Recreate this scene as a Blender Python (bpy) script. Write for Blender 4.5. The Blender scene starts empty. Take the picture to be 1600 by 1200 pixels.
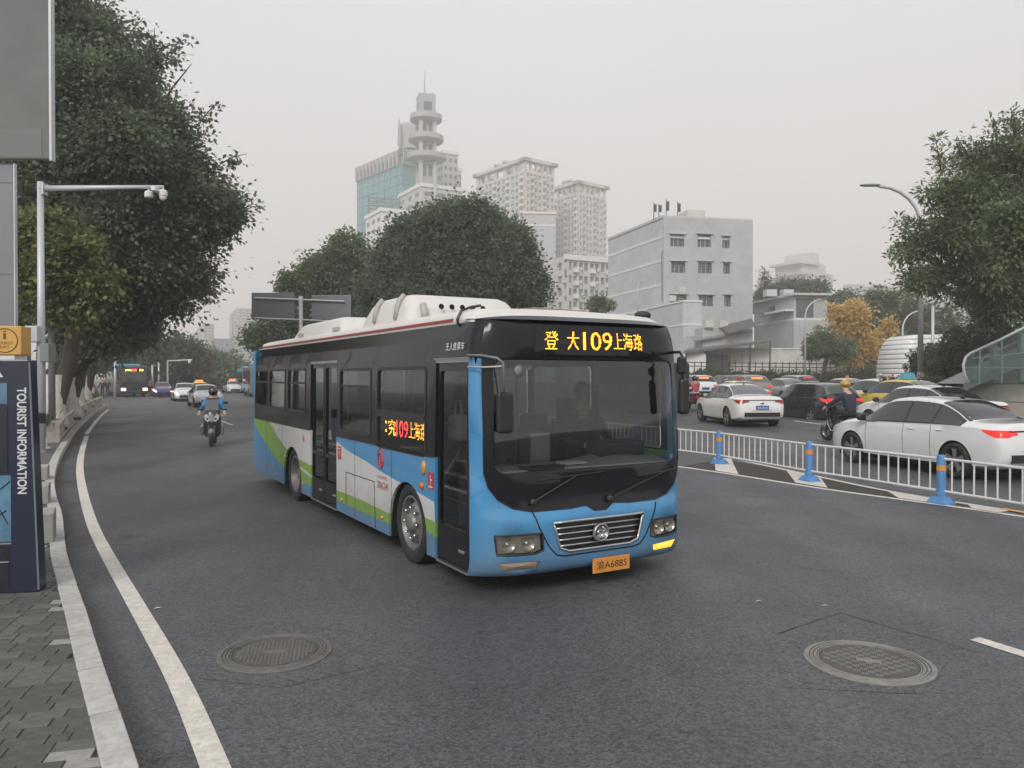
import bpy, bmesh, math, random
import numpy as np
from mathutils import Vector, Matrix, geometry as mgeo
R = math.radians
random.seed(7); rng = np.random.default_rng(11)
scene = bpy.context.scene
col = scene.collection
# ------------------------------------------------------------------ camera
CAM_H, FPX, HOR = 2.0, 1200.0, 588.0
PITCH = math.atan((600 - HOR) / FPX)
cd = bpy.data.cameras.new('camera'); cam = bpy.data.objects.new('camera', cd); col.objects.link(cam)
cam.location = (0, 0, CAM_H); cam.rotation_euler = (math.pi / 2 - PITCH, 0, 0)
cd.sensor_width = 36; cd.lens = FPX / 1600 * 36; cd.clip_start = 0.1; cd.clip_end = 6000
scene.camera = cam
# ------------------------------------------------------------------ overcast sky and veiled sun
SUN_EL, SUN_AZ = 34, 196          # azimuth clockwise from +Y (into the picture)
w = bpy.data.worlds.new('World'); scene.world = w; w.use_nodes = True
nt = w.node_tree; N = nt.nodes; LK = nt.links; N.clear()
out = N.new('ShaderNodeOutputWorld'); bg = N.new('ShaderNodeBackground'); bg.inputs[1].default_value = 0.1
sky = N.new('ShaderNodeTexSky'); sky.sky_type = 'NISHITA'; sky.sun_disc = False
sky.sun_elevation = R(SUN_EL); sky.sun_rotation = R(SUN_AZ); sky.dust_density = 6; sky.air_density = 1.0; sky.ozone_density = 1
tc = N.new('ShaderNodeTexCoord'); sep = N.new('ShaderNodeSeparateXYZ'); LK.new(tc.outputs['Generated'], sep.inputs[0])
ramp = N.new('ShaderNodeValToRGB'); LK.new(sep.outputs['Z'], ramp.inputs[0])
e = ramp.color_ramp.elements
e[0].position = 0.0; e[0].color = (0.67, 0.605, 0.56, 1)
e[1].position = 0.45; e[1].color = (0.61, 0.61, 0.63, 1)
m_ = e.new(0.2); m_.color = (0.612, 0.578, 0.555, 1)
m_ = e.new(0.32); m_.color = (0.605, 0.585, 0.58, 1)
nz = N.new('ShaderNodeTexNoise'); nz.inputs['Scale'].default_value = 1.6; nz.inputs['Detail'].default_value = 4
LK.new(tc.outputs['Generated'], nz.inputs[0])
mr = N.new('ShaderNodeMapRange'); mr.inputs[1].default_value = .3; mr.inputs[2].default_value = .7; mr.inputs[3].default_value = 9.75; mr.inputs[4].default_value = 10.4; LK.new(nz.outputs[0], mr.inputs[0])
vm = N.new('ShaderNodeVectorMath'); vm.operation = 'SCALE'; LK.new(ramp.outputs[0], vm.inputs[0]); LK.new(mr.outputs[0], vm.inputs['Scale'])
mx = N.new('ShaderNodeMixRGB'); mx.inputs[0].default_value = 0.93          # thick cloud deck over the clear sky
LK.new(sky.outputs[0], mx.inputs[1]); LK.new(vm.outputs[0], mx.inputs[2])
LK.new(mx.outputs[0], bg.inputs[0]); LK.new(bg.outputs[0], out.inputs[0])
sd = bpy.data.lights.new('sun', 'SUN'); sd.energy = 1.5; sd.angle = R(20); sd.color = (1, 0.97, 0.93)
so = bpy.data.objects.new('sun', sd); col.objects.link(so)
so.rotation_euler = (R(90 - SUN_EL), 0, R(180 - SUN_AZ)); so.location = (0, 0, 60)
scene.view_settings.view_transform = 'Standard'; scene.view_settings.look = 'None'
scene.view_settings.exposure = 0.46; scene.view_settings.gamma = 1
scene.render.engine = 'CYCLES'
cy = scene.cycles
cy.use_denoising = True; cy.max_bounces = 8; cy.diffuse_bounces = 3; cy.glossy_bounces = 3; cy.transparent_max_bounces = 16
cy.transmission_bounces = 4; cy.volume_bounces = 3; cy.caustics_reflective = False; cy.caustics_refractive = False
cy.volume_step_rate = 4; cy.volume_max_steps = 64

# ------------------------------------------------------------------ pixel helpers (directions only; distance from ground or given)
def ray(px, py):
    x = (px - 800) / FPX; z = -(py - 600) / FPX; c, s = math.cos(PITCH), math.sin(PITCH)
    return Vector((x, c + z * s, z * c - s))
def atz(px, py, z=0.0):
    r = ray(px, py); k = (z - CAM_H) / r.z; return Vector((r.x * k, r.y * k, z))
def atD(px, py, D):
    r = ray(px, py); k = D / r.y; return Vector((r.x * k, D, CAM_H + r.z * k))
FP, FN = Vector((6.75, 12.06)), Vector((0.937, 0.348))
def G(x, y):                       # carriageway beyond the guard rail climbs gently to the right
    s = (Vector((x, y)) - FP).dot(FN)
    return 0.03 * min(max(0, s - 0.6), 14)

# ------------------------------------------------------------------ materials
MATS = {}
def pm(name, color, rough=0.6, metal=0.0, var=0.0, vs=4.0, bump=0.0, bs=40.0, emit=None, es=0.0, coat=0.0, spec=0.5, dirt=0.0, grime=0.0, detail=4.0):
    if name in MATS: return MATS[name]
    m = bpy.data.materials.new(name); m.use_nodes = True; t = m.node_tree; n = t.nodes; l = t.links
    b = n['Principled BSDF']
    b.inputs['Base Color'].default_value = (*color, 1); b.inputs['Roughness'].default_value = rough
    b.inputs['Metallic'].default_value = metal; b.inputs['Specular IOR Level'].default_value = spec
    if coat: b.inputs['Coat Weight'].default_value = coat; b.inputs['Coat Roughness'].default_value = 0.06
    if emit: b.inputs['Emission Color'].default_value = (*emit, 1); b.inputs['Emission Strength'].default_value = es
    tcn = n.new('ShaderNodeTexCoord')
    if var or dirt:
        z = n.new('ShaderNodeTexNoise'); z.inputs['Scale'].default_value = vs; z.inputs['Detail'].default_value = detail; z.inputs['Roughness'].default_value = 0.65
        l.new(tcn.outputs['Object'], z.inputs[0])
        r = n.new('ShaderNodeMapRange'); r.inputs[1].default_value = 0.3; r.inputs[2].default_value = 0.7
        r.inputs[3].default_value = 1 - var; r.inputs[4].default_value = 1 + var; l.new(z.outputs[0], r.inputs[0])
        v = n.new('ShaderNodeVectorMath'); v.operation = 'SCALE'; v.inputs[0].default_value = color; l.new(r.outputs[0], v.inputs['Scale'])
        src = v.outputs[0]
        if dirt:
            z2 = n.new('ShaderNodeTexNoise'); z2.inputs['Scale'].default_value = vs * 2.7; z2.inputs['Detail'].default_value = 8; z2.inputs['Roughness'].default_value = 0.75
            l.new(tcn.outputs['Object'], z2.inputs[0])
            r2 = n.new('ShaderNodeMapRange'); r2.inputs[1].default_value = 0.45; r2.inputs[2].default_value = 0.75; r2.inputs[4].default_value = dirt; l.new(z2.outputs[0], r2.inputs[0])
            mxx = n.new('ShaderNodeMixRGB'); mxx.inputs[2].default_value = (0.12, 0.105, 0.085, 1); l.new(r2.outputs[0], mxx.inputs[0]); l.new(src, mxx.inputs[1]); src = mxx.outputs[0]
        l.new(src, b.inputs['Base Color'])
    if grime:                       # road film thrown up over the lower panels, broken up by noise
        sx = n.new('ShaderNodeSeparateXYZ'); l.new(tcn.outputs['Object'], sx.inputs[0])
        zg = n.new('ShaderNodeTexNoise'); zg.inputs['Scale'].default_value = 3.5; zg.inputs['Detail'].default_value = 8; zg.inputs['Roughness'].default_value = .7; l.new(tcn.outputs['Object'], zg.inputs[0])
        q1 = n.new('ShaderNodeMath'); q1.operation = 'MULTIPLY_ADD'; q1.inputs[1].default_value = -.9; q1.inputs[2].default_value = .45; l.new(zg.outputs[0], q1.inputs[0])
        q2 = n.new('ShaderNodeMath'); q2.operation = 'ADD'; l.new(sx.outputs['Z'], q2.inputs[0]); l.new(q1.outputs[0], q2.inputs[1])
        q3 = n.new('ShaderNodeMapRange'); q3.inputs[1].default_value = .15; q3.inputs[2].default_value = .75; q3.inputs[3].default_value = grime; q3.inputs[4].default_value = grime * .08; l.new(q2.outputs[0], q3.inputs[0])
        mg = n.new('ShaderNodeMixRGB'); mg.inputs[2].default_value = (.13, .115, .095, 1); l.new(q3.outputs[0], mg.inputs[0]); mg.inputs[1].default_value = (*color, 1)
        if b.inputs['Base Color'].links: l.new(b.inputs['Base Color'].links[0].from_socket, mg.inputs[1])
        l.new(mg.outputs[0], b.inputs['Base Color'])
        rg = n.new('ShaderNodeMapRange'); rg.inputs[3].default_value = rough; rg.inputs[4].default_value = .8; l.new(q3.outputs[0], rg.inputs[0]); l.new(rg.outputs[0], b.inputs['Roughness'])
    if bump:
        z = n.new('ShaderNodeTexNoise'); z.inputs['Scale'].default_value = bs; z.inputs['Detail'].default_value = 6; l.new(tcn.outputs['Object'], z.inputs[0])
        bp = n.new('ShaderNodeBump'); bp.inputs['Strength'].default_value = bump; bp.inputs['Distance'].default_value = 0.02
        l.new(z.outputs[0], bp.inputs['Height']); l.new(bp.outputs[0], b.inputs['Normal'])
    MATS[name] = m; return m
def glassmat(name, tint, refl=1.0, rough=0.02):
    m = bpy.data.materials.new(name); m.use_nodes = True; t = m.node_tree; n = t.nodes; l = t.links; n.clear()
    o = n.new('ShaderNodeOutputMaterial'); tr = n.new('ShaderNodeBsdfTransparent'); tr.inputs[0].default_value = (*tint, 1)
    g = n.new('ShaderNodeBsdfGlossy'); g.inputs['Roughness'].default_value = rough; g.inputs[0].default_value = (0.9, 0.95, 0.97, 1)
    fr = n.new('ShaderNodeLayerWeight'); fr.inputs[0].default_value = .5
    pw = n.new('ShaderNodeMath'); pw.operation = 'POWER'; pw.inputs[1].default_value = 4.5; l.new(fr.outputs['Facing'], pw.inputs[0])
    mu = n.new('ShaderNodeMath'); mu.operation = 'MULTIPLY_ADD'; mu.inputs[1].default_value = .85 * refl; mu.inputs[2].default_value = .045 * refl; mu.use_clamp = True; l.new(pw.outputs[0], mu.inputs[0])
    mi = n.new('ShaderNodeMixShader'); l.new(mu.outputs[0], mi.inputs[0]); l.new(tr.outputs[0], mi.inputs[1]); l.new(g.outputs[0], mi.inputs[2]); l.new(mi.outputs[0], o.inputs[0])
    MATS[name] = m; return m
def asphaltmat(name, base, specks, tint=(1, 1, 1.02)):
    m = bpy.data.materials.new(name); m.use_nodes = True; t = m.node_tree; n = t.nodes; l = t.links; b = n['Principled BSDF']
    c = n.new('ShaderNodeTexCoord')
    def noise(s, d, r=0.6):
        z = n.new('ShaderNodeTexNoise'); z.inputs['Scale'].default_value = s; z.inputs['Detail'].default_value = d; z.inputs['Roughness'].default_value = r; l.new(c.outputs['Object'], z.inputs[0]); return z
    def mr_(i, a, b_, c_, d_):
        r = n.new('ShaderNodeMapRange'); l.new(i, r.inputs[0]); [setattr(r.inputs[k + 1], 'default_value', q) for k, q in enumerate((a, b_, c_, d_))]; return r.outputs[0]
    def mul(a, b_):
        q = n.new('ShaderNodeMath'); q.operation = 'MULTIPLY'; l.new(a, q.inputs[0]); l.new(b_, q.inputs[1]); return q.outputs[0]
    # stone chips at two sizes, patches, and long wheel tracks along the street
    vo = n.new('ShaderNodeTexVoronoi'); vo.inputs['Scale'].default_value = 62; l.new(c.outputs['Object'], vo.inputs[0])
    sp = n.new('ShaderNodeSeparateColor'); l.new(vo.outputs['Color'], sp.inputs[0])
    chips = mr_(sp.outputs[0], 0, 1, 1 - specks, 1 + specks)
    fine = mr_(noise(150, 2).outputs[0], .3, .7, .72, 1.28)
    patch = mr_(noise(.45, 5).outputs[0], .3, .7, .82, 1.15)
    mp = n.new('ShaderNodeMapping'); mp.inputs['Rotation'].default_value = (0, 0, R(-30)); mp.inputs['Scale'].default_value = (.75, 0.02, 1); l.new(c.outputs['Object'], mp.inputs[0])
    zz = n.new('ShaderNodeTexNoise'); zz.inputs['Scale'].default_value = 1; zz.inputs['Detail'].default_value = 3; l.new(mp.outputs[0], zz.inputs[0])
    track = mr_(zz.outputs[0], .38, .62, .80, 1.10)
    st = noise(.9, 7, .7); stain = mr_(st.outputs[0], .60, .70, 1.0, .62)
    f = mul(mul(mul(chips, fine), mul(patch, track)), stain)
    v = n.new('ShaderNodeVectorMath'); v.operation = 'SCALE'; v.inputs[0].default_value = [base * q for q in tint]; l.new(f, v.inputs['Scale'])
    l.new(v.outputs[0], b.inputs['Base Color'])
    b.inputs['Specular IOR Level'].default_value = 0.4
    l.new(mr_(noise(.8, 3).outputs[0], .3, .7, .50, .68), b.inputs['Roughness'])
    bp = n.new('ShaderNodeBump'); bp.inputs['Strength'].default_value = 0.45; bp.inputs['Distance'].default_value = 0.01
    l.new(vo.outputs['Distance'], bp.inputs['Height']); l.new(bp.outputs[0], b.inputs['Normal'])
    MATS[name] = m; return m

# ------------------------------------------------------------------ mesh builder
def xf(loc=(0, 0, 0), rz=0, rx=0, ry=0, s=1):
    return Matrix.Translation(loc) @ Matrix.Rotation(rz, 4, 'Z') @ Matrix.Rotation(ry, 4, 'Y') @ Matrix.Rotation(rx, 4, 'X') @ Matrix.Scale(s, 4)
class MB:
    def __init__(s): s.v = []; s.f = []; s.mi = []; s.M = Matrix.Identity(4); s.k = 0
    def add(s, vs, fs, mi=None):
        o = len(s.v); M = s.M; s.v += [tuple(M @ Vector(p)) for p in vs]; s.f += [tuple(i + o for i in f) for f in fs]; s.mi += [s.k if mi is None else mi] * len(fs); return s
    def box(s, a, b, mi=None):
        (x0, y0, z0), (x1, y1, z1) = a, b
        return s.add([(x0, y0, z0), (x1, y0, z0), (x1, y1, z0), (x0, y1, z0), (x0, y0, z1), (x1, y0, z1), (x1, y1, z1), (x0, y1, z1)],
                     [(3, 2, 1, 0), (4, 5, 6, 7), (0, 1, 5, 4), (1, 2, 6, 5), (2, 3, 7, 6), (3, 0, 4, 7)], mi)
    def tube(s, pts, r, n=8, cap=True, mi=None, closed=False):
        pts = [Vector(p) for p in pts]; rs = r if isinstance(r, (list, tuple)) else [r] * len(pts)
        vs = []; fs = []; up = None
        for i, p in enumerate(pts):
            if closed: d = (pts[(i + 1) % len(pts)] - pts[i - 1])
            else: d = (pts[min(i + 1, len(pts) - 1)] - pts[max(i - 1, 0)])
            d.normalize()
            if up is None: up = Vector((0, 0, 1)) if abs(d.z) < .9 else Vector((1, 0, 0))
            a = d.cross(up); a.normalize(); b = a.cross(d); b.normalize(); up = b
            for k in range(n):
                t = 2 * math.pi * k / n; vs.append(p + a * math.cos(t) * rs[i] + b * math.sin(t) * rs[i])
        m = len(pts)
        for i in range(m if closed else m - 1):
            for k in range(n):
                j = (i + 1) % m; fs.append((i * n + k, i * n + (k + 1) % n, j * n + (k + 1) % n, j * n + k))
        if cap and not closed: fs += [tuple(range(n - 1, -1, -1)), tuple((m - 1) * n + k for k in range(n))]
        return s.add(vs, fs, mi)
    def lathe(s, prof, n=24, axis='Z', mi=None, cap=False):
        vs = []; fs = []
        for (r, z) in prof:
            for k in range(n):
                t = 2 * math.pi * k / n; c, q = r * math.cos(t), r * math.sin(t)
                vs.append((c, q, z) if axis == 'Z' else ((z, c, q) if axis == 'X' else (q, z, c)))
        for i in range(len(prof) - 1):
            for k in range(n): fs.append((i * n + k, i * n + (k + 1) % n, (i + 1) * n + (k + 1) % n, (i + 1) * n + k))
        if cap: fs += [tuple(range(n - 1, -1, -1)), tuple((len(prof) - 1) * n + k for k in range(n))]
        return s.add(vs, fs, mi)
    def prism(s, poly, h0, h1, fn=None, mi=None):     # poly in (a,b); fn(a,b,h)->xyz
        fn = fn or (lambda a, b, h: (a, b, h)); n = len(poly)
        vs = [fn(a, b, h0) for a, b in poly] + [fn(a, b, h1) for a, b in poly]
        return s.add(vs, [tuple(range(n - 1, -1, -1)), tuple(range(n, 2 * n))] + [(i, (i + 1) % n, n + (i + 1) % n, n + i) for i in range(n)], mi)
    def ell(s, c, r, nu=12, nv=8, mi=None, p=1.0):
        vs = []; fs = []; c = Vector(c)
        sg = lambda v: math.copysign(abs(v) ** p, v)
        for j in range(nv + 1):
            th = math.pi * j / nv
            for i in range(nu):
                ph = 2 * math.pi * i / nu
                vs.append((c.x + r[0] * sg(math.sin(th)) * sg(math.cos(ph)), c.y + r[1] * sg(math.sin(th)) * sg(math.sin(ph)), c.z + r[2] * sg(math.cos(th))))
        for j in range(nv):
            for i in range(nu): fs.append((j * nu + i, (j + 1) * nu + i, (j + 1) * nu + (i + 1) % nu, j * nu + (i + 1) % nu))
        return s.add(vs, fs, mi)
    def build(s, name, mat, parent=None, smooth=False, bevel=0, seg=2, weld=False):
        me = bpy.data.meshes.new(name); me.from_pydata(s.v, [], s.f)
        mats = mat if isinstance(mat, (list, tuple)) else [mat]
        for q in mats: me.materials.append(q)
        if len(mats) > 1: me.polygons.foreach_set('material_index', s.mi)
        if weld or bevel:
            bm = bmesh.new(); bm.from_mesh(me); bmesh.ops.remove_doubles(bm, verts=bm.verts, dist=1e-4); bmesh.ops.recalc_face_normals(bm, faces=bm.faces); bm.to_mesh(me); bm.free()
        if smooth: me.shade_smooth() if hasattr(me, 'shade_smooth') else me.polygons.foreach_set('use_smooth', [True] * len(me.polygons))
        me.update(); return link(name, me, parent, bevel, seg)
def link(name, me, parent=None, bevel=0, seg=2):
    o = bpy.data.objects.new(name, me); col.objects.link(o)
    if parent is not None: o.parent = parent
    if bevel:
        b = o.modifiers.new('b', 'BEVEL'); b.width = bevel; b.segments = seg; b.limit_method = 'ANGLE'; b.angle_limit = R(40)
    return o
def autosmooth(o, ang=40):
    me = o.data; me.polygons.foreach_set('use_smooth', [True] * len(me.polygons))
    try: me.set_sharp_from_angle(angle=R(ang))
    except Exception: pass
    return o
def tag(o, label=None, cat=None, group=None, kind=None):
    if label: o['label'] = label
    if cat: o['category'] = cat
    if group: o['group'] = group
    if kind: o['kind'] = kind
    return o
def thing(name, label, cat, loc=(0, 0, 0), rz=0, group=None):
    o = bpy.data.objects.new(name, None); col.objects.link(o); o.location = loc; o.rotation_euler = (0, 0, rz); o.empty_display_size = .2
    return tag(o, label, cat, group)
def copy_tree(o, parent=None):
    c = o.copy(); col.objects.link(c)
    if parent is not None: c.parent = parent
    for ch in o.children: copy_tree(ch, c)
    return c
def boxo(name, a, b, mat, parent=None, bevel=0, seg=2): return MB().box(a, b).build(name, mat, parent, bevel=bevel, seg=seg)
def inpoly(x, y, P):
    r = False; j = len(P) - 1
    for i in range(len(P)):
        xi, yi = P[i]; xj, yj = P[j]
        if (yi > y) != (yj > y) and x < (xj - xi) * (y - yi) / (yj - yi) + xi: r = not r
        j = i
    return r
def rrect(x0, y0, x1, y1, r, n=4):
    o = []
    for cx, cy, a in ((x1 - r, y1 - r, 0), (x0 + r, y1 - r, 90), (x0 + r, y0 + r, 180), (x1 - r, y0 + r, 270)):
        for k in range(n + 1): t = R(a + 90 * k / n); o.append((cx + r * math.cos(t), cy + r * math.sin(t)))
    return o
def surf(name, outer, holes=(), lines=(), classify=None, fn=None, mats=None, parent=None, grid=None, thick=0, smooth=False):
    """flat region with holes and colour borders, meshed by constrained Delaunay and mapped by fn(a,b)->xyz"""
    V = []; E = []
    def loop(P, closed=True):
        o = len(V); V.extend(Vector(p) for p in P); n = len(P)
        for i in range(n if closed else n - 1): E.append((o + i, o + (i + 1) % n))
    loop(outer)
    for h_ in holes: loop(h_)
    for q in lines: loop(q, False)
    if grid:
        for a in grid[0]:
            for b in grid[1]:
                if inpoly(a, b, outer): V.append(Vector((a, b)))
    r = mgeo.delaunay_2d_cdt(V, E, [], 0, 1e-5)
    vs, fs = r[0], r[2]; F = []; MI = []
    for f in fs:
        cx = sum(vs[i][0] for i in f) / len(f); cy_ = sum(vs[i][1] for i in f) / len(f)
        if not inpoly(cx, cy_, outer) or any(inpoly(cx, cy_, h_) for h_ in holes): continue
        k = classify(cx, cy_) if classify else 0
        if k is None: continue
        F.append(tuple(f)); MI.append(k)
    mb = MB(); fn = fn or (lambda a, b: (a, b, 0)); mb.v = [tuple(fn(p[0], p[1])) for p in vs]; mb.f = F; mb.mi = MI
    o = mb.build(name, mats, parent, smooth=smooth)
    bm = bmesh.new(); bm.from_mesh(o.data); bmesh.ops.delete(bm, geom=[q for q in bm.verts if not q.link_faces], context='VERTS'); bmesh.ops.recalc_face_normals(bm, faces=bm.faces); bm.to_mesh(o.data); bm.free()
    if thick:
        so_ = o.modifiers.new('s', 'SOLIDIFY'); so_.thickness = thick; so_.offset = -1
    return o
def interp(x, pts):
    pts = sorted(pts)
    if x <= pts[0][0]: return pts[0][1]
    for (a, b), (c, d) in zip(pts, pts[1:]):
        if x <= c: return b + (d - b) * (x - a) / (c - a)
    return pts[-1][1]
_tc = {}; BOLD = ('TOURIST INFORMATION',)
def textmesh(s, size=1.0):
    if s not in _tc:
        c = bpy.data.curves.new('t', 'FONT'); c.body = s; c.size = 1; c.offset = .022 if s in BOLD else 0; o = bpy.data.objects.new('t', c); col.objects.link(o)
        me = bpy.data.meshes.new_from_object(o.evaluated_get(bpy.context.evaluated_depsgraph_get())); bpy.data.objects.remove(o)
        V = np.array([v.co[:2] for v in me.vertices]); F = [tuple(p.vertices) for p in me.polygons]; bpy.data.meshes.remove(me); V -= V.min(0); _tc[s] = (V, F)
    V, F = _tc[s]; return V * size, F
def lettering(name, s, mat, parent, fn, w=None, h=None):
    """flat print: text stretched to w x h and mapped by fn(a,b)->xyz"""
    V, F = textmesh(s); V = V.copy(); mxv = V.max(0)
    if h: k = h / mxv[1]; V[:, 1] *= k; V[:, 0] *= (w / mxv[0] if w else k)
    elif w: V *= w / mxv[0]
    mb = MB(); mb.v = [tuple(fn(a, b)) for a, b in V]; mb.f = F; mb.mi = [0] * len(F)
    return mb.build(name, mat, parent)
def dots(s, rows, cols):
    V, F = textmesh(s); mxv = V.max(0); res = []
    T = []
    for f in F:
        for i in range(1, len(f) - 1): T.append((V[f[0]], V[f[i]], V[f[i + 1]]))
    for r_ in range(rows):
        for c_ in range(cols):
            x = (c_ + .5) / cols * mxv[0]; y = (r_ + .5) / rows * mxv[1]
            for a, b, c in T:
                d1 = (x - b[0]) * (a[1] - b[1]) - (a[0] - b[0]) * (y - b[1]); d2 = (x - c[0]) * (b[1] - c[1]) - (b[0] - c[0]) * (y - c[1]); d3 = (x - a[0]) * (c[1] - a[1]) - (c[0] - a[0]) * (y - a[1])
                if not ((d1 < 0 or d2 < 0 or d3 < 0) and (d1 > 0 or d2 > 0 or d3 > 0)): res.append(((c_ + .5) / cols, (r_ + .5) / rows)); break
    return res
asphaltmat('asphalt', 0.090, 0.40, (.95, 1.0, 1.08))
pm('paint_white', (.64, .61, .55), .7, var=.14, vs=9, bump=.15, bs=120, dirt=.42)
pm('paint_yellow', (.62, .36, .08), .7, var=.12, vs=9)
pm('concrete', (.33, .32, .30), .85, var=.14, vs=3, bump=.2, bs=60, dirt=.3)
pm('kerbstone', (.47, .46, .44), .8, var=.14, vs=5, bump=.2, bs=90, dirt=.5)
pm('soil', (.06, .05, .035), .95, var=.4, vs=3, bump=.6, bs=20)
pm('chrome', (.72, .72, .72), .16, 1.0); pm('steel', (.42, .43, .44), .35, .9, var=.1); pm('alu', (.6, .6, .6), .3, .9, var=.08, vs=8)
pm('rubber', (.022, .022, .024), .75, var=.25, vs=6, bump=.1); pm('blackplastic', (.02, .02, .022), .45); pm('darkmetal', (.06, .06, .065), .5, .3)
pm('galv', (.5, .52, .54), .45, .3, var=.08, vs=3, dirt=.12); pm('galvdark', (.2, .215, .225), .5, .2, var=.1, vs=3)
pm('black', (.006, .006, .006), .9)
# ================================================================== ground, road, kerb, pavement
def sheet(name, poly, z, mat, zf=None):
    mb = MB(); mb.add([(x, y, zf(x, y) if zf else z) for x, y in poly], [tuple(range(len(poly)))])
    return mb.build(name, mat)
g = MB(); g.add([(-740, -60, -.06), (740, -60, -.06), (740, 940, -.06), (-740, 940, -.06)], [(0, 1, 2, 3)])
tag(g.build('ground', pm('earth', (.13, .12, .10), .95, var=.25, vs=.05)), kind='structure')
# the carriageway: flat part and, beyond the guard rail, the part that climbs to the right
fd = Vector((-FN.y, FN.x))
def fl(s, t): p = FP + FN * s + fd * t; return (p.x, p.y)
mb = MB()
A = [fl(.6, -24), fl(.6, 330)]
mb.add([(-260, -20, 0), (A[0][0], A[0][1], 0), (A[1][0], A[1][1], 0), (-260, 330, 0)], [(0, 1, 2, 3)])
b0, b1 = fl(14.6, -24), fl(14.6, 330); c0, c1 = fl(60, -24), fl(60, 330)
mb.add([(*A[0], 0), (*b0, .42), (*b1, .42), (*A[1], 0)], [(0, 1, 2, 3)])
mb.add([(*b0, .42), (*c0, .42), (*c1, .42), (*b1, .42)], [(0, 1, 2, 3)])
tag(mb.build('road', MATS['asphalt'], weld=True), kind='structure')
# left pavement and kerb
KERB = [(.9, -.2), (-.45, 1.62), (-1.78, 3.65), (-1.97, 3.94), (-2.38, 4.56), (-2.8, 5.19), (-3.24, 5.87), (-3.63, 6.47), (-4.1, 7.17), (-4.53, 7.83), (-5.02, 8.6), (-6.15, 10.5), (-7.2, 12.1), (-8.6, 14.4), (-10.4, 17.6), (-12.1, 20.8), (-15.9, 28.0), (-19.6, 35.5), (-23.3, 43.1), (-26.5, 50.5), (-30.5, 55), (-40, 60), (-90, 70)]
def resample(P, step):
    P = [Vector(p) for p in P]; o = [P[0].copy()]; acc = 0
    for a, b in zip(P, P[1:]):
        L = (b - a).length; d = step - acc
        while d <= L: o.append(a + (b - a) * (d / L)); d += step
        acc = L - (d - step)
    return o
def smoothline(P, it=2):
    P = [Vector(p) for p in P]
    for _ in range(it):
        q = [P[0]]
        for a, b in zip(P, P[1:]): q += [a * .75 + b * .25, a * .25 + b * .75]
        P = q + [P[-1]]
    return P
KS = smoothline(KERB, 2)
def offs(P, d):
    o = []
    for i, p in enumerate(P):
        t = (P[min(i + 1, len(P) - 1)] - P[max(i - 1, 0)]).normalized(); o.append(p + Vector((-t.y, t.x)) * d)
    return o
KI = offs(KS, .15)
SW = .125
mb = MB(); poly = [(p.x, p.y) for p in KI] + [(-120, 70), (-120, -8), (KI[0].x + 1.5, -8)]
tri = mgeo.tessellate_polygon([[Vector((x, y, 0)) for x, y in poly]])
mb.add([(x, y, SW - .014) for x, y in poly], [tuple(t) for t in tri])
pav = tag(mb.build('pavement', pm('mortar', (.035, .033, .03), .95, var=.3, vs=8)), kind='structure')
# far pavement surface beyond the built bricks
mb = MB(); poly2 = [(p.x, p.y) for p in KI if p.y > 9.5]; poly2 = poly2 + [(-120, 70), (-120, 9.5)]
tri = mgeo.tessellate_polygon([[Vector((x, y, 0)) for x, y in poly2]])
mb.add([(x, y, SW - .004) for x, y in poly2], [tuple(t) for t in tri]); mb.build('paving_surface', pm('farpave', (.11, .105, .10), .9, var=.25, vs=5, bump=.2), pav)
# kerb stones, one by one
mb = MB(); n = len(KS); ko = offs(KS, .02)
mb.add([(p.x, p.y, .06) for p in ko] + [(p.x, p.y, .06) for p in KI], [(i, i + 1, n + i + 1, n + i) for i in range(n - 1)])
kerb = tag(mb.build('kerb', MATS['mortar']), kind='structure')
ks = resample(KS, .78)
for i, (a, b) in enumerate(zip(ks, ks[1:])):
    if a.y > 52 or a.y < 2: continue
    d = (b - a); L = d.length; d.normalize(); nrm = Vector((-d.y, d.x)); e_ = d * .013
    dz = random.uniform(-.004, .004); j = nrm * random.uniform(-.002, .002)
    mb = MB(); p = [a + e_ + j, b - e_ + j, b - e_ + nrm * .15 + j, a + e_ + nrm * .15 + j]
    mb.add([(q.x, q.y, -.05) for q in p] + [(q.x, q.y, SW + .012 + dz * .5) for q in p], [(0, 1, 5, 4), (1, 2, 6, 5), (2, 3, 7, 6), (3, 0, 4, 7), (4, 5, 6, 7)])
    mb.build('kerb_stone', MATS['kerbstone'], kerb, bevel=.008 if a.y < 14 else 0)
# pavement bricks: rows laid across the pavement
bm_ = [pm('brick_dark', (.085, .083, .075), .88, var=.25, vs=14, bump=.3, bs=70), pm('brick_grey', (.115, .112, .10), .88, var=.25, vs=14, bump=.3, bs=70), pm('brick_moss', (.088, .089, .074), .9, var=.3, vs=14, bump=.3, bs=70), pm('brick_pale', (.28, .27, .25), .85, var=.2, vs=14, bump=.3, bs=70)]
brk = []
for (L, W_) in ((.215, .107), (.107, .107)):
    for k in range(4):
        mb = MB(); a, b, c = L / 2 - .0025, W_ / 2 - .0025, .004
        mb.add([(-a, -b, -.04), (a, -b, -.04), (a, b, -.04), (-a, b, -.04), (-a, -b, -c), (a, -b, -c), (a, b, -c), (-a, b, -c), (-a + c, -b + c, 0), (a - c, -b + c, 0), (a - c, b - c, 0), (-a + c, b - c, 0)],
               [(0, 1, 5, 4), (1, 2, 6, 5), (2, 3, 7, 6), (3, 0, 4, 7), (4, 5, 9, 8), (5, 6, 10, 9), (6, 7, 11, 10), (7, 4, 8, 11), (8, 9, 10, 11)])
        me = bpy.data.meshes.new('brick'); me.from_pydata(mb.v, [], mb.f); me.materials.append(bm_[k]); brk.append(me)
KIp = [(p.x, p.y) for p in KI] + [(-60, 70), (-60, -8), (3, -8)]
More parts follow.
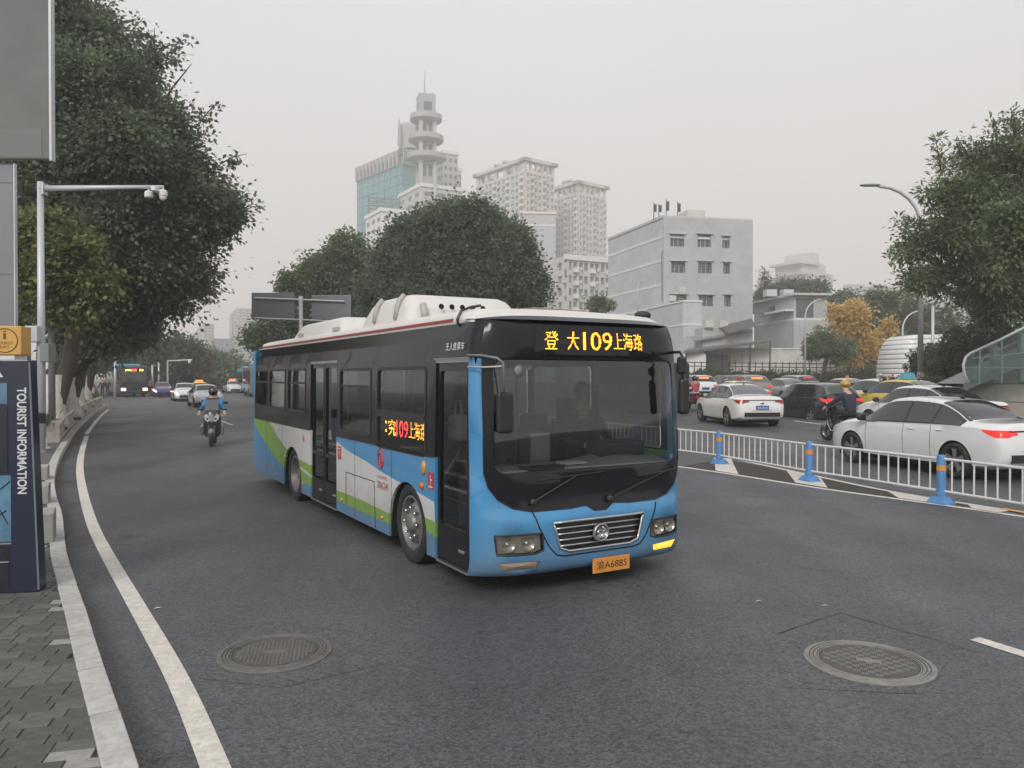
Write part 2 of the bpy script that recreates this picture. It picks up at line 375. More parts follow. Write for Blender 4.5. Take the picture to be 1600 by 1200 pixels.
th = R(14); ux, uy = Vector((math.cos(th), math.sin(th))), Vector((-math.sin(th), math.cos(th)))
cand = []
for r_ in range(-30, 110):
    x = -14.0 + (r_ % 2) * .107 + random.choice((0, 0, .05)); 
    while x < 3:
        short = random.random() < .12; L = .107 if short else .215
        c = ux * (x + L / 2) + uy * (r_ * .107 + 1.0); x += L
        if inpoly(c.x - .06, c.y - .03, KIp) and 1.2 < c.y < 9.6 and c.x > -.75 * c.y - 1.0:
            k = random.choices((0, 1, 2, 3), (6, 3, 2, .55))[0]; cand.append((c, short, k, abs(c.x / max(c.y, .1)) < .70 and c.y > 3.2))
vis = sorted([c for c in cand if c[3]], key=lambda c: c[0].y)
rest = [c for c in cand if not c[3]] + vis[300:]
for c, sh, k, _ in vis[:300]:
    o = link('brick', brk[(4 if sh else 0) + k], pav); o.location = (c.x, c.y, SW + random.uniform(-.003, .001)); o.rotation_euler = (random.uniform(-.006, .006), random.uniform(-.006, .006), th)
mb = MB(); 
for c, sh, k, _ in rest:
    mb.M = xf((c.x, c.y, SW + random.uniform(-.003, .001)), th); me = brk[(4 if sh else 0) + k]
    mb.add([v.co[:] for v in me.vertices], [tuple(p.vertices) for p in me.polygons], k)
tag(mb.build('brick_field', bm_, pav), kind='stuff')
# painted lines
def ribbon(name, pts, wd, mat, z=.004, label=None, it=2, closed_ends=True, zf=None):
    P = smoothline(pts, it); Lf = offs(P, wd / 2); Rt = offs(P, -wd / 2); mb = MB(); n = len(P)
    mb.add([(p.x, p.y, z + (zf(p.x, p.y) if zf else 0)) for p in Lf] + [(p.x, p.y, z + (zf(p.x, p.y) if zf else 0)) for p in Rt], [(i, n + i, n + i + 1, i + 1) for i in range(n - 1)])
    return tag(mb.build(name, mat), kind='structure')
LINE = [(-.35, 1.9), (-1.51, 3.9), (-2.18, 5.02), (-3.11, 6.43), (-4.68, 8.8), (-5.66, 10.33), (-7.12, 12.75), (-9.14, 16.2), (-11.22, 19.98), (-14.3, 25.8)]
ribbon('edge_line', LINE, .14, MATS['paint_white'])
ribbon('edge_line', [(-14.7, 26.5), (-16.43, 29.98), (-20.16, 37.48), (-24.71, 47.04)], .14, MATS['paint_white'])
def quad(name, pts, mat, z=.004):
    mb = MB(); mb.add([(p[0], p[1], z) for p in pts], [tuple(range(len(pts)))]); return tag(mb.build(name, mat, weld=True), kind='structure')
LO = [(-9.5, 38), (-3.0, 27.6), (3.7, 17.0), (4.59, 15.47), (5.51, 13.62), (6.29, 12.48), (6.99, 11.46), (7.6, 10.3)]
UP = [(4.9, 20.6), (5.34, 18.73), (5.8, 16.48), (6.12, 15.12), (6.47, 13.46), (7.02, 12.16), (7.55, 11.1)]
ribbon('lane_line', LO, .13, MATS['paint_white'], .004)
ribbon('lane_line', UP, .12, MATS['paint_white'], .008)
# hatching bars between the two lines
def hatch(pxs): quad('hatching_bar', [(atz(x, y).x, atz(x, y).y) for x, y in pxs], MATS['paint_white'], .012)
hatch([(1116, 716), (1142, 717), (1154, 742), (1118, 736)])
hatch([(1228, 735), (1283, 748), (1293, 763), (1243, 755)])
hatch([(1384, 767), (1470, 782), (1455, 786), (1404, 779)])
hatch([(1512, 789), (1578, 799), (1560, 802), (1518, 795)])
quad('centre_line', [(7.30, 11.5), (7.42, 11.55), (9.2, 6.5), (9.08, 6.45)], MATS['paint_yellow'], .016)
quad('lane_dash', [(3.47, 5.80), (3.58, 5.86), (4.9, 3.1), (4.79, 3.04)], MATS['paint_white'], .004)
for px, py in ((383, 661), (366, 648), (356, 639)):
    c = atz(px, py); quad('lane_dash', [(c.x - .06, c.y - 1.5), (c.x + .06, c.y - 1.44), (c.x - 1.5, c.y + 1.5), (c.x - 1.62, c.y + 1.44)], MATS['paint_white'])
for px, py, L in ((265, 619.5, 4), (355, 623, 3)):
    c = atz(px, py); quad('lane_dash', [(c.x - .1, c.y - L), (c.x + .1, c.y - L), (c.x - 1.6, c.y + L), (c.x - 1.85, c.y + L)], MATS['paint_white'])
q = [atz(1240, 669), atz(1330, 681)]; d = (q[1] - q[0]).normalized(); nn = Vector((-d.y, d.x, 0)) * .07
mb = MB(); mb.add([(p.x, p.y, G(p.x, p.y) + .006) for p in (q[0] - nn, q[1] - nn, q[1] + nn, q[0] + nn)], [(0, 1, 2, 3)]); tag(mb.build('lane_dash', MATS['paint_white']), kind='structure')
# darker bitumen between the two hatching lines
pm('oldtar', (.045, .038, .034), .85, var=.25, vs=5, bump=.3, bs=80)
mb = MB(); pl = [(p[0], p[1]) for p in LO[2:7]] + [(p[0], p[1]) for p in reversed(UP[1:6])]
tri = mgeo.tessellate_polygon([[Vector((*p, 0)) for p in pl]]); mb.add([(*p, .002) for p in pl], [tuple(t) for t in tri]); tag(mb.build('hatched_median', MATS['oldtar']), kind='structure')
# saw cuts round the right manhole
pm('crack', (.012, .012, .012), .9)
def crack(pxs, wd):
    P = [atz(x, y) for x, y in pxs]; P = [Vector((p.x, p.y)) for p in P]; Q = []
    for a, b in zip(P, P[1:]):
        for k in range(8): Q.append(a.lerp(b, k / 8) + Vector((random.uniform(-.008, .008), random.uniform(-.008, .008))))
    Q.append(P[-1]); L_, R_ = offs(Q, wd / 2), offs(Q, -wd / 2); mb = MB(); n = len(Q)
    for k in range(n): f = random.uniform(.3, 1.1); L_[k] = Q[k].lerp(L_[k], f); R_[k] = Q[k].lerp(R_[k], f)
    mb.add([(p.x, p.y, .003) for p in L_] + [(p.x, p.y, .003) for p in R_], [(i, n + i, n + i + 1, i + 1) for i in range(n - 1)]); tag(mb.build('pavement_crack', MATS['crack']), kind='structure')
crack([(1215, 990), (1312, 958)], .009); crack([(1312, 958), (1405, 985), (1470, 1003)], .016); crack([(1470, 1003), (1530, 1020)], .006)
crack([(1453, 1048), (1464, 1051)], .03); crack([(300, 995), (430, 972)], .006); crack([(430, 972), (560, 990)], .005)
asphaltmat('patchtar', .088, .45, (.97, 1, 1.05))
# manholes
castm = pm('castiron', (.165, .158, .15), .6, .3, var=.2, vs=9, bump=.15, bs=60, dirt=.3); castd = pm('castdark', (.055, .053, .05), .7, .3, var=.2, vs=20)
def manhole(px, py, rz, label, pale):
    c = atz(px, py); t = thing('manhole_cover', label, 'manhole cover', (c.x, c.y, 0), rz, 'manhole covers in the near lane'); r = .425 if pale else .40
    ringm = pm('castpale', (.27, .26, .245), .6, .35, var=.18, vs=9, bump=.15, bs=60, dirt=.35) if pale else castm
    mb = MB(); mb.lathe([(r, 0), (r, .010), (r - .012, .013), (r - .1, .013), (r - .1, .004)], 64); mb.build('frame', ringm, t)
    for k in range(3):
        q = r - .03 - .025 * k; MB().lathe([(q + .006, .0132), (q + .005, .0175), (q - .005, .0175), (q - .006, .0132)], 64).build('raised_ring', castm if not pale else ringm, t); MB().lathe([(q - .0065, .0134), (q - .0125, .0134)], 64).build('groove', castd, t)
    ri = r - .108
    MB().lathe([(ri + .006, .006), (ri + .006, .0065), (0.001, .0065)], 64).build('gap', castd, t)
    lid = MB().lathe([(ri, .004), (ri, .011), (0.0005, .011)], 64).build('lid', pm('castlid', (.10, .097, .092), .65, .3, var=.25, vs=14, bump=.2, bs=60, dirt=.3), t)
    mb = MB(); s = .045 if pale else .028
    n = int(ri / s) + 1
    for i in range(-n, n + 1):
        for j in range(-n, n + 1):
            x, y = i * s, j * s
            if math.hypot(abs(x) + s / 2, abs(y) + s / 2) > ri - .012: continue
            if not pale:
                mb.box((x - s * .38, y - s * .28, .0112), (x + s * .38, y + s * .28, .0145)); continue
            if (i + j) % 2: 
                for k in range(4): mb.box((x - s * .45 + k * s * .25, y - s * .42, .0112), (x - s * .45 + k * s * .25 + s * .13, y + s * .42, .0152))
    tag(mb.build('tread_pattern', castm if not pale else ringm, lid), kind='stuff')
    MB().box((-.08, -.03, .0115), (.08, .03, .0165)).build('name_plate', ringm, lid, bevel=.002)
    for a in (0, 2.1, 4.2): MB().lathe([(.016, .0138), (.014, .0152), (.0005, .0152)], 12).build('bolt', castd, t).location = (math.cos(a + .4) * (r - .05), math.sin(a + .4) * (r - .05), .0005)
manhole(430, 1020.5, R(12), 'worn dark round manhole cover beside the white edge line', False)
manhole(1357, 1035, R(-20), 'pale round manhole cover with chequered ribs inside a square saw cut', True)
# a squared repair round the right manhole and an older trench patch
mb = MB(); P = [atz(x, y) for x, y in ((1200, 1000), (1312, 959), (1500, 1012), (1440, 1085), (1230, 1075))]; mb.add([(p.x, p.y, .0025) for p in P], [tuple(range(5))]); tag(mb.build('asphalt_patch', MATS['patchtar'], weld=True), kind='structure')
mb = MB(); P = [atz(x, y) for x, y in ((300, 1000), (430, 972), (560, 992), (590, 1040), (440, 1075), (310, 1060))]; mb.add([(p.x, p.y, .0025) for p in P], [tuple(range(6))]); tag(mb.build('asphalt_patch', MATS['patchtar'], weld=True), kind='structure')
# planter wall along the kerb: concrete blocks with a coping, trees stand in it
pl_pts = [p for p in KS if 20.9 < p.y < 51]
plant = thing('planter_wall', 'low pale concrete planter wall curving along the kerb under the trees', 'wall', (pl_pts[0].x, pl_pts[0].y, 0))
plb = plant.location
IN = offs(pl_pts, .16); 
pm('planterstone', (.40, .37, .33), .85, var=.12, vs=2, bump=.2, bs=50, dirt=.35)
o0 = resample(pl_pts, 1.5)
for a, b in zip(o0, o0[1:]):
    d = (b - a).normalized(); nr = Vector((-d.y, d.x)); e_ = d * .004; A_, B_ = a + nr * .2 + e_, b + nr * .2 - e_
    mb = MB()
    for (z0, z1, w0, w1) in ((SW - .02, .60, 0, .22), (.60, .68, -.03, .26)):
        p = [A_ + nr * w0, B_ + nr * w0, B_ + nr * w1, A_ + nr * w1]
        mb.add([(q.x - plb.x, q.y - plb.y, z0) for q in p] + [(q.x - plb.x, q.y - plb.y, z1) for q in p], [(0, 1, 5, 4), (1, 2, 6, 5), (2, 3, 7, 6), (3, 0, 4, 7), (4, 5, 6, 7), (3, 2, 1, 0)])
    mb.build('wall_block', MATS['planterstone'], plant)
a = o0[0]; d = (o0[1] - o0[0]).normalized(); nr = Vector((-d.y, d.x)); mb = MB()
p = [a + nr * .2 - d * .03, a + nr * .2 + d * .2, a + nr * 5 + d * .2, a + nr * 5 - d * .03]
mb.add([(q.x - plb.x, q.y - plb.y, SW - .02) for q in p] + [(q.x - plb.x, q.y - plb.y, .67) for q in p], [(0, 1, 5, 4), (1, 2, 6, 5), (2, 3, 7, 6), (3, 0, 4, 7), (4, 5, 6, 7)]); mb.build('end_wall', MATS['planterstone'], plant)
mb = MB(); ip = offs(pl_pts, .4); op = offs(pl_pts, 5); n = len(ip)
mb.add([(q.x, q.y, .55) for q in ip] + [(q.x, q.y, .62) for q in op], [(i, i + 1, n + i + 1, n + i) for i in range(n - 1)])
tag(mb.build('planting_bed', MATS['soil']), kind='structure')
# ================================================================== buildings
pm('wallgrey', (.46, .47, .485), .85, var=.08, vs=.3, dirt=.25); pm('wallpale', (.55, .54, .52), .85, var=.05, vs=.2, dirt=.08); pm('bandwhite', (.70, .70, .69), .8, var=.04)
pm('winglass', (.07, .085, .10), .08, spec=.8); pm('winframe', (.5, .5, .5), .5); pm('curtainpale', (.3, .3, .29), .8)
pm('teal', (.06, .24, .27), .12, coat=.3, var=.15, vs=.08, spec=.8); pm('tealband', (.13, .30, .32), .25, var=.1); pm('towerstone', (.37, .37, .365), .85, var=.05, vs=.1); pm('resid', (.55, .54, .52), .85, var=.06, vs=.1); pm('residwarm', (.58, .53, .48), .85, var=.06, vs=.1); pm('residdark', (.22, .23, .24), .4); pm('roofdark', (.10, .095, .09), .8, var=.2); pm('whitewall', (.62, .61, .58), .85, var=.08, vs=.2, dirt=.35); pm('rail', (.05, .05, .05), .5, .5)
def edge(C, ang, px):
    """distance along ang (from C) at which the vertical line falls on image column px"""
    d = Vector((math.cos(ang), math.sin(ang))); k = (px - 800) / FPX
    return (k * C.y - C.x) / (d.x - k * d.y)
def zat(py, D): return CAM_H + (HOR - py) / FPX * D
class Face:
    """vertical face from A to B; u along, z up, n outward"""
    def __init__(s, A, B, z0, z1):
        s.A = Vector((A[0], A[1])); s.B = Vector((B[0], B[1])); s.L = (s.B - s.A).length; s.d = (s.B - s.A) / s.L; s.n = Vector((s.d.y, -s.d.x)); s.z0, s.z1 = z0, z1
    def p(s, u, z, o=0): q = s.A + s.d * u + s.n * o; return (q.x, q.y, z)
    def uz(s, px, py):
        r = ray(px, py); a = Vector((r.x, r.y)); den = a.x * s.n.x + a.y * s.n.y; k = s.A.dot(s.n) / den; q = a * k; return ((q - s.A).dot(s.d), CAM_H + r.z * k)
    def box(s, mb, u0, u1, z0, z1, o0, o1):
        P = [s.p(u0, z0, o0), s.p(u1, z0, o0), s.p(u1, z0, o1), s.p(u0, z0, o1), s.p(u0, z1, o0), s.p(u1, z1, o0), s.p(u1, z1, o1), s.p(u0, z1, o1)]
        mb.add(P, [(0, 1, 2, 3), (7, 6, 5, 4), (0, 4, 5, 1), (1, 5, 6, 2), (2, 6, 7, 3), (3, 7, 4, 0)])
def shell(name, P, z0, z1, mat, parent, roof=True):
    mb = MB(); n = len(P); mb.add([(x, y, z0) for x, y in P] + [(x, y, z1) for x, y in P], [(i, (i + 1) % n, n + (i + 1) % n, n + i) for i in range(n)] + [tuple(range(n, 2 * n))]); return mb.build(name, mat, parent)
def root_at(name, label, P, cat='building', group=None): return thing(name, label, cat, (0, 0, 0), 0, group)
# ---- grey four-storey block on the right
C, Rt, Lf = Vector((19.6, 100)), Vector((31.95, 102.5)), Vector((14.55, 116.4)); BK = Rt + (Lf - C)
b = root_at('office_block', 'plain grey four storey block with white floor bands and a blank side wall', 0); zt = zat(340, 100)
F1, F2 = Face(C, Rt, 0, zt), Face(Lf, C, 0, zt)
wins = [(620, 222, 692, 287), (762, 222, 832, 290), (890, 233, 928, 295), (625, 363, 697, 423), (765, 363, 836, 426), (895, 368, 930, 428), (622, 535, 705, 598), (768, 538, 842, 597), (900, 538, 935, 598)]
hol = []
for x0, y0, x1, y1 in wins:
    u0, z1 = F1.uz(860 + x0 / 3.3333, 300 + y0 / 3.3333); u1, z0 = F1.uz(860 + x1 / 3.3333, 300 + y1 / 3.3333); hol.append((u0, z0, u1, z1))
surf('wall', [(0, 0), (F1.L, 0), (F1.L, zt), (0, zt)], [[(a, c), (d, c), (d, e_), (a, e_)] for a, c, d, e_ in hol], fn=lambda u, z: F1.p(u, z), mats=[MATS['wallgrey']], parent=b, thick=.3)
mb = MB(); mb.add([(*C, 0), (*Lf, 0), (*BK, 0), (*Rt, 0), (*C, zt), (*Lf, zt), (*BK, zt), (*Rt, zt)], [(0, 1, 5, 4), (1, 2, 6, 5), (2, 3, 7, 6), (4, 5, 6, 7)]); mb.build('wall', pm('wallgrey2', (.53, .535, .545), .85, var=.08, vs=.3, dirt=.22), b)
for (u0, z0, u1, z1) in hol:
    w_ = MB(); F1.box(w_, u0, u1, z0, z1, -.28, -.26); w_ = w_.build('window', MATS['winglass'], b)
    fr = MB(); n = 3 if u1 - u0 > 1.3 else 2
    for k in range(n + 1): q = u0 + (u1 - u0 - .07) * k / n; F1.box(fr, q, q + .07, z0, z1, -.25, -.2)
    F1.box(fr, u0, u1, z0 + (z1 - z0) * .70, z0 + (z1 - z0) * .74, -.25, -.2); fr.build('frame', MATS['winframe'], w_)
    s_ = MB(); F1.box(s_, u0 - .25, u1 + .25, z1 + .06, z1 + .16, .002, .55); s_.build('hood', MATS['wallgrey2'], w_)
    s_ = MB(); F1.box(s_, u0 - .1, u1 + .1, z0 - .12, z0, .002, .12); s_.build('sill', MATS['bandwhite'], w_)
for y in (374, 410, 447, 482):
    mb = MB(); z = F1.uz(1150, y)[1]; F1.box(mb, -.04, F1.L, z - .16, z + .16, .002, .05); F2.box(mb, 0, F2.L + .04, z - .16, z + .16, .002, .05); mb.build('floor_band', MATS['bandwhite'], b)
mb = MB(); mb.add([(*C, zt + .002), (*Lf, zt + .002), (*BK, zt + .002), (*Rt, zt + .002)], [(0, 1, 2, 3)]); F1.box(mb, -.05, F1.L + .05, zt - .1, zt + .25, .002, .12); F2.box(mb, 0, F2.L, zt - .1, zt + .25, .002, .12); mb.build('parapet', MATS['wallgrey2'], b)
sb_ = MB(); sb_.M = xf((24.2, 106, zt), R(11.5)); sb_.box((0, 0, 0), (2.6, 3, 2.3)); sb_.box((-4.2, .5, 0), (-.002, 3.5, 1.0)); sb_.build('stair_head', MATS['wallpale'], b)
for x, y, h_ in ((18.7, 101.5, 2.2), (19.3, 101.2, 2.0), (20.4, 101.8, 2.7), (22.0, 102.2, 2.5)):
    a_ = MB(); a_.tube([(x, y, zt), (x, y, zt + h_)], .06, 6); a_.box((x - .05, y - .2, zt + h_ * .45), (x + .35, y - .05, zt + h_ * .9)); a_.build('aerial', MATS['darkmetal'], b)
def ubox(F, u, z, w_, h_, d, name, mt, par): m = MB(); F.box(m, u, u + w_, z, z + h_, .004, d); return m.build(name, mt, par)
for px, py in ((1059, 454), (1044, 467)):
    u, z = F1.uz(px, py + 4); a_ = ubox(F1, u, z, .9, .75, .5, 'air_conditioner', MATS['wallpale'], b)
for P in ([(1046, 350), (1042, 378), (1033, 397)], [(1077, 348), (1073, 375), (1080, 398)], [(1033, 398), (1034, 470)], [(1081, 414), (1086, 470)]):
    MB().tube([F1.p(*F1.uz(*q), .08) for q in P], .07, 5).build('drain_pipe', pm('pipegrey', (.22, .22, .22), .7), b)
# ---- annexes in front of it
def simple_block(name, label, Cpx, D, ang, rpx, lpx, ytop, zbase, mat, group=None):
    C = Vector(((Cpx - 800) / FPX * D, D)); a = R(ang); sr = edge(C, a, rpx); d = Vector((math.cos(a), math.sin(a))); n = Vector((-math.sin(a), math.cos(a)))
    sl = edge(C, a + math.pi / 2, lpx) if lpx is not None else 8
    if sl < 0 or sl > 80: sl = 10
    P = [C, C + d * sr, C + d * sr + n * sl, C + n * sl]; z1 = zat(ytop, D); t = root_at(name, label, 0, group=group)
    shell('walls', [(p.x, p.y) for p in P], zbase, z1, mat, t)
    return t, Face(P[0], P[1], zbase, z1), Face(P[3], P[0], zbase, z1), z1
t, f1, f2, z1 = simple_block('annex', 'pale grey stepped annex wall in front of the four storey block', 1067, 92, 12, 1096, 1010, 471, 0, MATS['wallgrey2'])
for y in (507,):
    mb = MB(); z = zat(y, 92); f1.box(mb, -.05, f1.L, z - .12, z + .12, .002, .05); f2.box(mb, 0, f2.L, z - .12, z + .12, .002, .05); mb.build('floor_band', MATS['bandwhite'], t)
mb = MB(); f1.box(mb, -.1, f1.L + .1, z1 - .05, z1 + .15, .002, .1); f2.box(mb, 0, f2.L, z1 - .05, z1 + .15, .002, .1); mb.build('coping', MATS['bandwhite'], t)
t, f1, f2, z1 = simple_block('shed', 'low grey lean-to sheds with sloping dark roofs beside the grey block', 1098, 88, 10, 1176, 1085, 512, 0, MATS['wallgrey'])
for (a, b_, c, d, e_, g_) in ((1126, 1172, 509, 498, 504, 512),):
    u0, za = f1.uz(a, c); u1, zb = f1.uz(b_, d); MB().add([f1.p(u0, za, .3), f1.p(u1, zb, .3), f1.p(u1, zb - 1.0, 1.6), f1.p(u0, za - 1.0, 1.6), f1.p(u0, za - .15, .3), f1.p(u1, zb - .15, .3)], [(0, 1, 2, 3), (4, 3, 2, 5)]).build('awning', MATS['roofdark'], t)
u0, za = f1.uz(1080, 526); u1, zb = f1.uz(1172, 511)
MB().add([f1.p(u0, za, -2), f1.p(u1, zb, -2), f1.p(u1, zb - .4, .6), f1.p(u0, za - .4, .6), f1.p(u0, za - .6, .6), f1.p(u1, zb - .6, .6)], [(0, 1, 2, 3), (3, 2, 5, 4)]).build('roof', pm('roofgrey', (.25, .25, .25), .8, var=.15), t)
for px, py in ((1100, 497), (1122, 500)):
    u, z = f1.uz(px, py); ubox(f1, u, f1.z1 + .02, 1.0, .8, .5, 'air_conditioner', MATS['wallpale'], t)
f1.box(mb := MB(), *[f1.uz(1128, 530)[0], f1.uz(1150, 530)[0]], f1.uz(1128, 534)[1], f1.uz(1128, 518)[1], .003, .05); mb.build('door_panel', MATS['wallpale'], t)
t, f1, f2, z1 = simple_block('annex', 'two storey grey annex with flat overhanging roof right of the block', 1240, 98, 6, 1292, 1178, 459, 0, MATS['wallgrey'])
mb = MB(); f1.box(mb, -.3, f1.L + .2, z1 - .25, z1 + .02, .002, .9); f2.box(mb, 0, f2.L + .2, z1 - .25, z1 + .02, .002, .6); mb.build('roof_slab', MATS['wallgrey2'], t)
mb = MB(); z = zat(499, 98); f1.box(mb, 0, f1.L, z - .15, z + .15, .002, .05); f2.box(mb, 0, f2.L, z - .15, z + .15, .002, .05); mb.build('floor_band', MATS['bandwhite'], t)
mb = MB(); f2.box(mb, f2.L * .15, f2.L * .55, zat(488, 100), zat(474, 100), .003, .05); mb.build('window', MATS['winglass'], t)
mb = MB(); f1.box(mb, .3, 2.6, zat(496, 98), zat(466, 98), .003, .05); mb.build('window', pm('shadeglass', (.12, .125, .13), .3), t)
mb = MB(); f2.box(mb, f2.L * .5, f2.L, zat(487, 99), zat(484, 99), .003, 1.2); mb.build('ledge', MATS['bandwhite'], t)
mb = MB(); 
for k in range(2): mb.M = xf((33.5 + 2.2 * k, 101, z1), R(6)); mb.box((0, 0, 0), (1.4, 1.2, .9))
mb.build('roof_tank', MATS['wallgrey2'], t)
# ---- canopy, white boundary wall, kiosk, railing, hedge bank
cn = thing('canopy', 'long thin sloping canopy roof on posts before the grey sheds', 'canopy')
mb = MB(); P = [atD(1068, 549, 80), atD(1205, 531.5, 82), atD(1205, 530, 88), atD(1075, 545, 88)]; mb.add([tuple(p) for p in P] + [(p.x, p.y, p.z - .25) for p in P], [(0, 1, 2, 3), (7, 6, 5, 4), (0, 4, 5, 1), (1, 5, 6, 2), (2, 6, 7, 3), (3, 7, 4, 0)]); mb.build('roof', pm('canopyroof', (.13, .125, .12), .7, var=.15), cn)
for px in (1072, 1105, 1140, 1172, 1203):
    p = atD(px, 560, 81); MB().tube([(p.x, p.y, 2), (p.x, p.y, zat(549 - (px - 1068) * .128, 80) - .2)], .07, 6).build('post', MATS['rail'], cn)
ww = thing('boundary_wall', 'stained white boundary wall below the grey buildings', 'wall')
MB().add([tuple(atD(1103, 546, 84)), tuple(atD(1322, 546, 84)), (atD(1322, 546, 84).x, 84.4, zat(546, 84)), (atD(1103, 546, 84).x, 84.4, zat(546, 84)), (atD(1103, 546, 84).x, 84, 0), (atD(1322, 546, 84).x, 84, 0)], [(0, 1, 2, 3), (4, 5, 1, 0)]).build('wall_face', MATS['whitewall'], ww)
p0 = atD(1103, 546, 84); boxo('coping', (p0.x - .1, 83.9, p0.z + .003), (atD(1322, 546, 84).x, 84.5, p0.z + .15), MATS['bandwhite'], ww)
for px in (1160, 1215, 1270): p0 = atD(px, 546, 84); boxo('pilaster', (p0.x, 83.88, .5), (p0.x + .35, 83.99, p0.z), MATS['whitewall'], ww)
kk = thing('kiosk', 'white kiosk with rounded roof next to a dark green gate', 'kiosk'); a, b2 = atD(1071, 549, 81), atD(1103, 549, 81)
MB().prism([(a.x, 2), (b2.x, 2), (b2.x, a.z - .3), (b2.x - .5, a.z + .1), (a.x + .6, a.z), (a.x, a.z - .5)], 81, 83, lambda x, z, h_: (x, h_, z)).build('walls', MATS['bandwhite'], kk)
gt = thing('gate', 'dark green corrugated gate between kiosk and white wall', 'gate'); 
for k in range(8): a, b2 = atD(1104 + k * 4.2, 552, 82.5), atD(1107.6 + k * 4.2, 552, 82.5); boxo('gate_panel', (a.x, 82.4 + .05 * (k % 2), 2), (b2.x, 82.6, zat(553, 82.5)), pm('gategreen', (.05, .075, .065), .6), gt)
rl = thing('railing', 'dark metal railing on top of the hedge bank', 'railing')
for y in (566, 572): p0, p1 = atD(1062, y, 75), atD(1330, y + 3, 77); MB().tube([p0, p1], .045, 5).build('rail_bar', MATS['rail'], rl)
for k in range(26): px = 1064 + k * 10.6; p0 = atD(px, 565, 75 + k * .08); MB().tube([(p0.x, p0.y, 2.0), p0], .045, 4).build('rail_post', MATS['rail'], rl)
bank = MB(); P = [atD(1010, 0, 73), atD(1420, 0, 73)]; bank.add([(P[0].x, 73.2, .3), (P[1].x + 8, 73.2, .3), (P[1].x + 8, 74.5, 2.2), (P[0].x, 74.5, 2.2), (P[1].x + 60, 140, 2.4), (P[0].x - 4, 140, 2.4)], [(0, 1, 2, 3), (3, 2, 4, 5)]); tag(bank.build('terrace', pm('terracesoil', (.16, .15, .13), .95, var=.2, vs=.3)), kind='structure')
# ---- tall blocks of flats
def flats(name, label, Cpx, D, ang, rpx, lpx, ytop, floors, baysL, baysR, mat, matR, crown=True, zb=0, dark='residdark', fh=None):
    C = Vector(((Cpx - 800) / FPX * D, D)); a = R(ang); d = Vector((math.cos(a), math.sin(a))); n = Vector((-d.y, d.x)); sr = edge(C, a, rpx); sl = edge(C, a + math.pi / 2, lpx)
    P = [C, C + d * sr, C + d * sr + n * sl, C + n * sl]; z1 = zat(ytop, D); t = root_at(name, label, 0, group=None)
    shell('glazed_core', [(p.x, p.y) for p in P], zb, z1, MATS[dark], t)
    for f, bays, mt in ((Face(P[0], P[1], zb, z1), baysR, matR), (Face(P[3], P[0], zb, z1), baysL, mat)):
        fh = (z1 - zb) / floors; mb = MB(); rr = random.Random(int(D) + bays)
        bw = f.L / bays
        for k in range(floors + 1): f.box(mb, 0, f.L, zb + k * fh - fh * .24, zb + k * fh + fh * .2, .0, .35)
        for k in range(bays + 1):
            ww_ = bw * (.20 if k % 2 else .34); u = min(max(k * bw - ww_ / 2, 0), f.L - ww_); f.box(mb, u, u + ww_, zb, z1, .0, .55)
        tag(mb.build('facade_frame', mt, t), kind='stuff')
        mb = MB()
        for k in range(bays):
            if k % 3 == 1:
                for q in range(floors): f.box(mb, k * bw + bw * .12, k * bw + bw * .88, zb + q * fh, zb + q * fh + fh * .36, .3, 1.3)
            elif k % 3 == 2:
                for q in range(floors):
                    if rr.random() < .6: u = k * bw + bw * rr.uniform(.2, .6); f.box(mb, u, u + bw * .25, zb + q * fh + fh * .2, zb + q * fh + fh * .42, .5, .95)
        cu = MB()
        for k in range(bays):
            for q in range(floors):
                if rr.random() < .45: u = k * bw + bw * rr.uniform(.1, .5); f.box(cu, u, u + bw * rr.uniform(.2, .4), zb + q * fh + fh * .2, zb + q * fh + fh * rr.uniform(.5, .76), .01, .06)
        tag(cu.build('curtains', MATS['curtainpale'], t), kind='stuff')
        if mb.v: tag(mb.build('balconies', MATS['bandwhite'] if mt is mat else mt, t), kind='stuff')
    if crown:
        mb = MB(); hc = fh * 1.9
        for f in (Face(P[0], P[1], 0, 0), Face(P[3], P[0], 0, 0), Face(P[1], P[2], 0, 0), Face(P[2], P[3], 0, 0)):
            f.box(mb, -1.5, f.L + 1.5, z1 + hc * .75, z1 + hc, -2.5, 1.5)
            for k in range(6): u = f.L * k / 5 * .96; f.box(mb, u, u + f.L * .05, z1, z1 + hc * .75, -1.2, .2)
        mb.build('roof_pergola', mat, t)
        mb = MB(); c = (P[0] + P[2]) / 2; mb.M = xf((c.x, c.y, z1), a); w_ = min(sr, sl) * .22; mb.box((-w_, -w_, 0), (w_, w_, hc * 1.25)); mb.build('lift_house', mat, t)
        mb = MB()
        for k in range(2): q = P[3].lerp(P[0], .35 + .18 * k) + n * 0; mb.M = xf((q.x + 2, q.y, z1 + hc)); mb.lathe([(1.6, 1.4), (1.6, 2.3), (.1, 2.3)], 14); mb.tube([(0, 0, 0), (0, 0, 1.5)], .4, 6)
        mb.build('roof_tank', mat, t)
    return t, P, z1
flats('apartment_tower', 'tall pale apartment tower with open roof frame left of its shorter twin', 820, 350, 38, 865, 745, 268, 30, 11, 7, MATS['resid'], MATS['residwarm'])
flats('apartment_tower', 'shorter pale apartment tower with roof frame beside the grey office block', 903, 380, 38, 946, 862, 303, 28, 8, 8, MATS['residwarm'], MATS['resid'])
flats('apartment_block', 'hazy pale stepped high rise at the far end of the left street, beside the sign', 372, 480, 25, 402, 360, 482, 24, 3, 5, MATS['resid'], MATS['resid'], False)
flats('apartment_block', 'hazy lower grey block between two far high rises on the left', 338, 500, 20, 364, 330, 543, 10, 2, 5, MATS['resid'], MATS['resid'], False)
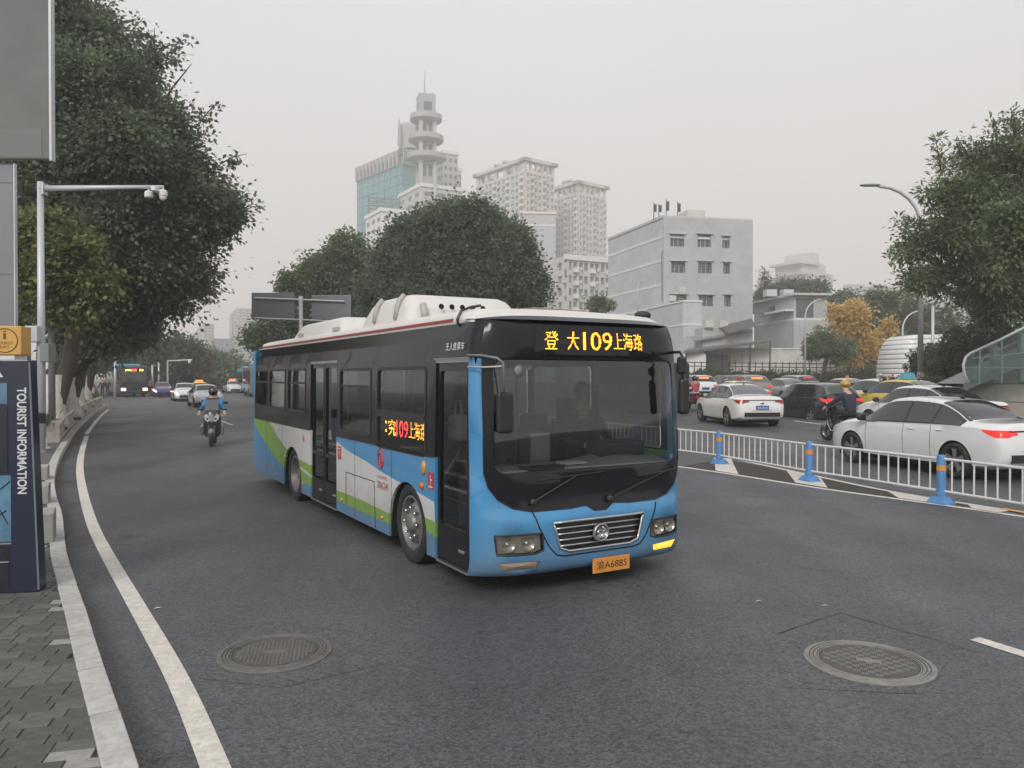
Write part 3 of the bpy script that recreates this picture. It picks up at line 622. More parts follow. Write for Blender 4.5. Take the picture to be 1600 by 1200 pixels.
flats('apartment_block', 'hazy slim high rise half hidden by the left street trees', 318, 470, 25, 335, 300, 506, 18, 4, 3, MATS['resid'], MATS['resid'], False)
t, P, z1 = flats('apartment_block', 'pale distant apartment block with stepped roof pavilion behind the right annex', 1268, 420, 30, 1300, 1204, 428, 16, 8, 4, MATS['wallpale'], MATS['wallpale'], False)
mb = MB(); c = (P[0] + P[3]) / 2; mb.M = xf((c.x + 6, c.y, z1), R(30)); mb.box((-11, -9, 0), (9, 9, 6)); mb.box((-8, -6, 6), (7, 6, 9)); mb.box((-15, -11, 5.2), (2, 10, 6.6)); mb.box((2, -6, 9), (7, 5, 13)); mb.box((-8, -6, 9), (-3, 5, 11.5)); mb.build('roof_pavilion', MATS['wallpale'], t)
for px0, px1, y, D, lab in ((1352, 1425, 449, 260, 'low pale hilltop block with dark roof strip behind the ginkgo trees'), (1446, 1530, 470, 230, 'grey block behind the white shell entrance and right tree'), (1318, 1350, 447, 300, 'small pale block peeping over dark treetops behind the ginkgos')):
    flats('hill_block', lab, px0 + (px1 - px0) * .3, D, 22, px1, px0, y, 10, 4, 7, MATS['wallpale'], MATS['wallpale'], False)
# ---- office block under the towers and the plain grey slab
t, P, z1 = flats('office_block', 'white and grey mid rise office with dark window strips behind the big tree', 884, 180, 28, 960, 868, 405, 7, 1, 9, MATS['wallpale'], MATS['wallpale'], False, 8)
f = Face(P[0], P[1], 8, z1); mb = MB(); f.box(mb, -.6, f.L, z1 - .2, z1 + 1.0, .002, 1.0); mb.build('cornice', MATS['bandwhite'], t)
t, f1, f2, z1 = simple_block('slab_block', 'blank grey slab building between the big tree and the second tower', 818, 260, 4, 868, 812, 334, 0, MATS['wallgrey'])
mb = MB(); z = zat(352, 260); f1.box(mb, 0, f1.L, z - .25, z + .25, .002, .1); f1.box(mb, -.3, f1.L + .3, z1 - .1, z1 + .6, .002, .4); mb.build('floor_band', MATS['bandwhite'], t)
# ---- teal glass tower
D = 320; C = Vector(((629 - 800) / FPX * D, D)); a = R(40); d = Vector((math.cos(a), math.sin(a))); n = Vector((-d.y, d.x)); sr = edge(C, a, 662); sl = edge(C, a + math.pi / 2, 559)
P = [C, C + d * sr, C + d * sr + n * sl, C + n * sl]; z1 = zat(243, D); t = root_at('glass_tower', 'teal glass office tower left of the concrete tower with three discs', 0)
shell('glass_core', [(p.x, p.y) for p in P], 0, z1, MATS['teal'], t)
for f in (Face(P[0], P[1], 0, z1), Face(P[3], P[0], 0, z1)):
    mb = MB()
    for k in range(24): f.box(mb, 0, f.L, k * z1 / 24, k * z1 / 24 + .5, .0, .25)
    for k in range(9): u = f.L * k / 8; f.box(mb, u - .12, u + .12, 0, z1, .0, .18)
    tag(mb.build('mullions', MATS['tealband'], t), kind='stuff')
    mb = MB(); f.box(mb, -.6, f.L + .6, z1 + .01, z1 + 2.5, -2, .6)
    for k in range(12): u = f.L * k / 12; f.box(mb, u, u + f.L * .03, z1 - 4, z1 + 2.4, .3, 1.2)
    mb.build('cornice', MATS['towerstone'], t)
mb = MB(); A = atD(586, 248, D); B = atD(656, 225, D); mb.add([(A.x, D + 12, A.z), (B.x, D + 8, A.z), (B.x, D + 8, B.z), (A.x, D + 12, zat(235, D)), (A.x, D + 24, A.z), (B.x, D + 24, A.z), (B.x, D + 24, B.z), (A.x, D + 24, zat(235, D))], [(0, 1, 2, 3), (7, 6, 5, 4), (3, 2, 6, 7), (0, 3, 7, 4), (1, 5, 6, 2)]); mb.build('roof_slab', MATS['towerstone'], t)
c = atD(642, 225, D + 16); MB().lathe([(5.4, 0), (5.4, 10), (4.9, 11)], 28).build('roof_drum', MATS['towerstone'], t).location = (c.x, c.y, c.z - 3)
c = atD(624, 205, D + 10); MB().tube([(c.x, c.y, c.z - 6), (c.x, c.y, c.z + 1), (c.x, c.y, zat(172, D))], [.9, .7, .15], 6).build('mast', MATS['steel'], t)
lv = thing('louvre_screen', 'dark open louvre frame standing before the teal glass tower', 'frame'); 
for k in range(6): p0, p1 = atD(575, 308 + k * 6, 300), atD(626, 312 + k * 5, 300); MB().tube([p0, p1], .3, 4).build('louvre', MATS['galvdark'], lv)
for k in range(5): p0 = atD(576 + k * 12, 306, 300); MB().tube([(p0.x, 300.5, 60), (p0.x, 300.5, p0.z)], .25, 4).build('louvre_post', MATS['galvdark'], lv)
# ---- concrete communication tower with three discs
D = 300; m = D / FPX; t = root_at('signal_tower', 'concrete signal tower with three round platforms and a needle mast', 0); t['category'] = 'tower'
cx = (666 - 800) * m; tz = lambda y: zat(y, D)
sh_ = MB(); sh_.M = xf((cx, D, 0), R(20))
sh_.box((-2.4, -2.4, 40), (2.4, 2.4, tz(182))); shaft = sh_.build('shaft', MATS['towerstone'], t)
mb = MB(); mb.M = xf((cx, D, 0), R(20))
for sx in (-1, 1):
    for sy in (-1, 1): mb.box((sx * 2.7 - .65, sy * 2.7 - .65, 40), (sx * 2.7 + .65, sy * 2.7 + .65, tz(178)))
mb.build('corner_columns', pm('towerstone2', (.47, .47, .46), .85, var=.05, vs=.1), t)
mb = MB(); mb.M = xf((cx, D, 0), R(20)); mb.box((-3.1, -3.1, tz(180)), (3.1, 3.1, tz(152))); mb.build('lantern', MATS['towerstone'], t)
mb = MB(); mb.M = xf((cx, D, 0), R(20)); 
for sx, sy in ((0, -1), (-1, 0)): mb.box((-1.6 if sy else -3.16, -3.16 if sy else -1.6, tz(178)), (1.6 if sy else -2.9, -2.9 if sy else 1.6, tz(164)))
mb.build('lantern_opening', MATS['winglass'], t)
for y, r_ in ((187, 5.9), (219, 6.5), (248, 7.1)):
    z = tz(y); o = MB().lathe([(2.0, -1.9), (r_ - 1.0, -1.6), (r_ + .3, -.8), (r_ + .3, 1.1), (r_ - .1, 1.1), (r_ - .1, .2), (2.0, .2)], 40).build('platform', MATS['towerstone'], t); o.location = (cx, D, z); autosmooth(o, 30)
for y0, y1 in ((182, 187), (192, 214), (224, 243), (254, 285)):
    mb = MB(); mb.M = xf((cx, D, 0), R(20)); zc = (tz(y0) + tz(y1)) / 2; hh = (tz(y0) - tz(y1)) * .3
    for s in (-1, 1): mb.box((s * 1.1 - .7, -2.46, zc - hh), (s * 1.1 + .7, -2.35, zc + hh))
    mb.box((-2.46, -1.2, zc - hh), (-2.35, 1.2, zc + hh)); mb.build('shaft_opening', MATS['winglass'], t)
MB().tube([(cx - .5, D, tz(152)), (cx - .5, D, tz(113))], [.35, .12], 6).build('mast', MATS['steel'], t)
for q in (-2.5, 2.4): MB().tube([(cx + q, D, tz(152)), (cx + q, D, tz(147))], .5, 6).build('finial', MATS['towerstone'], t)
# podium blocks below and behind it
for (p0, p1, y, D2, lab, mt) in ((624, 722, 291, 296, 'pale podium block under the signal tower', 'towerstone2'), (680, 716, 240, 330, 'pale slab rising behind the signal tower', 'towerstone2'), (704, 721, 266, 345, 'slim balconied tower peeping out right of the pale slab', 'resid'), (572, 642, 330, 285, 'stepped white roof wall in front of the glass tower', 'bandwhite')):
    t, f1, f2, z1 = simple_block('tower_podium' if p0 == 624 else 'slab_tower', lab, p0 + (p1 - p0) * .35, D2, 30, p1, p0, y, 0, MATS[mt])
    mb = MB(); f1.box(mb, -.4, f1.L + .4, z1 - .2, z1 + 1.2, -.5, .5); f2.box(mb, -.4, f2.L + .4, z1 - .2, z1 + 1.2, -.5, .5); mb.build('parapet', MATS['bandwhite'], t)
    mb = MB()
    for f in (f1, f2):
        for k in range(1, 9):
            for q in range(3): f.box(mb, f.L * (q + .25) / 3, f.L * (q + .75) / 3, z1 - 3.5 * k, z1 - 3.5 * k + 1.6, .002, .08)
    tag(mb.build('windows', MATS['shadeglass'], t), kind='stuff')
# ================================================================== trees and hedges
def leafmat(name, c1, c2, trans=.25):
    m = bpy.data.materials.new(name); m.use_nodes = True; t = m.node_tree; n = t.nodes; l = t.links; b = n['Principled BSDF']
    g_ = n.new('ShaderNodeNewGeometry'); r = n.new('ShaderNodeValToRGB'); r.color_ramp.elements[0].color = (*c1, 1); r.color_ramp.elements[1].color = (*c2, 1)
    tcn = n.new('ShaderNodeTexCoord'); z = n.new('ShaderNodeTexNoise'); z.inputs['Scale'].default_value = .8; z.inputs['Detail'].default_value = 3; l.new(tcn.outputs['Object'], z.inputs[0])
    a = n.new('ShaderNodeMath'); a.operation = 'MULTIPLY_ADD'; a.inputs[1].default_value = .5; l.new(g_.outputs['Random Per Island'], a.inputs[0])
    q = n.new('ShaderNodeMapRange'); q.inputs[1].default_value = .3; q.inputs[2].default_value = .7; q.inputs[1].default_value = .36; q.inputs[2].default_value = .64; q.inputs[3].default_value = -.1; q.inputs[4].default_value = .6; l.new(z.outputs[0], q.inputs[0]); l.new(q.outputs[0], a.inputs[2]); l.new(a.outputs[0], r.inputs[0])  # clump-scale noise: leaf tone, also painting lit and dark clumps into the colour
    l.new(r.outputs[0], b.inputs['Base Color']); b.inputs['Roughness'].default_value = .5; b.inputs['Specular IOR Level'].default_value = .35
    tr = n.new('ShaderNodeBsdfTranslucent'); l.new(r.outputs[0], tr.inputs[0]); mi = n.new('ShaderNodeMixShader'); mi.inputs[0].default_value = trans
    l.new(b.outputs[0], mi.inputs[1]); l.new(tr.outputs[0], mi.inputs[2]); l.new(mi.outputs[0], n['Material Output'].inputs[0]); MATS[name] = m; return m
leafmat('leaf_dark', (.082, .115, .082), (.225, .285, .18), .48); leafmat('leaf_mid', (.08, .12, .068), (.23, .30, .155), .45); leafmat('leaf_yellow', (.10, .125, .05), (.30, .32, .13), .42); leafmat('leaf_ginkgo', (.50, .33, .08), (.80, .58, .22), .45); leafmat('leaf_olive', (.08, .09, .045), (.18, .18, .09), .4); leafmat('leaf_hedge', (.04, .058, .034), (.11, .145, .075)); leafmat('leaf_grass', (.04, .07, .02), (.10, .15, .04))
pm('bark', (.06, .05, .042), .9, var=.35, vs=4, bump=.6, bs=14); pm('limewash', (.60, .58, .53), .9, var=.12, vs=3, bump=.4, bs=14, dirt=.35); pm('barkdark', (.035, .03, .027), .9, var=.3, vs=5)
def leaves(name, lobes, n, size, mat, parent=None, clump=.45, per=34, shell_=.62, droop=.35, aspect=.36, dens=None):
    """leaf-shaped faces in clumps; lobes = (centre, radii, weight)"""
    W = np.array([l[2] * (l[1][0] * l[1][1] * l[1][2]) ** .6667 for l in lobes]); W /= W.sum(); nc = max(1, n // per)
    which = rng.choice(len(lobes), nc, p=W); dirv = rng.normal(size=(nc, 3)); dirv /= np.linalg.norm(dirv, axis=1)[:, None]
    rad = shell_ + (1.03 - shell_) * rng.random(nc) ** .55; rad *= 1 + .05 * rng.normal(size=nc)
    Cn = np.array([l[0] for l in lobes])[which]; Rd = np.array([l[1] for l in lobes])[which]
    cc = Cn + dirv * Rd * rad[:, None]
    cs = clump * np.exp(.35 * rng.normal(size=nc))
    idx = np.repeat(np.arange(nc), per); N_ = len(idx)
    off = np.clip(rng.normal(size=(N_, 3)), -1.7, 1.7) * np.array([1, 1, .7]); P = cc[idx] + off * (cs[idx] * .55)[:, None]
    a = dirv[idx] * .6 + off * .45 + rng.normal(size=(N_, 3)) * .5; a[:, 2] -= droop; a /= np.linalg.norm(a, axis=1)[:, None]
    up = rng.normal(size=(N_, 3)) * .55 + np.array([0, 0, 1.]); b = np.cross(a, up); b /= np.linalg.norm(b, axis=1)[:, None] + 1e-9
    L = size * (.6 + .7 * rng.random(N_))
    nn = np.cross(b, a)
    V = np.empty((N_, 4, 3)); V[:, 0] = P; V[:, 1] = P + a * (L * .45)[:, None] + b * (L * aspect)[:, None] + nn * (L * .08)[:, None]; V[:, 2] = P + a * L[:, None]; V[:, 3] = P + a * (L * .45)[:, None] - b * (L * aspect)[:, None] + nn * (L * .08)[:, None]
    me = bpy.data.meshes.new(name); me.vertices.add(N_ * 4); me.vertices.foreach_set('co', V.reshape(-1)); me.loops.add(N_ * 4); me.loops.foreach_set('vertex_index', np.arange(N_ * 4, dtype=np.int32)); me.polygons.add(N_); me.polygons.foreach_set('loop_start', np.arange(0, N_ * 4, 4, dtype=np.int32))
    try: me.polygons.foreach_set('loop_total', np.full(N_, 4, dtype=np.int32))
    except Exception: pass
    me.materials.append(mat); me.update(calc_edges=True); me.validate()
    return link(name, me, parent)
def pxlobes(L, D, dz=None):
    """(px, py, rx_px, ry_px, depth offset m, weight): blobs placed at distance D, as deep as they are wide"""
    o = []
    for px, py, rx, ry, dd, w_ in L:
        k = (D + dd) / FPX; c = atD(px, py, D + dd); o.append(((c.x, c.y, c.z), (rx * k, (rx + ry) / 2 * k * (dz or .9), ry * k), w_))
    return o
def limbs(mb, base, lobes, r0, fork, wob=.3, n=None):
    base = Vector(base); fk = Vector(fork); mid = base.lerp(fk, .5) + Vector((random.uniform(-1, 1), random.uniform(-1, 1), 0)) * wob * .5
    mb.tube([base - Vector((0, 0, .2)), base + Vector((0, 0, .35)), mid, fk], [r0 * 1.5, r0 * 1.05, r0 * .9, r0 * .75], 10)
    for c, rd, w_ in (lobes if n is None else lobes[:n]):
        c = Vector(c); q1 = fk.lerp(c, .4) + Vector((random.uniform(-1, 1), random.uniform(-1, 1), random.uniform(0, 1))) * wob; mb.tube([fk, q1, c, c + (c - fk).normalized() * min(rd) * .6], [r0 * .5, r0 * .33, r0 * .16, r0 * .05], 7)
        for k in range(4):
            e_ = c + Vector((random.gauss(0, 1) * rd[0] * .6, random.gauss(0, 1) * rd[1] * .6, random.gauss(0, 1) * rd[2] * .6)); mb.tube([q1.lerp(c, .5), (q1.lerp(c, .5) + e_) / 2 + Vector((0, 0, .15)), e_], [r0 * .16, r0 * .09, r0 * .03], 5)
def ragged(L, k, seed=5, base=.80):
    """break every big lobe into boughs: small blobs over its surface, with gaps between"""
    r = np.random.default_rng(seed + len(L)); out_ = []
    for c, rd, w_ in L:
        out_.append((c, tuple(q * base for q in rd), w_ * (.55 if base < .9 else 1.4)))
        for _ in range(k):
            d = r.normal(size=3); d /= np.linalg.norm(d); s_ = r.uniform(.24, .44); e_ = r.uniform(.66, .86)
            out_.append((tuple(np.array(c) + d * np.array(rd) * e_), tuple(q * s_ * r.uniform(.8, 1.25) for q in rd), w_ * 1.1))
    return out_
def tree(name, label, lobes, base, r0, fork, n, size, mat, group=None, lime=0, clump=.45, cat='tree', inner=True, **kw):
    t = thing(name, label, cat, tuple(base), 0, group); bl = Vector(base); L2 = [((c[0] - bl.x, c[1] - bl.y, c[2] - bl.z), r_, w_) for c, r_, w_ in lobes]
    mb = MB(); limbs(mb, (0, 0, 0), L2, r0, Vector(fork) - bl); tr = mb.build('trunk', MATS['bark'], t, smooth=True)
    if lime: MB().tube([(0, 0, -.1), (0, 0, .15), (0, 0, .5), (.02, 0, lime)], [r0 * 1.75, r0 * 1.5, r0 * 1.25, r0 * 1.16], 14).build('limewash', MATS['limewash'], tr, smooth=True)
    leaves('crown', ragged(L2, kw.pop('sub', 7), base=kw.pop('core', .80)), n, size, mat, t, clump, **kw)
    return t
# the big street tree on the left and its neighbours in the planter
GRP = 'trees in the left planter'
bigl = pxlobes([(140, 45, 100, 95, 0, 1.2), (215, 115, 80, 80, 0, 1), (185, 225, 130, 130, -1, 1), (290, 235, 80, 80, 0, 1), (335, 305, 76, 76, .5, 1.1), (310, 385, 82, 76, 0, 1.1), (225, 365, 110, 105, -.5, 1), (90, 170, 110, 120, 1, 1), (280, 452, 50, 50, 1, 1), (200, 470, 90, 75, 1, 1), (85, 330, 110, 120, 2, 1), (60, 30, 80, 70, 1, 1), (238, 505, 40, 34, 1.5, .8), (275, 75, 30, 22, 0, .35), (385, 330, 26, 60, .3, .6)], 27); bigl = [((c[0] - .62, c[1], c[2]), tuple(q * .95 for q in r_), w_) for c, r_, w_ in bigl]; bigl = [((c[0] - .25, c[1], c[2]), r_, w_) for c, r_, w_ in bigl]
ba = atz(192, 633, .55); 
t = tree('street_tree', 'huge dark evergreen street tree whose crown overhangs the left lane', bigl, (ba.x + 1.2, 28.5, .55), .42, (-13.0, 28.0, 5.0), 220000, .165, MATS['leaf_dark'], GRP, 1.5, .56, per=30, shell_=.5, sub=9)
# twigs reaching out of the outline at the upper right
for (px, py), (qx, qy) in (((280, 75), (318, 66)), ((240, 60), (246, 28)), ((255, 120), (300, 92)), ((355, 190), (362, 160)), ((390, 250), (408, 240)), ((395, 330), (418, 322))):
    a, b = atD(px - 46, py + 6, 27) - t.location, atD(qx - 22, qy, 27) - t.location; MB().tube([a, a.lerp(b, .5) + Vector((0, 0, .06)), b], [.03, .02, .008], 5).build('twig', MATS['bark'], t)
    leaves('twig_leaves', [(tuple(a.lerp(b, k / 3)), (.22, .22, .18), 1) for k in range(4)], 70, .17, MATS['leaf_dark'], t, .16, per=7)
yl = pxlobes([(60, 375, 52, 36, 0, 1), (100, 405, 56, 42, 0, 1.1), (135, 445, 36, 26, 0, 1), (60, 430, 50, 36, 0, 1), (100, 475, 50, 24, 0, .8), (30, 395, 44, 44, .5, .8)], 22.5)
tree('street_tree', 'small yellowish green tree in front of the huge dark street tree', yl, (-14.4, 23.2, .5), .11, (-14.0, 22.8, 3.6), 22000, .17, MATS['leaf_yellow'], GRP, 0, .42, per=26)
for i, (px, D, r0, lab) in enumerate(((84, 24.5, .26, 'limewashed trunk nearest the lamp pole in the planter'), (104, 30, .34, 'limewashed flared trunk second along the left planter'), (118, 36, .30, 'limewashed trunk third along the left planter'), (130, 42, .34, 'limewashed trunk at the far end of the left planter'))):
    x = (px - 800) / FPX * D; lb = pxlobes([(px - 20, 300 + 14 * i, 110, 80, 2, 1), (px + 40, 400 + 10 * i, 100, 70, 3, 1), (px - 40, 440, 90, 60, 2, 1)], D)
    tree('street_tree', 'tree with ' + lab, lb, (x, D, .5), r0, (x + .6, D + .3, 4.6), 20000, .2, MATS['leaf_dark'], GRP, 1.55, .7)
# street trees along the far left street
far_l = [(215, 555, 55, 34, 100, 'leaf_olive', 'olive green tree directly over the far bus'), (278, 560, 52, 32, 106, 'leaf_olive', 'olive tree hanging over the dark car on the left street'), (150, 520, 75, 60, 84, 'leaf_dark', 'dark tree arching over the far left pavement'), (325, 575, 32, 22, 125, 'leaf_mid', 'smaller hazy tree right of the far olive trees'), (265, 575, 40, 22, 120, 'leaf_mid', 'low tree behind the far traffic camera'), (352, 578, 30, 18, 130, 'leaf_mid', 'last faint tree beside the far taxis'), (300, 585, 40, 14, 140, 'leaf_mid', 'faint low tree line behind the far cars')]
for px, py, rx, ry, D, mt, lab in far_l:
    L = pxlobes([(px, py, rx, ry, 0, 1), (px - rx * .55, py + ry * .25, rx * .6, ry * .7, 0, .8), (px + rx * .55, py + ry * .3, rx * .55, ry * .65, 0, .8), (px + rx * .1, py - ry * .45, rx * .6, ry * .6, 0, .7)], D); x = (px - (20 if px < 200 else -18) - 800) / FPX * D
    tree('street_tree', lab, L, (x, D, 0), .3, (x + .4, D, max(2.5, zat(py + ry * .6, D))), 15000, .0075 * D * .62, MATS[mt], 'trees along the far left street', 0, .0085 * D * 1.1, per=24)
# the dome tree behind the bus and its neighbour
dome = pxlobes([(710, 405, 108, 80, 0, 1.1), (638, 428, 62, 64, -.5, 1), (785, 428, 60, 60, -.5, 1), (712, 362, 78, 44, -.5, 1), (652, 384, 54, 42, -.5, 1), (768, 380, 52, 42, -.5, 1), (705, 452, 124, 46, -1, 1), (824, 455, 32, 34, 0, .9), (605, 460, 38, 42, 0, .9)], 46, .95)
tree('round_tree', 'large round dense dark tree directly behind the bus', dome, (-3.2, 46.5, .1), .45, (-3.2, 46.5, 4.6), 165000, .21, MATS['leaf_dark'], 'trees behind the bus', 0, .5, per=28, droop=.2, core=.96, sub=6)
nb = pxlobes([(530, 425, 55, 48, 0, 1), (490, 455, 44, 44, 0, 1), (570, 440, 40, 50, 0, 1), (520, 480, 70, 40, 0, 1), (430, 510, 34, 30, 3, 1), (465, 500, 50, 32, 1, 1), (420, 535, 34, 22, 3, .8)], 58, .95)
tree('round_tree', 'spreading dark tree left of the dome shaped one, behind the road sign', nb, (-13.5, 58, .1), .4, (-13.3, 58, 4.2), 80000, .26, MATS['leaf_mid'], 'trees behind the bus', 0, .65, per=28)
nb = pxlobes([(934, 474, 15, 9, 0, 1), (946, 478, 10, 8, 0, 1)], 80)
tree('shrub', 'pale green shrub behind the bus roof by the grey block', nb, (9.0, 80, 2), .15, (9.0, 80, 6), 2200, .3, MATS['leaf_mid'], None, 0, .5, cat='shrub')
# right hand tree over the entrance
rt = pxlobes([(1560, 330, 90, 80, 0, 1.1), (1500, 370, 66, 60, 0, 1.1), (1450, 378, 42, 34, 0, 1), (1590, 235, 50, 60, 0, 1), (1530, 262, 36, 36, 0, .9), (1520, 440, 78, 44, 0, 1.1), (1450, 425, 34, 22, 0, .8), (1590, 450, 70, 60, 0, 1), (1470, 300, 26, 26, 0, .6), (1640, 330, 80, 130, 0, 1), (1420, 398, 22, 10, 0, .5), (1498, 232, 16, 22, 0, .4), (1585, 190, 16, 20, 0, .4), (1560, 490, 50, 26, 0, .8)], 30)
t = tree('broadleaf_tree', 'leafy tree with pointed sprays reaching in from the right edge', rt, (21.4, 31, 1.7), .32, (20.6, 30.5, 5.2), 62000, .21, MATS['leaf_mid'], None, 0, .42, per=18, shell_=.3, aspect=.2)
for (px, py), (qx, qy) in (((1470, 265), (1462, 218)), ((1440, 390), (1392, 404)), ((1460, 330), (1445, 298)), ((1450, 430), (1414, 446)), ((1480, 320), (1474, 250)), ((1560, 240), (1552, 190)), ((1585, 220), (1580, 168)), ((1440, 355), (1408, 345))):
    a, b = atD(px, py, 29.5) - t.location, atD(qx, qy, 29.5) - t.location; MB().tube([a, a.lerp(b, .5), b], [.03, .02, .008], 5).build('twig', MATS['bark'], t)
    leaves('twig_leaves', [(tuple(a.lerp(b, k / 4)), (.2, .2, .2), 1) for k in range(5)], 150, .24, MATS['leaf_mid'], t, .15, per=6, droop=-.1, aspect=.17)
yr = pxlobes([(1585, 350, 30, 26, 0, 1), (1600, 390, 26, 40, 0, 1)], 24)
tree('broadleaf_tree', 'paler green tree cut by the right picture edge', yr, (17.6, 24.6, 1.7), .14, (17.2, 24.4, 4.5), 9000, .16, MATS['leaf_mid'], None, 0, .35, per=20)
# middle distance on the right
mid = [('ginkgo_tree', 'yellow autumn ginkgo tree beside the grey annex', [(1330, 500, 20, 36, 0, 1), (1344, 532, 20, 30, 0, 1), (1314, 520, 17, 32, 0, 1), (1335, 555, 20, 18, 0, .8), (1303, 488, 10, 20, 0, .7)], 78, 'leaf_ginkgo', 7500, .34),
       ('ginkgo_tree', 'thinner orange ginkgo tree right of the yellow one', [(1383, 530, 15, 30, 0, 1), (1378, 560, 14, 20, 0, .8), (1388, 510, 8, 14, 0, .6)], 80, 'leaf_ginkgo', 3000, .32),
       ('broadleaf_tree', 'small dull green tree in front of the white boundary wall', [(1285, 532, 26, 26, 0, 1), (1308, 546, 22, 18, 0, 1), (1272, 545, 18, 16, 0, .8)], 74, 'leaf_mid', 8000, .27),
       ('broadleaf_tree', 'dark green tree between the two ginkgo trees', [(1365, 500, 22, 40, 2, 1), (1375, 470, 24, 24, 2, 1), (1395, 560, 24, 36, 2, 1), (1355, 570, 22, 24, 0, 1)], 88, 'leaf_mid', 12000, .4),
       ('broadleaf_tree', 'tall olive tree behind the curved street lamp', [(1420, 490, 36, 34, 0, 1), (1450, 510, 40, 40, 0, 1), (1400, 530, 30, 40, 0, 1), (1430, 545, 36, 36, 0, 1)], 98, 'leaf_olive', 16000, .45),
       ('broadleaf_tree', 'dark treetop above the annex roof edge', [(1318, 468, 22, 14, 0, 1), (1338, 478, 20, 18, 0, 1), (1300, 475, 14, 12, 0, 1)], 125, 'leaf_dark', 7000, .5),
       ('broadleaf_tree', 'row of dark bushy treetops below the roof pavilion', [(1225, 452, 22, 10, 0, 1), (1250, 450, 20, 11, 0, 1), (1275, 452, 16, 11, 0, 1), (1205, 458, 12, 8, 0, 1)], 135, 'leaf_dark', 7000, .55)]
for nm, lab, L, D, mt, n, sz in mid:
    lb = pxlobes(L, D); cx = sum(c[0][0] for c in lb) / len(lb); zb = min(c[0][2] - c[1][2] for c in lb)
    tree(nm, lab, lb, (cx, D, 2.2), .22, (cx + .3, D, max(3.2, zb + .8)), n, sz, MATS[mt], None, 0, sz * 1.8, per=22)
c = atD(1194, 470, 118); cn = thing('conifer', 'thin spiky conifer right of the grey block', 'tree', (c.x, c.y, 2)); h_ = zat(418, 118) - 2; MB().tube([(0, 0, 0), (0, 0, h_)], [.3, .03], 7).build('trunk', MATS['bark'], cn)
leaves('crown', [((0, 0, h_ - .6 - k * .75), (.25 + k * .26, .25 + k * .26, .28), 1) for k in range(9)], 4200, .5, MATS['leaf_dark'], cn, .4, per=12, shell_=.2, aspect=.12)
# hedges and clipped bushes
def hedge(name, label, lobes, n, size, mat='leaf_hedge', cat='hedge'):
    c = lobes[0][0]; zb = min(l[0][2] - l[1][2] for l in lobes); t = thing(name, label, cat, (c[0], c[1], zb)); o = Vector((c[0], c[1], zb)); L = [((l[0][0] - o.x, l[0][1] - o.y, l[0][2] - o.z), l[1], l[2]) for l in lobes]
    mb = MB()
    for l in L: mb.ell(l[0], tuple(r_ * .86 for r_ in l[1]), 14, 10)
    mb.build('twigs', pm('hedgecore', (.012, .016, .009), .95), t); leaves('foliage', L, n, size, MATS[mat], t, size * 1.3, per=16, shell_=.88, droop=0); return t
P0, P1 = atD(1035, 0, 73.5), atD(1412, 0, 73.5)
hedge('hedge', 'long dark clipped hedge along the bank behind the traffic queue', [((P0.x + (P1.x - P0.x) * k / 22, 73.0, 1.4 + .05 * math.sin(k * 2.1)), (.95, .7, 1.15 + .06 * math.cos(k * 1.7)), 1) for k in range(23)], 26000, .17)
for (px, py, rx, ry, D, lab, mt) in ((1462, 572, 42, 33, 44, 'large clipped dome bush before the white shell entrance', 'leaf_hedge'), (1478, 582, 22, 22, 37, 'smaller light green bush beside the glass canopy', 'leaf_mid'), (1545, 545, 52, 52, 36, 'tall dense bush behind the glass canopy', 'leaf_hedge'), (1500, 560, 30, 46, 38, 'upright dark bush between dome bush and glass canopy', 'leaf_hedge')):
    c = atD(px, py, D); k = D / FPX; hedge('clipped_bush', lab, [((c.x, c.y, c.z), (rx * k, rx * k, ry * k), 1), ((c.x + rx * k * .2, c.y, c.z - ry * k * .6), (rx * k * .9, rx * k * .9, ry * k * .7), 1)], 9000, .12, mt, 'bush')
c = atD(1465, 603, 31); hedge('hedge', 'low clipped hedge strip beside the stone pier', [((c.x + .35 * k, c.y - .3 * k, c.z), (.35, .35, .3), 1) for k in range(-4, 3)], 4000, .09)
# grass and weeds in the planting bed
lb = [((p.x, p.y, .64), (.35, .35, .10), 1) for p in offs(pl_pts, .75)] + [((p.x, p.y, .64), (.5, .5, .08), 1) for p in offs(pl_pts, 1.7)]
tag(leaves('bed_grass', lb, 14000, .16, MATS['leaf_grass'], None, .2, per=14, droop=-1.2, aspect=.08), 'grass and weeds growing in the left planting bed', 'grass', kind='stuff')
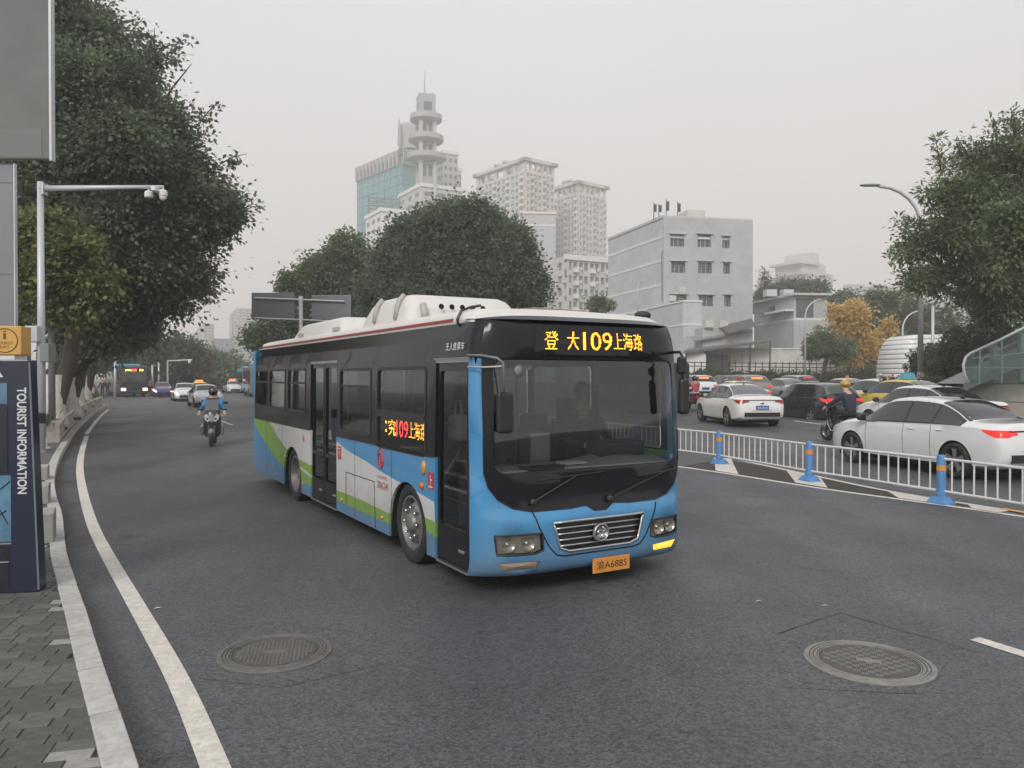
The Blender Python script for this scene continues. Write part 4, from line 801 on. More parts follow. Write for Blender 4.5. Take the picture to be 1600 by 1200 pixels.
# ================================================================== people (one continuous skinned body each)
pm('skin', (.52, .33, .24), .55); pm('hair', (.012, .01, .009), .5)
def human(name, label, J, radii, regions, loc, rz, hair=None, cat='person', group=None, parent_thing=None, look=0.0):
    """J: joint->xyz, regions: list of (bones, material).  Skin modifier grown from connected joints, one mesh."""
    B = [('pelvis', 'spine'), ('spine', 'chest'), ('chest', 'neck'), ('neck', 'head'), ('head', 'crown')]
    for s in 'lr':
        B += [('chest', 'sh' + s), ('sh' + s, 'el' + s), ('el' + s, 'wr' + s), ('wr' + s, 'kn' + s + 'h'), ('pelvis', 'hip' + s), ('hip' + s, 'knee' + s), ('knee' + s, 'ank' + s), ('ank' + s, 'toe' + s)]
    for s in 'lr':
        a, b = Vector(J['el' + s]), Vector(J['wr' + s]); J.setdefault('kn' + s + 'h', tuple(b + (b - a).normalized() * .09))
    names = list({k: 0 for p in B for k in p}); idx = {k: i for i, k in enumerate(names)}
    me = bpy.data.meshes.new(name); me.from_pydata([J[k] for k in names], [(idx[a], idx[b]) for a, b in B], [])
    o = bpy.data.objects.new('tmp', me); col.objects.link(o)
    sk = o.modifiers.new('s', 'SKIN'); sk.use_smooth_shade = True
    dr = dict(pelvis=.15, spine=.14, chest=.16, neck=.06, head=.095, crown=.07, sh=.075, el=.05, wr=.035, kn=.04, hip=.10, knee=.068, ank=.045, toe=.045)
    dr.update(radii or {})
    for k in names:
        key = k if k in dr else ('kn' if k in ('knlh', 'knrh') else k[:-1]); r = dr.get(key, .06)
        me.skin_vertices[0].data[idx[k]].radius = (r, r * (.72 if k in ('pelvis', 'spine', 'chest') else 1))
        me.skin_vertices[0].data[idx[k]].use_root = (k == 'pelvis')
    sb = o.modifiers.new('u', 'SUBSURF'); sb.levels = 2; sb.render_levels = 2
    m2 = bpy.data.meshes.new_from_object(o.evaluated_get(bpy.context.evaluated_depsgraph_get())); bpy.data.objects.remove(o)
    m2.materials.clear(); mats = []
    bone_m = {}
    for bs, mt in regions:
        if mt not in mats: mats.append(mt)
        for b_ in bs: bone_m[b_] = mats.index(mt)
    for q in mats: m2.materials.append(q)
    segs = [(Vector(J[a]), Vector(J[b]), bone_m.get(b[:-1] if b[:-1] in ('sh', 'el', 'wr', 'hip', 'knee', 'ank', 'toe') else ('hand' if b in ('knlh', 'knrh') else b), 0)) for a, b in B]
    for p in m2.polygons:
        c = p.center; best = 9e9
        for a, b, k in segs:
            d = b - a; t = max(0, min(1, (c - a).dot(d) / max(d.length_squared, 1e-6))); q = (c - a - d * t).length
            if q < best: best = q; p.material_index = k
        p.use_smooth = True
    root = link(name, m2); root.location = loc; root.rotation_euler = (0, 0, rz); tag(root, label, cat, group)
    # five fingers on each hand, curled
    for s in 'lr':
        a, b = Vector(J['wr' + s]), Vector(J['kn' + s + 'h']); d = (b - a).normalized(); side = d.cross(Vector((0, 0, 1)));
        if side.length < .1: side = Vector((1, 0, 0))
        side.normalize(); dn = d.cross(side).normalized()
        if dn.z > 0: dn = -dn
        mb = MB()
        for k, L in enumerate((.06, .07, .066, .052)):
            q = b + side * (.028 - .019 * k); mb.tube([q - d * .01, q + d * L * .5 + dn * .01, q + d * L * .75 + dn * .04], [.0105, .0095, .008], 6)
        sg = 1 if s == 'l' else -1; q = a + d * .03
        mb.tube([q, q + side * .045 * sg + d * .03, q + side * .05 * sg + d * .07 + dn * .01], [.012, .011, .009], 6)
        mb.build('fingers', bone_m and mats[bone_m.get('hand', 0)], root, smooth=True)
    # face
    hd = Vector(J['head']); up = (Vector(J['crown']) - Vector(J['neck'])).normalized(); fw = Vector((math.sin(look), -math.cos(look), 0)); fw = (fw - up * fw.dot(up)).normalized(); sd_ = up.cross(fw)
    mb = MB(); mb.M = Matrix.Translation(hd) @ Matrix((sd_, -fw, up)).transposed().to_4x4()
    mb.ell((0, 0, .03), (.078, .096, .118), 16, 12); mb.add([(-.014, -.092, .02), (.014, -.092, .02), (0, -.118, .005), (0, -.094, .055), (-.012, -.09, 0), (.012, -.09, 0)], [(0, 2, 3), (2, 1, 3), (0, 4, 2), (2, 5, 1), (4, 5, 2)])
    for s in (-1, 1): mb.ell((s * .08, .005, .02), (.012, .022, .034), 8, 6)
    mb.build('face', MATS['skin'], root, smooth=True)
    mb = MB(); mb.M = Matrix.Translation(hd) @ Matrix((sd_, -fw, up)).transposed().to_4x4()
    for s in (-1, 1): mb.ell((s * .03, -.087, .04), (.012, .008, .007), 8, 6)
    mb.box((-.022, -.094, -.028), (.022, -.086, -.022)); mb.build('eyes_and_mouth', MATS['hair'], root)
    if hair:
        mb = MB(); mb.M = Matrix.Translation(hd) @ Matrix((sd_, -fw, up)).transposed().to_4x4()
        mb.ell((0, .02, .065), (.09, .10, .10), 16, 10); mb.build('hair', hair, root, smooth=True)
    return root
def sit_pose(sh=0.0, hands=((-.25, -.45, .95), (.25, -.45, .95)), seat=.5, lean=.06, feet_z=.08, feet_y=-.45, spread=.14):
    J = dict(pelvis=(0, 0, seat + .1), spine=(0, -lean * .4, seat + .3), chest=(0, -lean, seat + .5), neck=(0, -lean * 1.3, seat + .68), head=(0, -lean * 1.5 - .02, seat + .78), crown=(0, -lean * 1.5 - .01, seat + .9))
    for s, q, h_ in (('l', 1, hands[1]), ('r', -1, hands[0])):
        J['sh' + s] = (q * .19, -lean, seat + .56); J['wr' + s] = h_
        a, b = Vector(J['sh' + s]), Vector(h_); mid = (a + b) / 2; L = (b - a).length; k = math.sqrt(max(.0, .28 ** 2 - (L / 2) ** 2)); J['el' + s] = tuple(mid + Vector((q * .6, .3, -.75)).normalized() * k)
        J['hip' + s] = (q * .09, -.02, seat + .08); J['knee' + s] = (q * spread, -.42, seat + .10); J['ank' + s] = (q * spread, feet_y, feet_z + .06); J['toe' + s] = (q * spread, feet_y - .17, feet_z + .02)
    return J
def clothes(top, trousers, shoes, hand=None, sleeve=None):
    return [(('spine', 'chest', 'pelvis', 'sh'), top), (('el', 'wr'), sleeve or top), (('hand', 'neck', 'head', 'crown'), hand or MATS['skin']), (('hip', 'knee', 'ank'), trousers), (('toe',), shoes)]

# ================================================================== the city bus
BW, BL, BZ = 2.45, 9.30, 2.50
bus = thing('city_bus', 'blue, white and green city bus with black glazing and amber route display in the foreground', 'bus', (-.319, 6.818, 0), R(30.22))
pm('busblue', (.055, .27, .53), .3, coat=.35, var=.06, vs=1.2, dirt=.12, grime=.6, bump=.12, bs=1.6); pm('buswhite', (.60, .61, .61), .35, coat=.3, var=.05, vs=1.5, dirt=.16, grime=.55, bump=.12, bs=1.6); pm('busgreen', (.20, .40, .05), .35, coat=.3, var=.05, vs=1.5, dirt=.12, grime=.5, bump=.12, bs=1.6)
pm('busblack', (.010, .0115, .015), .18, coat=.08, var=.2, vs=2, spec=.3); pm('busmatte', (.022, .023, .025), .5, var=.2, vs=3); pm('roofwhite', (.62, .61, .58), .5, var=.04, vs=6, dirt=.12); pm('redstripe', (.30, .045, .045), .45)
pm('interior', (.12, .125, .125), .6, var=.1); pm('interiordark', (.05, .05, .055), .7, var=.15); pm('dash', (.34, .34, .31), .55, var=.12, vs=5); pm('seatblue', (.05, .09, .2), .6); pm('seatred', (.25, .03, .03), .6); pm('railyellow', (.62, .42, .06), .4); pm('busfloor', (.12, .12, .12), .7)
glassmat('busglass', (.22, .24, .25), 1.15); glassmat('screenglass', (.46, .50, .49), 1.9); glassmat('doorglass', (.26, .28, .285), 1.3); glassmat('lampglass', (.80, .79, .76), 1.2)
pm('ledamber', (.1, .05, .0), .5, emit=(1.0, .42, .03), es=3.2); pm('ledred', (.1, 0, 0), .5, emit=(1.0, .05, .04), es=2.6); pm('ledamber2', (.1, .05, .0), .5, emit=(1.0, .40, .03), es=13); pm('ledred2', (.1, 0, 0), .5, emit=(1.0, .05, .05), es=12); pm('ledboard', (.012, .012, .012), .6)
pm('amberlit', (.6, .25, .02), .3, emit=(1.0, .42, .05), es=1.3); pm('amber', (.55, .26, .05), .3, coat=.5); pm('orangelens', (.55, .14, .03), .3, coat=.5); pm('red_print', (.42, .04, .05), .5); pm('white_print', (.75, .75, .73), .5); pm('plateorange', (.62, .26, .05), .55, var=.1, vs=20); pm('blackprint', (.015, .015, .015), .6)
pm('lampbowl', (.50, .49, .46), .2, .6)
def sidefn(a, b): return (.035 * max(0, (b - 1.6)) ** 1.5 + .055 * max(0, (b - 2.2) / .3) ** 2.5, a, b)        # door side, tumblehome above the belt
# livery borders in (distance behind front corner, height)
WB = [(4.20, 1.19), (4.08, 1.13), (3.56, 1.035), (2.86, .965), (2.39, .90), (1.91, .85), (1.39, .81), (.9, .755)]
GT = [(4.2, .47), (3.07, .475), (2.18, .45), (1.17, .57), (.8, .555)]; GB = [(4.2, .335), (2.62, .332), (2.12, .334), (1.11, .44), (.8, .40)]
RG = [(9.4, 1.6), (8.35, 1.36), (7.99, 1.20), (7.42, .985), (6.92, .835), (6.45, .755), (6.0, .71), (5.1, .66)]
RW1 = [(6.9, .70), (6.45, .66), (5.98, .615), (5.1, .51)]; RW2 = [(6.9, .67), (6.45, .62), (5.98, .575), (5.1, .455)]
RB = [(9.4, 1.20), (9.26, 1.13), (8.78, .92), (8.13, .74), (7.5, .575), (7.05, .49), (6.4, .41), (5.83, .377), (5.1, .37)]
def livery(t, z):
    if z > (1.20): return 3
    if t < 4.6:
        if z > interp(t, WB): return 0
        if z > interp(t, GT): return 1
        return 2 if z > interp(t, GB) else 0
    if z > interp(t, RG): return 1
    if t < 6.9 and interp(t, RW2) < z < interp(t, RW1): return 1
    return 2 if z > interp(t, RB) else 0
def arch(c, r, z0, top):
    P = [(c - r, z0)] + [(c - r * math.cos(math.pi * k / 14), top - r + r * math.sin(math.pi * k / 14)) for k in range(15)] + [(c + r, z0)]
    return P
FWC, RWC = 1.60, 6.40
D1, D2 = (.165, .88, 2.15), (4.06, 5.34, 2.20)
def rev(P): return P[::-1]
bottom = [(BL - .08, .2)] + rev(arch(RWC, .56, .2, .87)) + [(D2[1], .2), (D2[1], D2[2]), (D2[0], D2[2]), (D2[0], .2)] + rev(arch(FWC, .52, .2, .87)) + [(D1[1], .2), (D1[1], D1[2]), (.165, D1[2])]
outer = [(.19, BZ)] + [(BL - .08, BZ)] + bottom
WINS = [(9.12, 8.14, 1.46, 2.10), (7.98, 6.88, 1.46, 2.10), (6.66, 5.62, 1.46, 2.10), (3.92, 2.74, 1.30, 2.08), (2.50, 1.12, 1.60, 2.08), (2.50, 1.12, 1.20, 1.55)]
holes = [rrect(b, c, a, d, .05) for a, b, c, d in WINS]
side = surf('side_panel', outer, holes, [[(.0, 1.2), (9.4, 1.2)], WB, GT, GB, RG, RW1, RW2, RB], livery, sidefn, [MATS['busblue'], MATS['buswhite'], MATS['busgreen'], MATS['busblack']], bus, thick=.03,
            grid=([.5 * k for k in range(19)], [1.75, 1.9, 2.05, 2.2, 2.35]))
# windows with rubber frames
for a, b, c, d in WINS:
    f = surf('window', rrect(b - .025, c - .025, a + .025, d + .025, .07), [rrect(b + .012, c + .012, a - .012, d - .012, .045)], fn=lambda x, y: (sidefn(x, y)[0] - .006, x, y), mats=[MATS['blackplastic']], parent=bus, thick=.02)
    surf('pane', rrect(b, c, a, d, .05), fn=lambda x, y: (sidefn(x, y)[0] + .014, x, y), mats=[MATS['busglass']], parent=f)
    if d - c > .6:
        boxo('slider_rail', (.012, b + .02, d - .22), (.03, a - .02, d - .19), MATS['blackplastic'], f)
# far side: same glazing, plain livery
far = surf('side_panel', [(.14, .2), (.19, BZ), (BL - .08, BZ), (BL - .08, .2), (RWC + .56, .2)] + rev(arch(RWC, .56, .2, .87))[1:-1] + [(RWC - .56, .2), (FWC + .52, .2)] + rev(arch(FWC, .52, .2, .87))[1:-1] + [(FWC - .52, .2)],
           [rrect(x0, 1.22, x1, 2.12, .05) for x0, x1 in ((.35, 1.5), (1.62, 3.0), (3.12, 4.5), (4.62, 6.0), (6.12, 7.5), (7.62, 9.0))], [[(0, 1.2), (9.4, 1.2)], RB], lambda t, z: 3 if z > 1.2 else (2 if t > 2.2 and z > interp(t, RB) else 0), lambda a, b: (BW - sidefn(a, b)[0], a, b),
           [MATS['busblue'], MATS['buswhite'], MATS['busgreen'], MATS['busblack']], bus, thick=-.03)
for x0, x1 in ((.35, 1.5), (1.62, 3.0), (3.12, 4.5), (4.62, 6.0), (6.12, 7.5), (7.62, 9.0)):
    surf('window', rrect(x0, 1.22, x1, 2.12, .05), fn=lambda x, y: (BW - .02 - sidefn(x, y)[0], x, y), mats=[MATS['busglass']], parent=bus)
# front end: curved shell
def frontfn(a, b):
    u = max(-1, min(1, (a - BW / 2) / (BW / 2)))
    y = .13 - .27 * (max(0, 1 - abs(u) ** 3.6)) ** .5
    y += .07 * max(0, (b - 1.05) / 1.5) ** 1.5
    y -= .05 * max(0, min(1, (.82 - b) / .12)) * (1 - abs(u) ** 6)
    y += .10 * max(0, (.34 - b) / .2) ** 2
    xx = BW / 2 + (a - BW / 2) * (1 - (.035 * max(0, (b - 1.6)) ** 1.5 + .055 * max(0, (b - 2.2) / .3) ** 2.5) / (BW / 2))
    return (xx, y, b)
us = [BW / 2 * (1 + math.sin(math.pi / 2 * k / 14)) for k in range(-14, 15)]
SCR = [(.075, 1.45), (.075, 1.13), (.11, 1.0), (.19, .89), (.32, .81), (.50, .775), (.9, .775), (1.08, .79), (1.17, .735), (1.30, .735), (1.40, .79), (1.6, .775), (1.95, .775), (2.13, .81), (2.26, .89), (2.34, 1.0), (2.375, 1.13), (2.375, 1.45), (2.39, BZ + .02), (.06, BZ + .02)]
HLP = [[(.15, .575), (.59, .575), (.60, .42), (.52, .395), (.17, .40)], [(2.30, .575), (1.86, .575), (1.85, .42), (1.93, .395), (2.28, .40)]]
FOG = [[(.17, .325), (.56, .325), (.54, .265), (.24, .255)], [(2.28, .325), (1.89, .325), (1.91, .265), (2.21, .255)]]
GRL = [(.70, .66), (1.75, .66), (1.68, .42), (1.58, .385), (.87, .385), (.77, .42)]
fo = [(0, .18), (BW, .18), (BW, BZ + .02), (0, BZ + .02)]
surf('front_shell', fo, [SCR, GRL] + HLP + FOG, fn=frontfn, mats=[MATS['busblue']], parent=bus, grid=(us, [.2, .25, .3, .34, .4, .5, .6, .7, .74, .78, .82, .9, 1.1, 1.3, 1.5, 1.7, 1.9, 2.1, 2.3, 2.45]), smooth=True, classify=lambda a, b: None if b > 2.17 and (a < .06 or a > 2.39) else 0)
autosmooth(bus.children[-1], 50)
# black corner caps beside the display
for sg in (-1, 1): surf('corner_cap', fo, [SCR], fn=frontfn, mats=[MATS['busblack']], parent=bus, grid=(us, [1.9, 2.17, 2.3, 2.45]), lines=[[(0, 2.17), (BW, 2.17)]], smooth=True, classify=lambda a, b: 0 if b > 2.17 and (a < .06 if sg < 0 else a > 2.39) else None)
GL = rrect(.16, 1.13, BW - .16, 2.16, .09)
mask = surf('screen_surround', SCR, [GL], fn=lambda a, b: tuple(Vector(frontfn(a, b)) + Vector((0, -.004, 0))), mats=[MATS['busblack']], parent=bus, grid=(us, [.8, .9, 1.0, 1.1, 1.3, 1.6, 1.9, 2.14, 2.2, 2.3, 2.4, 2.48]), smooth=True)
autosmooth(mask, 50)
surf('windscreen', rrect(.17, 1.14, BW - .17, 2.15, .08), fn=lambda a, b: tuple(Vector(frontfn(a, b)) + Vector((0, .006, 0))), mats=[MATS['screenglass']], parent=bus, grid=(us, [1.2, 1.3, 1.4, 1.5, 1.6, 1.7, 1.8, 1.9, 2.0, 2.1]), smooth=True)
# light trim line round the glass edge
mb = MB(); pts = [Vector(frontfn(a, b)) + Vector((0, -.008, 0)) for a, b in SCR[:18]]
mb.tube(pts, .006, 6); mb.build('screen_seal', MATS['blackplastic'], bus)
# bonnet flap seam and bumper seam
for P in ([(.50, .77), (.56, .62), (.66, .44), (.74, .36), (.82, .345), (1.63, .345), (1.71, .36), (1.79, .44), (1.89, .62), (1.95, .77)],):
    pts = []
    for (a, b), (c, d) in zip(P, P[1:]):
        for k in range(6): pts.append(Vector(frontfn(a + (c - a) * k / 6, b + (d - b) * k / 6)) + Vector((0, -.001, 0)))
    MB().tube(pts, .007, 5).build('flap_seam', MATS['black'], bus)
# grille
gr = surf('grille', GRL, fn=lambda a, b: tuple(Vector(frontfn(a, b)) + Vector((0, .035, 0))), mats=[MATS['blackplastic']], parent=bus, grid=(us, [.45, .5, .55, .6]))
GP = GRL + [GRL[0]]; pts = []
for (a, b), (c, d) in zip(GP, GP[1:]):
    for k in range(5): pts.append(Vector(frontfn(a + (c - a) * k / 5, b + (d - b) * k / 5)) + Vector((0, -.006, 0)))
MB().tube(pts, .012, 6, closed=True).build('chrome_rim', MATS['alu'], gr, smooth=True)
for k, z in enumerate((.60, .545, .49, .435)):
    x0 = .70 + (.66 - z) * .26 + .02; MB().tube([Vector(frontfn(x0 + (BW - 2 * x0) * q / 10, z)) + Vector((0, .012, 0)) for q in range(11)], .008, 6).build('slat', MATS['alu'], gr, smooth=True)
em = MB(); em.M = xf(Vector(frontfn(BW / 2, .525)) + Vector((0, -.02, 0)), rx=R(90)); em.lathe([(.088, -.02), (.088, .008), (.078, .016), (.068, .008), (.068, .002), (.001, .002)], 32)
em.build('emblem', MATS['steel'], gr, smooth=True)
em = MB(); em.M = xf(Vector(frontfn(BW / 2, .525)) + Vector((0, -.028, 0)), rx=R(90))
for a in (30, 150, 270): em.tube([(.012 * math.cos(R(a)), .012 * math.sin(R(a)), 0), (.05 * math.cos(R(a)), .05 * math.sin(R(a)), .004), (.056 * math.cos(R(a + 55)), .056 * math.sin(R(a + 55)), 0)], [.013, .011, .007], 6)
em.build('emblem_mark', MATS['chrome'], gr, smooth=True)
# head lamps: bowl, lens, reflectors
for i, P in enumerate(HLP):
    hl = surf('headlight', P, fn=lambda a, b: tuple(Vector(frontfn(a, b)) + Vector((0, .05, 0))), mats=[pm('lampback', (.42, .40, .36), .35, .3)], parent=bus)
    surf('lens', P, fn=lambda a, b: tuple(Vector(frontfn(a, b)) + Vector((0, .006, 0))), mats=[MATS['lampglass']], parent=hl, grid=(us, [.45, .5, .55]))
    cs = [(.28, .485), (.46, .485)] if i == 0 else [(2.17, .485), (1.99, .485)]
    for a, b in cs:
        mb = MB(); mb.M = xf(Vector(frontfn(a, b)) + Vector((0, .03, 0)), rx=R(90)); mb.lathe([(.068, .012), (.06, .002), (.03, -.02), (.018, -.022), (.018, -.004), (.001, .0)], 20); mb.build('reflector', MATS['lampbowl'], hl, smooth=True)
    pts = []; PP = P + [P[0]]
    for (a, b), (c, d) in zip(PP, PP[1:]):
        for k in range(4): pts.append(Vector(frontfn(a + (c - a) * k / 4, b + (d - b) * k / 4)) + Vector((0, .0, 0)))
    MB().tube(pts, .008, 6, closed=True).build('rim', MATS['busmatte'], hl)
for i, P in enumerate(FOG):
    o = surf('turn_signal', P, fn=lambda a, b: tuple(Vector(frontfn(a, b)) + Vector((0, .008, 0))), mats=[MATS['amberlit'] if i else pm('foglens', (.26, .20, .14), .3, coat=.5)], parent=bus, grid=(us, [.29]))
    if i: o['label'] = 'lit amber turn signal'
# licence plate
o = MB(); c = Vector(frontfn(1.36, .23)); o.box((c.x - .22, c.y - .035, .135), (c.x + .22, c.y - .022, .275)); plate = o.build('licence_plate', MATS['plateorange'], bus, bevel=.004)
lettering('plate_text', '渝A6885', MATS['blackprint'], plate, lambda a, b: (c.x - .18 + a, c.y - .037, .165 + b), w=.36, h=.085)
# wipers
for (a0, b0), (a1, b1) in (((.50, .86), (.98, 1.08)), ((1.35, .83), (2.12, 1.05))):
    p, q = Vector(frontfn(a0, b0)) + Vector((0, -.035, 0)), Vector(frontfn(a1, b1)) + Vector((0, -.03, 0))
    wp = MB(); wp.tube([p, q], [.011, .007], 6); wp.ell(p, (.035, .03, .035), 10, 8); wp = wp.build('wiper', MATS['busmatte'], bus)
    d = Vector((a1 - a0, 0, b1 - b0)).normalized(); MB().tube([Vector(frontfn(a1 - .42, b1 - .03)) + Vector((0, -.02, 0)), Vector(frontfn(a1, b1 - .005)) + Vector((0, -.022, 0)), Vector(frontfn(min(2.3, a1 + .3), b1 + .01)) + Vector((0, -.02, 0))], .006, 5).build('blade', MATS['blackplastic'], wp)
# route displays
def led(name, parts, fn, parent):
    """parts: (text, a0, a1, b0, b1, rows, cols, mat): amber dots on a matt board"""
    for s, a0, a1, b0, b1, rw, cl, mt in parts:
        mb = MB()
        for u_, v_ in dots(s, rw, cl):
            a, b = a0 + (a1 - a0) * u_, b0 + (b1 - b0) * v_; e1, e2 = (a1 - a0) / cl * .46, (b1 - b0) / rw * .34
            mb.add([fn(a - e1, b - e2), fn(a + e1, b - e2), fn(a + e1, b + e2), fn(a - e1, b + e2)], [(0, 1, 2, 3)])
        tag(mb.build('lit_characters', MATS[mt], parent), kind='stuff')
ffl = lambda a, b: tuple(Vector(frontfn(a, b)) + Vector((0, -.012, 0)))
ds = surf('route_display', rrect(.55, 2.225, 1.95, 2.445, .01), fn=lambda a, b: tuple(Vector(frontfn(a, b)) + Vector((0, -.007, 0))), mats=[MATS['ledboard']], parent=bus, grid=(us, [2.3]))
fx = lambda px: .645 + (px - 840) / (992 - 840) * (1.835 - .645)
led('route', [('登', fx(841), fx(860), 2.25, 2.42, 16, 15, 'ledamber'), ('大', fx(873), fx(891), 2.25, 2.42, 16, 14, 'ledamber'), ('109', fx(897), fx(942), 2.25, 2.42, 16, 34, 'ledamber'), ('上海路', fx(944), fx(992), 2.255, 2.42, 16, 38, 'ledamber')], ffl, ds)
sd2 = boxo('route_display', (.05, 1.14, 1.29), (.09, 2.46, 1.54), MATS['ledboard'], bus); 
sfn = lambda a, b: (.047, 2.36 - a, b)
led('route', [(':', 0.0, .05, 1.36, 1.49, 12, 3, 'ledamber2'), ('究', .10, .33, 1.33, 1.51, 16, 14, 'ledamber2'), ('109', .34, .68, 1.33, 1.51, 16, 22, 'ledred2'), ('上海路', .70, 1.15, 1.33, 1.51, 16, 38, 'ledamber2')], sfn, sd2)
# writing on the door side
def wr(name, s, t0, z0, w_, h_, mt, off=.004): return lettering(name, s, MATS[mt], side, lambda a, b: (sidefn(0, z0 + b)[0] - off, t0 - a, z0 + b), w=w_, h=h_)
wr('notice_text', '无人售票车', .665, 2.245, .40, .075, 'white_print')
wr('fleet_number', '20624', 2.50, .70, .34, .085, 'red_print'); wr('operator_text', '公交公司电话', 2.50, .815, .32, .04, 'red_print')
mb = MB(); cx, cz = 2.38, 1.03
pts = [(-.003, cx + .085 * math.cos(R(a)), cz + .085 * math.sin(R(a))) for a in range(0, 360, 15)]; mb.tube(pts, .012, 5, closed=True)
mb.box((-.006, cx - .05, cz - .03), (-.001, cx + .05, cz - .012)); mb.box((-.006, cx - .035, cz + .012), (-.001, cx + .035, cz + .028)); mb.box((-.006, cx - .012, cz - .085), (-.001, cx + .012, cz + .05))
mb.build('company_emblem', MATS['red_print'], side)
MB().tube([(-.003, cx + .12 * math.cos(R(a)), cz + .14 * math.sin(R(a))) for a in range(20, 165, 12)], .006, 5).build('emblem_arc', MATS['red_print'], side)
for t0, z0, s in ((3.99, .90, '下'), (1.04, .87, '上')):
    b = boxo('door_sign', (-.006, t0 - .14, z0), (-.001, t0, z0 + .17), MATS['red_print'], side); lettering('sign_text', s, MATS['white_print'], b, lambda a, c: (-.008, t0 - .02 - a, z0 + .02 + c), w=.10, h=.13)
for t0, z0, r_, mt in ((1.14, 1.07, (.03, .045, .075), 'amber'), (1.19, .88, (.03, .045, .04), 'orangelens'), (5.68, 1.06, (.02, .03, .06), 'orangelens'), (3.81, .375, (.02, .028, .022), 'amber'), (2.33, .375, (.02, .028, .022), 'amber'), (5.72, .36, (.02, .028, .022), 'amber'), (9.0, .33, (.015, .02, .018), 'busblue')):
    MB().ell((-.003, t0, z0), r_, 10, 8).build('side_lamp', MATS[mt], bus, smooth=True)
for P in ([(3.65, .35), (3.65, .755), (2.60, .755), (2.56, .21)],):
    MB().tube([(-.001, a, b) for a, b in P], .005, 5).build('flap_seam', MATS['black'], side)
for t_ in (2.05, 3.3, 7.05, 8.2): MB().tube([(-.0005, t_, .22), (-.0005, t_, 1.19)], .003, 4).build('panel_seam', MATS['busmatte'], side)
MB().box((-.006, .9, 1.19), (-.001, 4.05, 1.215)).box((-.006, 5.35, 1.19), (-.001, 9.2, 1.215)).build('belt_trim', MATS['blackplastic'], side)
# doors
def door(t0, t1, top, leaves, name):
    d = boxo(name, (.022, t0, .2), (.06, t0 + .035, top), MATS['busmatte'], bus); wd = (t1 - t0) / leaves
    for i in range(leaves):
        a, b = t0 + wd * i + .012, t0 + wd * (i + 1) - .012
        surf('leaf_frame', [(a, .23), (b, .23), (b, top - .02), (a, top - .02)], [rrect(a + .05, .92, b - .05, top - .08, .04), rrect(a + .05, .52, b - .05, .86, .03)] if leaves == 2 else [rrect(a + .05, .56, b - .05, top - .10, .04)], fn=lambda x, y: (.02 + sidefn(x, y)[0], x, y), mats=[MATS['busblack']], parent=d, thick=.035)
        surf('door_glass', [(a + .03, .54), (b - .03, .54), (b - .03, top - .06), (a + .03, top - .06)], fn=lambda x, y: (.04 + sidefn(x, y)[0], x, y), mats=[MATS['doorglass']], parent=d)
        MB().tube([(.10, a + .06, .98), (.13, a + .12, 1.05), (.13, b - .12, 1.05), (.10, b - .06, .98)], .014, 6).build('grab_rail', MATS['alu'], d, smooth=True)
        MB().tube([(.10, a + .06, .80), (.10, b - .06, .80)], .012, 6).build('grab_rail', MATS['alu'], d, smooth=True)
        boxo('handle', (.006, a + .08, .36), (.02, a + .2, .385), MATS['alu'], d, bevel=.004)
    boxo('top_rail', (.012, t0, top - .02), (.05, t1, top + .015), MATS['steel'], d); boxo('step_trim', (.0, t0 + .02, .185), (.12, t1 - .02, .205), MATS['alu'], d)
    return d
door(D1[0], D1[1], D1[2], 1, 'front_door'); door(D2[0], D2[1], D2[2], 2, 'rear_door')
boxo('door_track_cover', (-.004, .14, 2.165), (.006, .9, 2.175), MATS['steel'], bus)
# wheels
def buswheel(x, y, sgn, dual, name='wheel'):
    r = .43; wd = .26; m = MB(); m.M = xf((x, y, r), ry=0 if sgn < 0 else math.pi)
    m.lathe([(.275, .02), (.30, -.012), (.36, -.022), (.40, -.014), (.425, .0), (r, .03), (r, wd - .03), (.40, wd), (.28, wd)], 48, 'X')
    tyre = m.build('tyre', MATS['rubber']); autosmooth(tyre, 50)
    w_ = thing_part(name, bus); tyre.parent = w_
    m = MB(); m.M = xf((x, y, r), ry=0 if sgn < 0 else math.pi)
    prof = [(.285, .02), (.292, -.005), (.27, -.008), (.258, .02), (.235, .09 if dual else .06), (.20, .115 if dual else .03), (.15, .12 if dual else .012), (.11, .12 if dual else .006), (.10, .06 if dual else -.03), (.07, .05 if dual else -.045), (.001, .05 if dual else -.05)]
    m.lathe(prof, 40, 'X'); rim = m.build('rim', pm('rimsteel', (.20, .195, .19), .45, .4, var=.2, vs=7, dirt=.4), w_); autosmooth(rim, 50)
    m = MB(); m.M = xf((x, y, r), ry=0 if sgn < 0 else math.pi)
    for k in range(8):
        a = 2 * math.pi * k / 8; q = .165; m.M = xf((x, y, r), ry=0 if sgn < 0 else math.pi) @ xf(((.10 if dual else -.012), q * math.cos(a), q * math.sin(a))); m.lathe([(.016, .02), (.016, -.012), (.010, -.02), (.001, -.02)], 8, 'X')
    tag(m.build('wheel_nuts', MATS['steel'], w_), kind='stuff')
    m = MB()
    for k in range(8):
        a = 2 * math.pi * (k + .5) / 8; q = .215; m.M = xf((x, y, r), ry=0 if sgn < 0 else math.pi) @ xf(((.092 if dual else .036), q * math.cos(a), q * math.sin(a))); m.lathe([(.022, .0), (.001, -.002)], 12, 'X')
    tag(m.build('vent_holes', MATS['black'], w_), kind='stuff')
    return w_
def thing_part(name, parent):
    o = bpy.data.objects.new(name, None); col.objects.link(o); o.parent = parent; o.empty_display_size = .1; return o
for y, dual in ((FWC, False), (RWC, True)):
    buswheel(.06, y, -1, dual); buswheel(BW - .06, y, 1, dual)
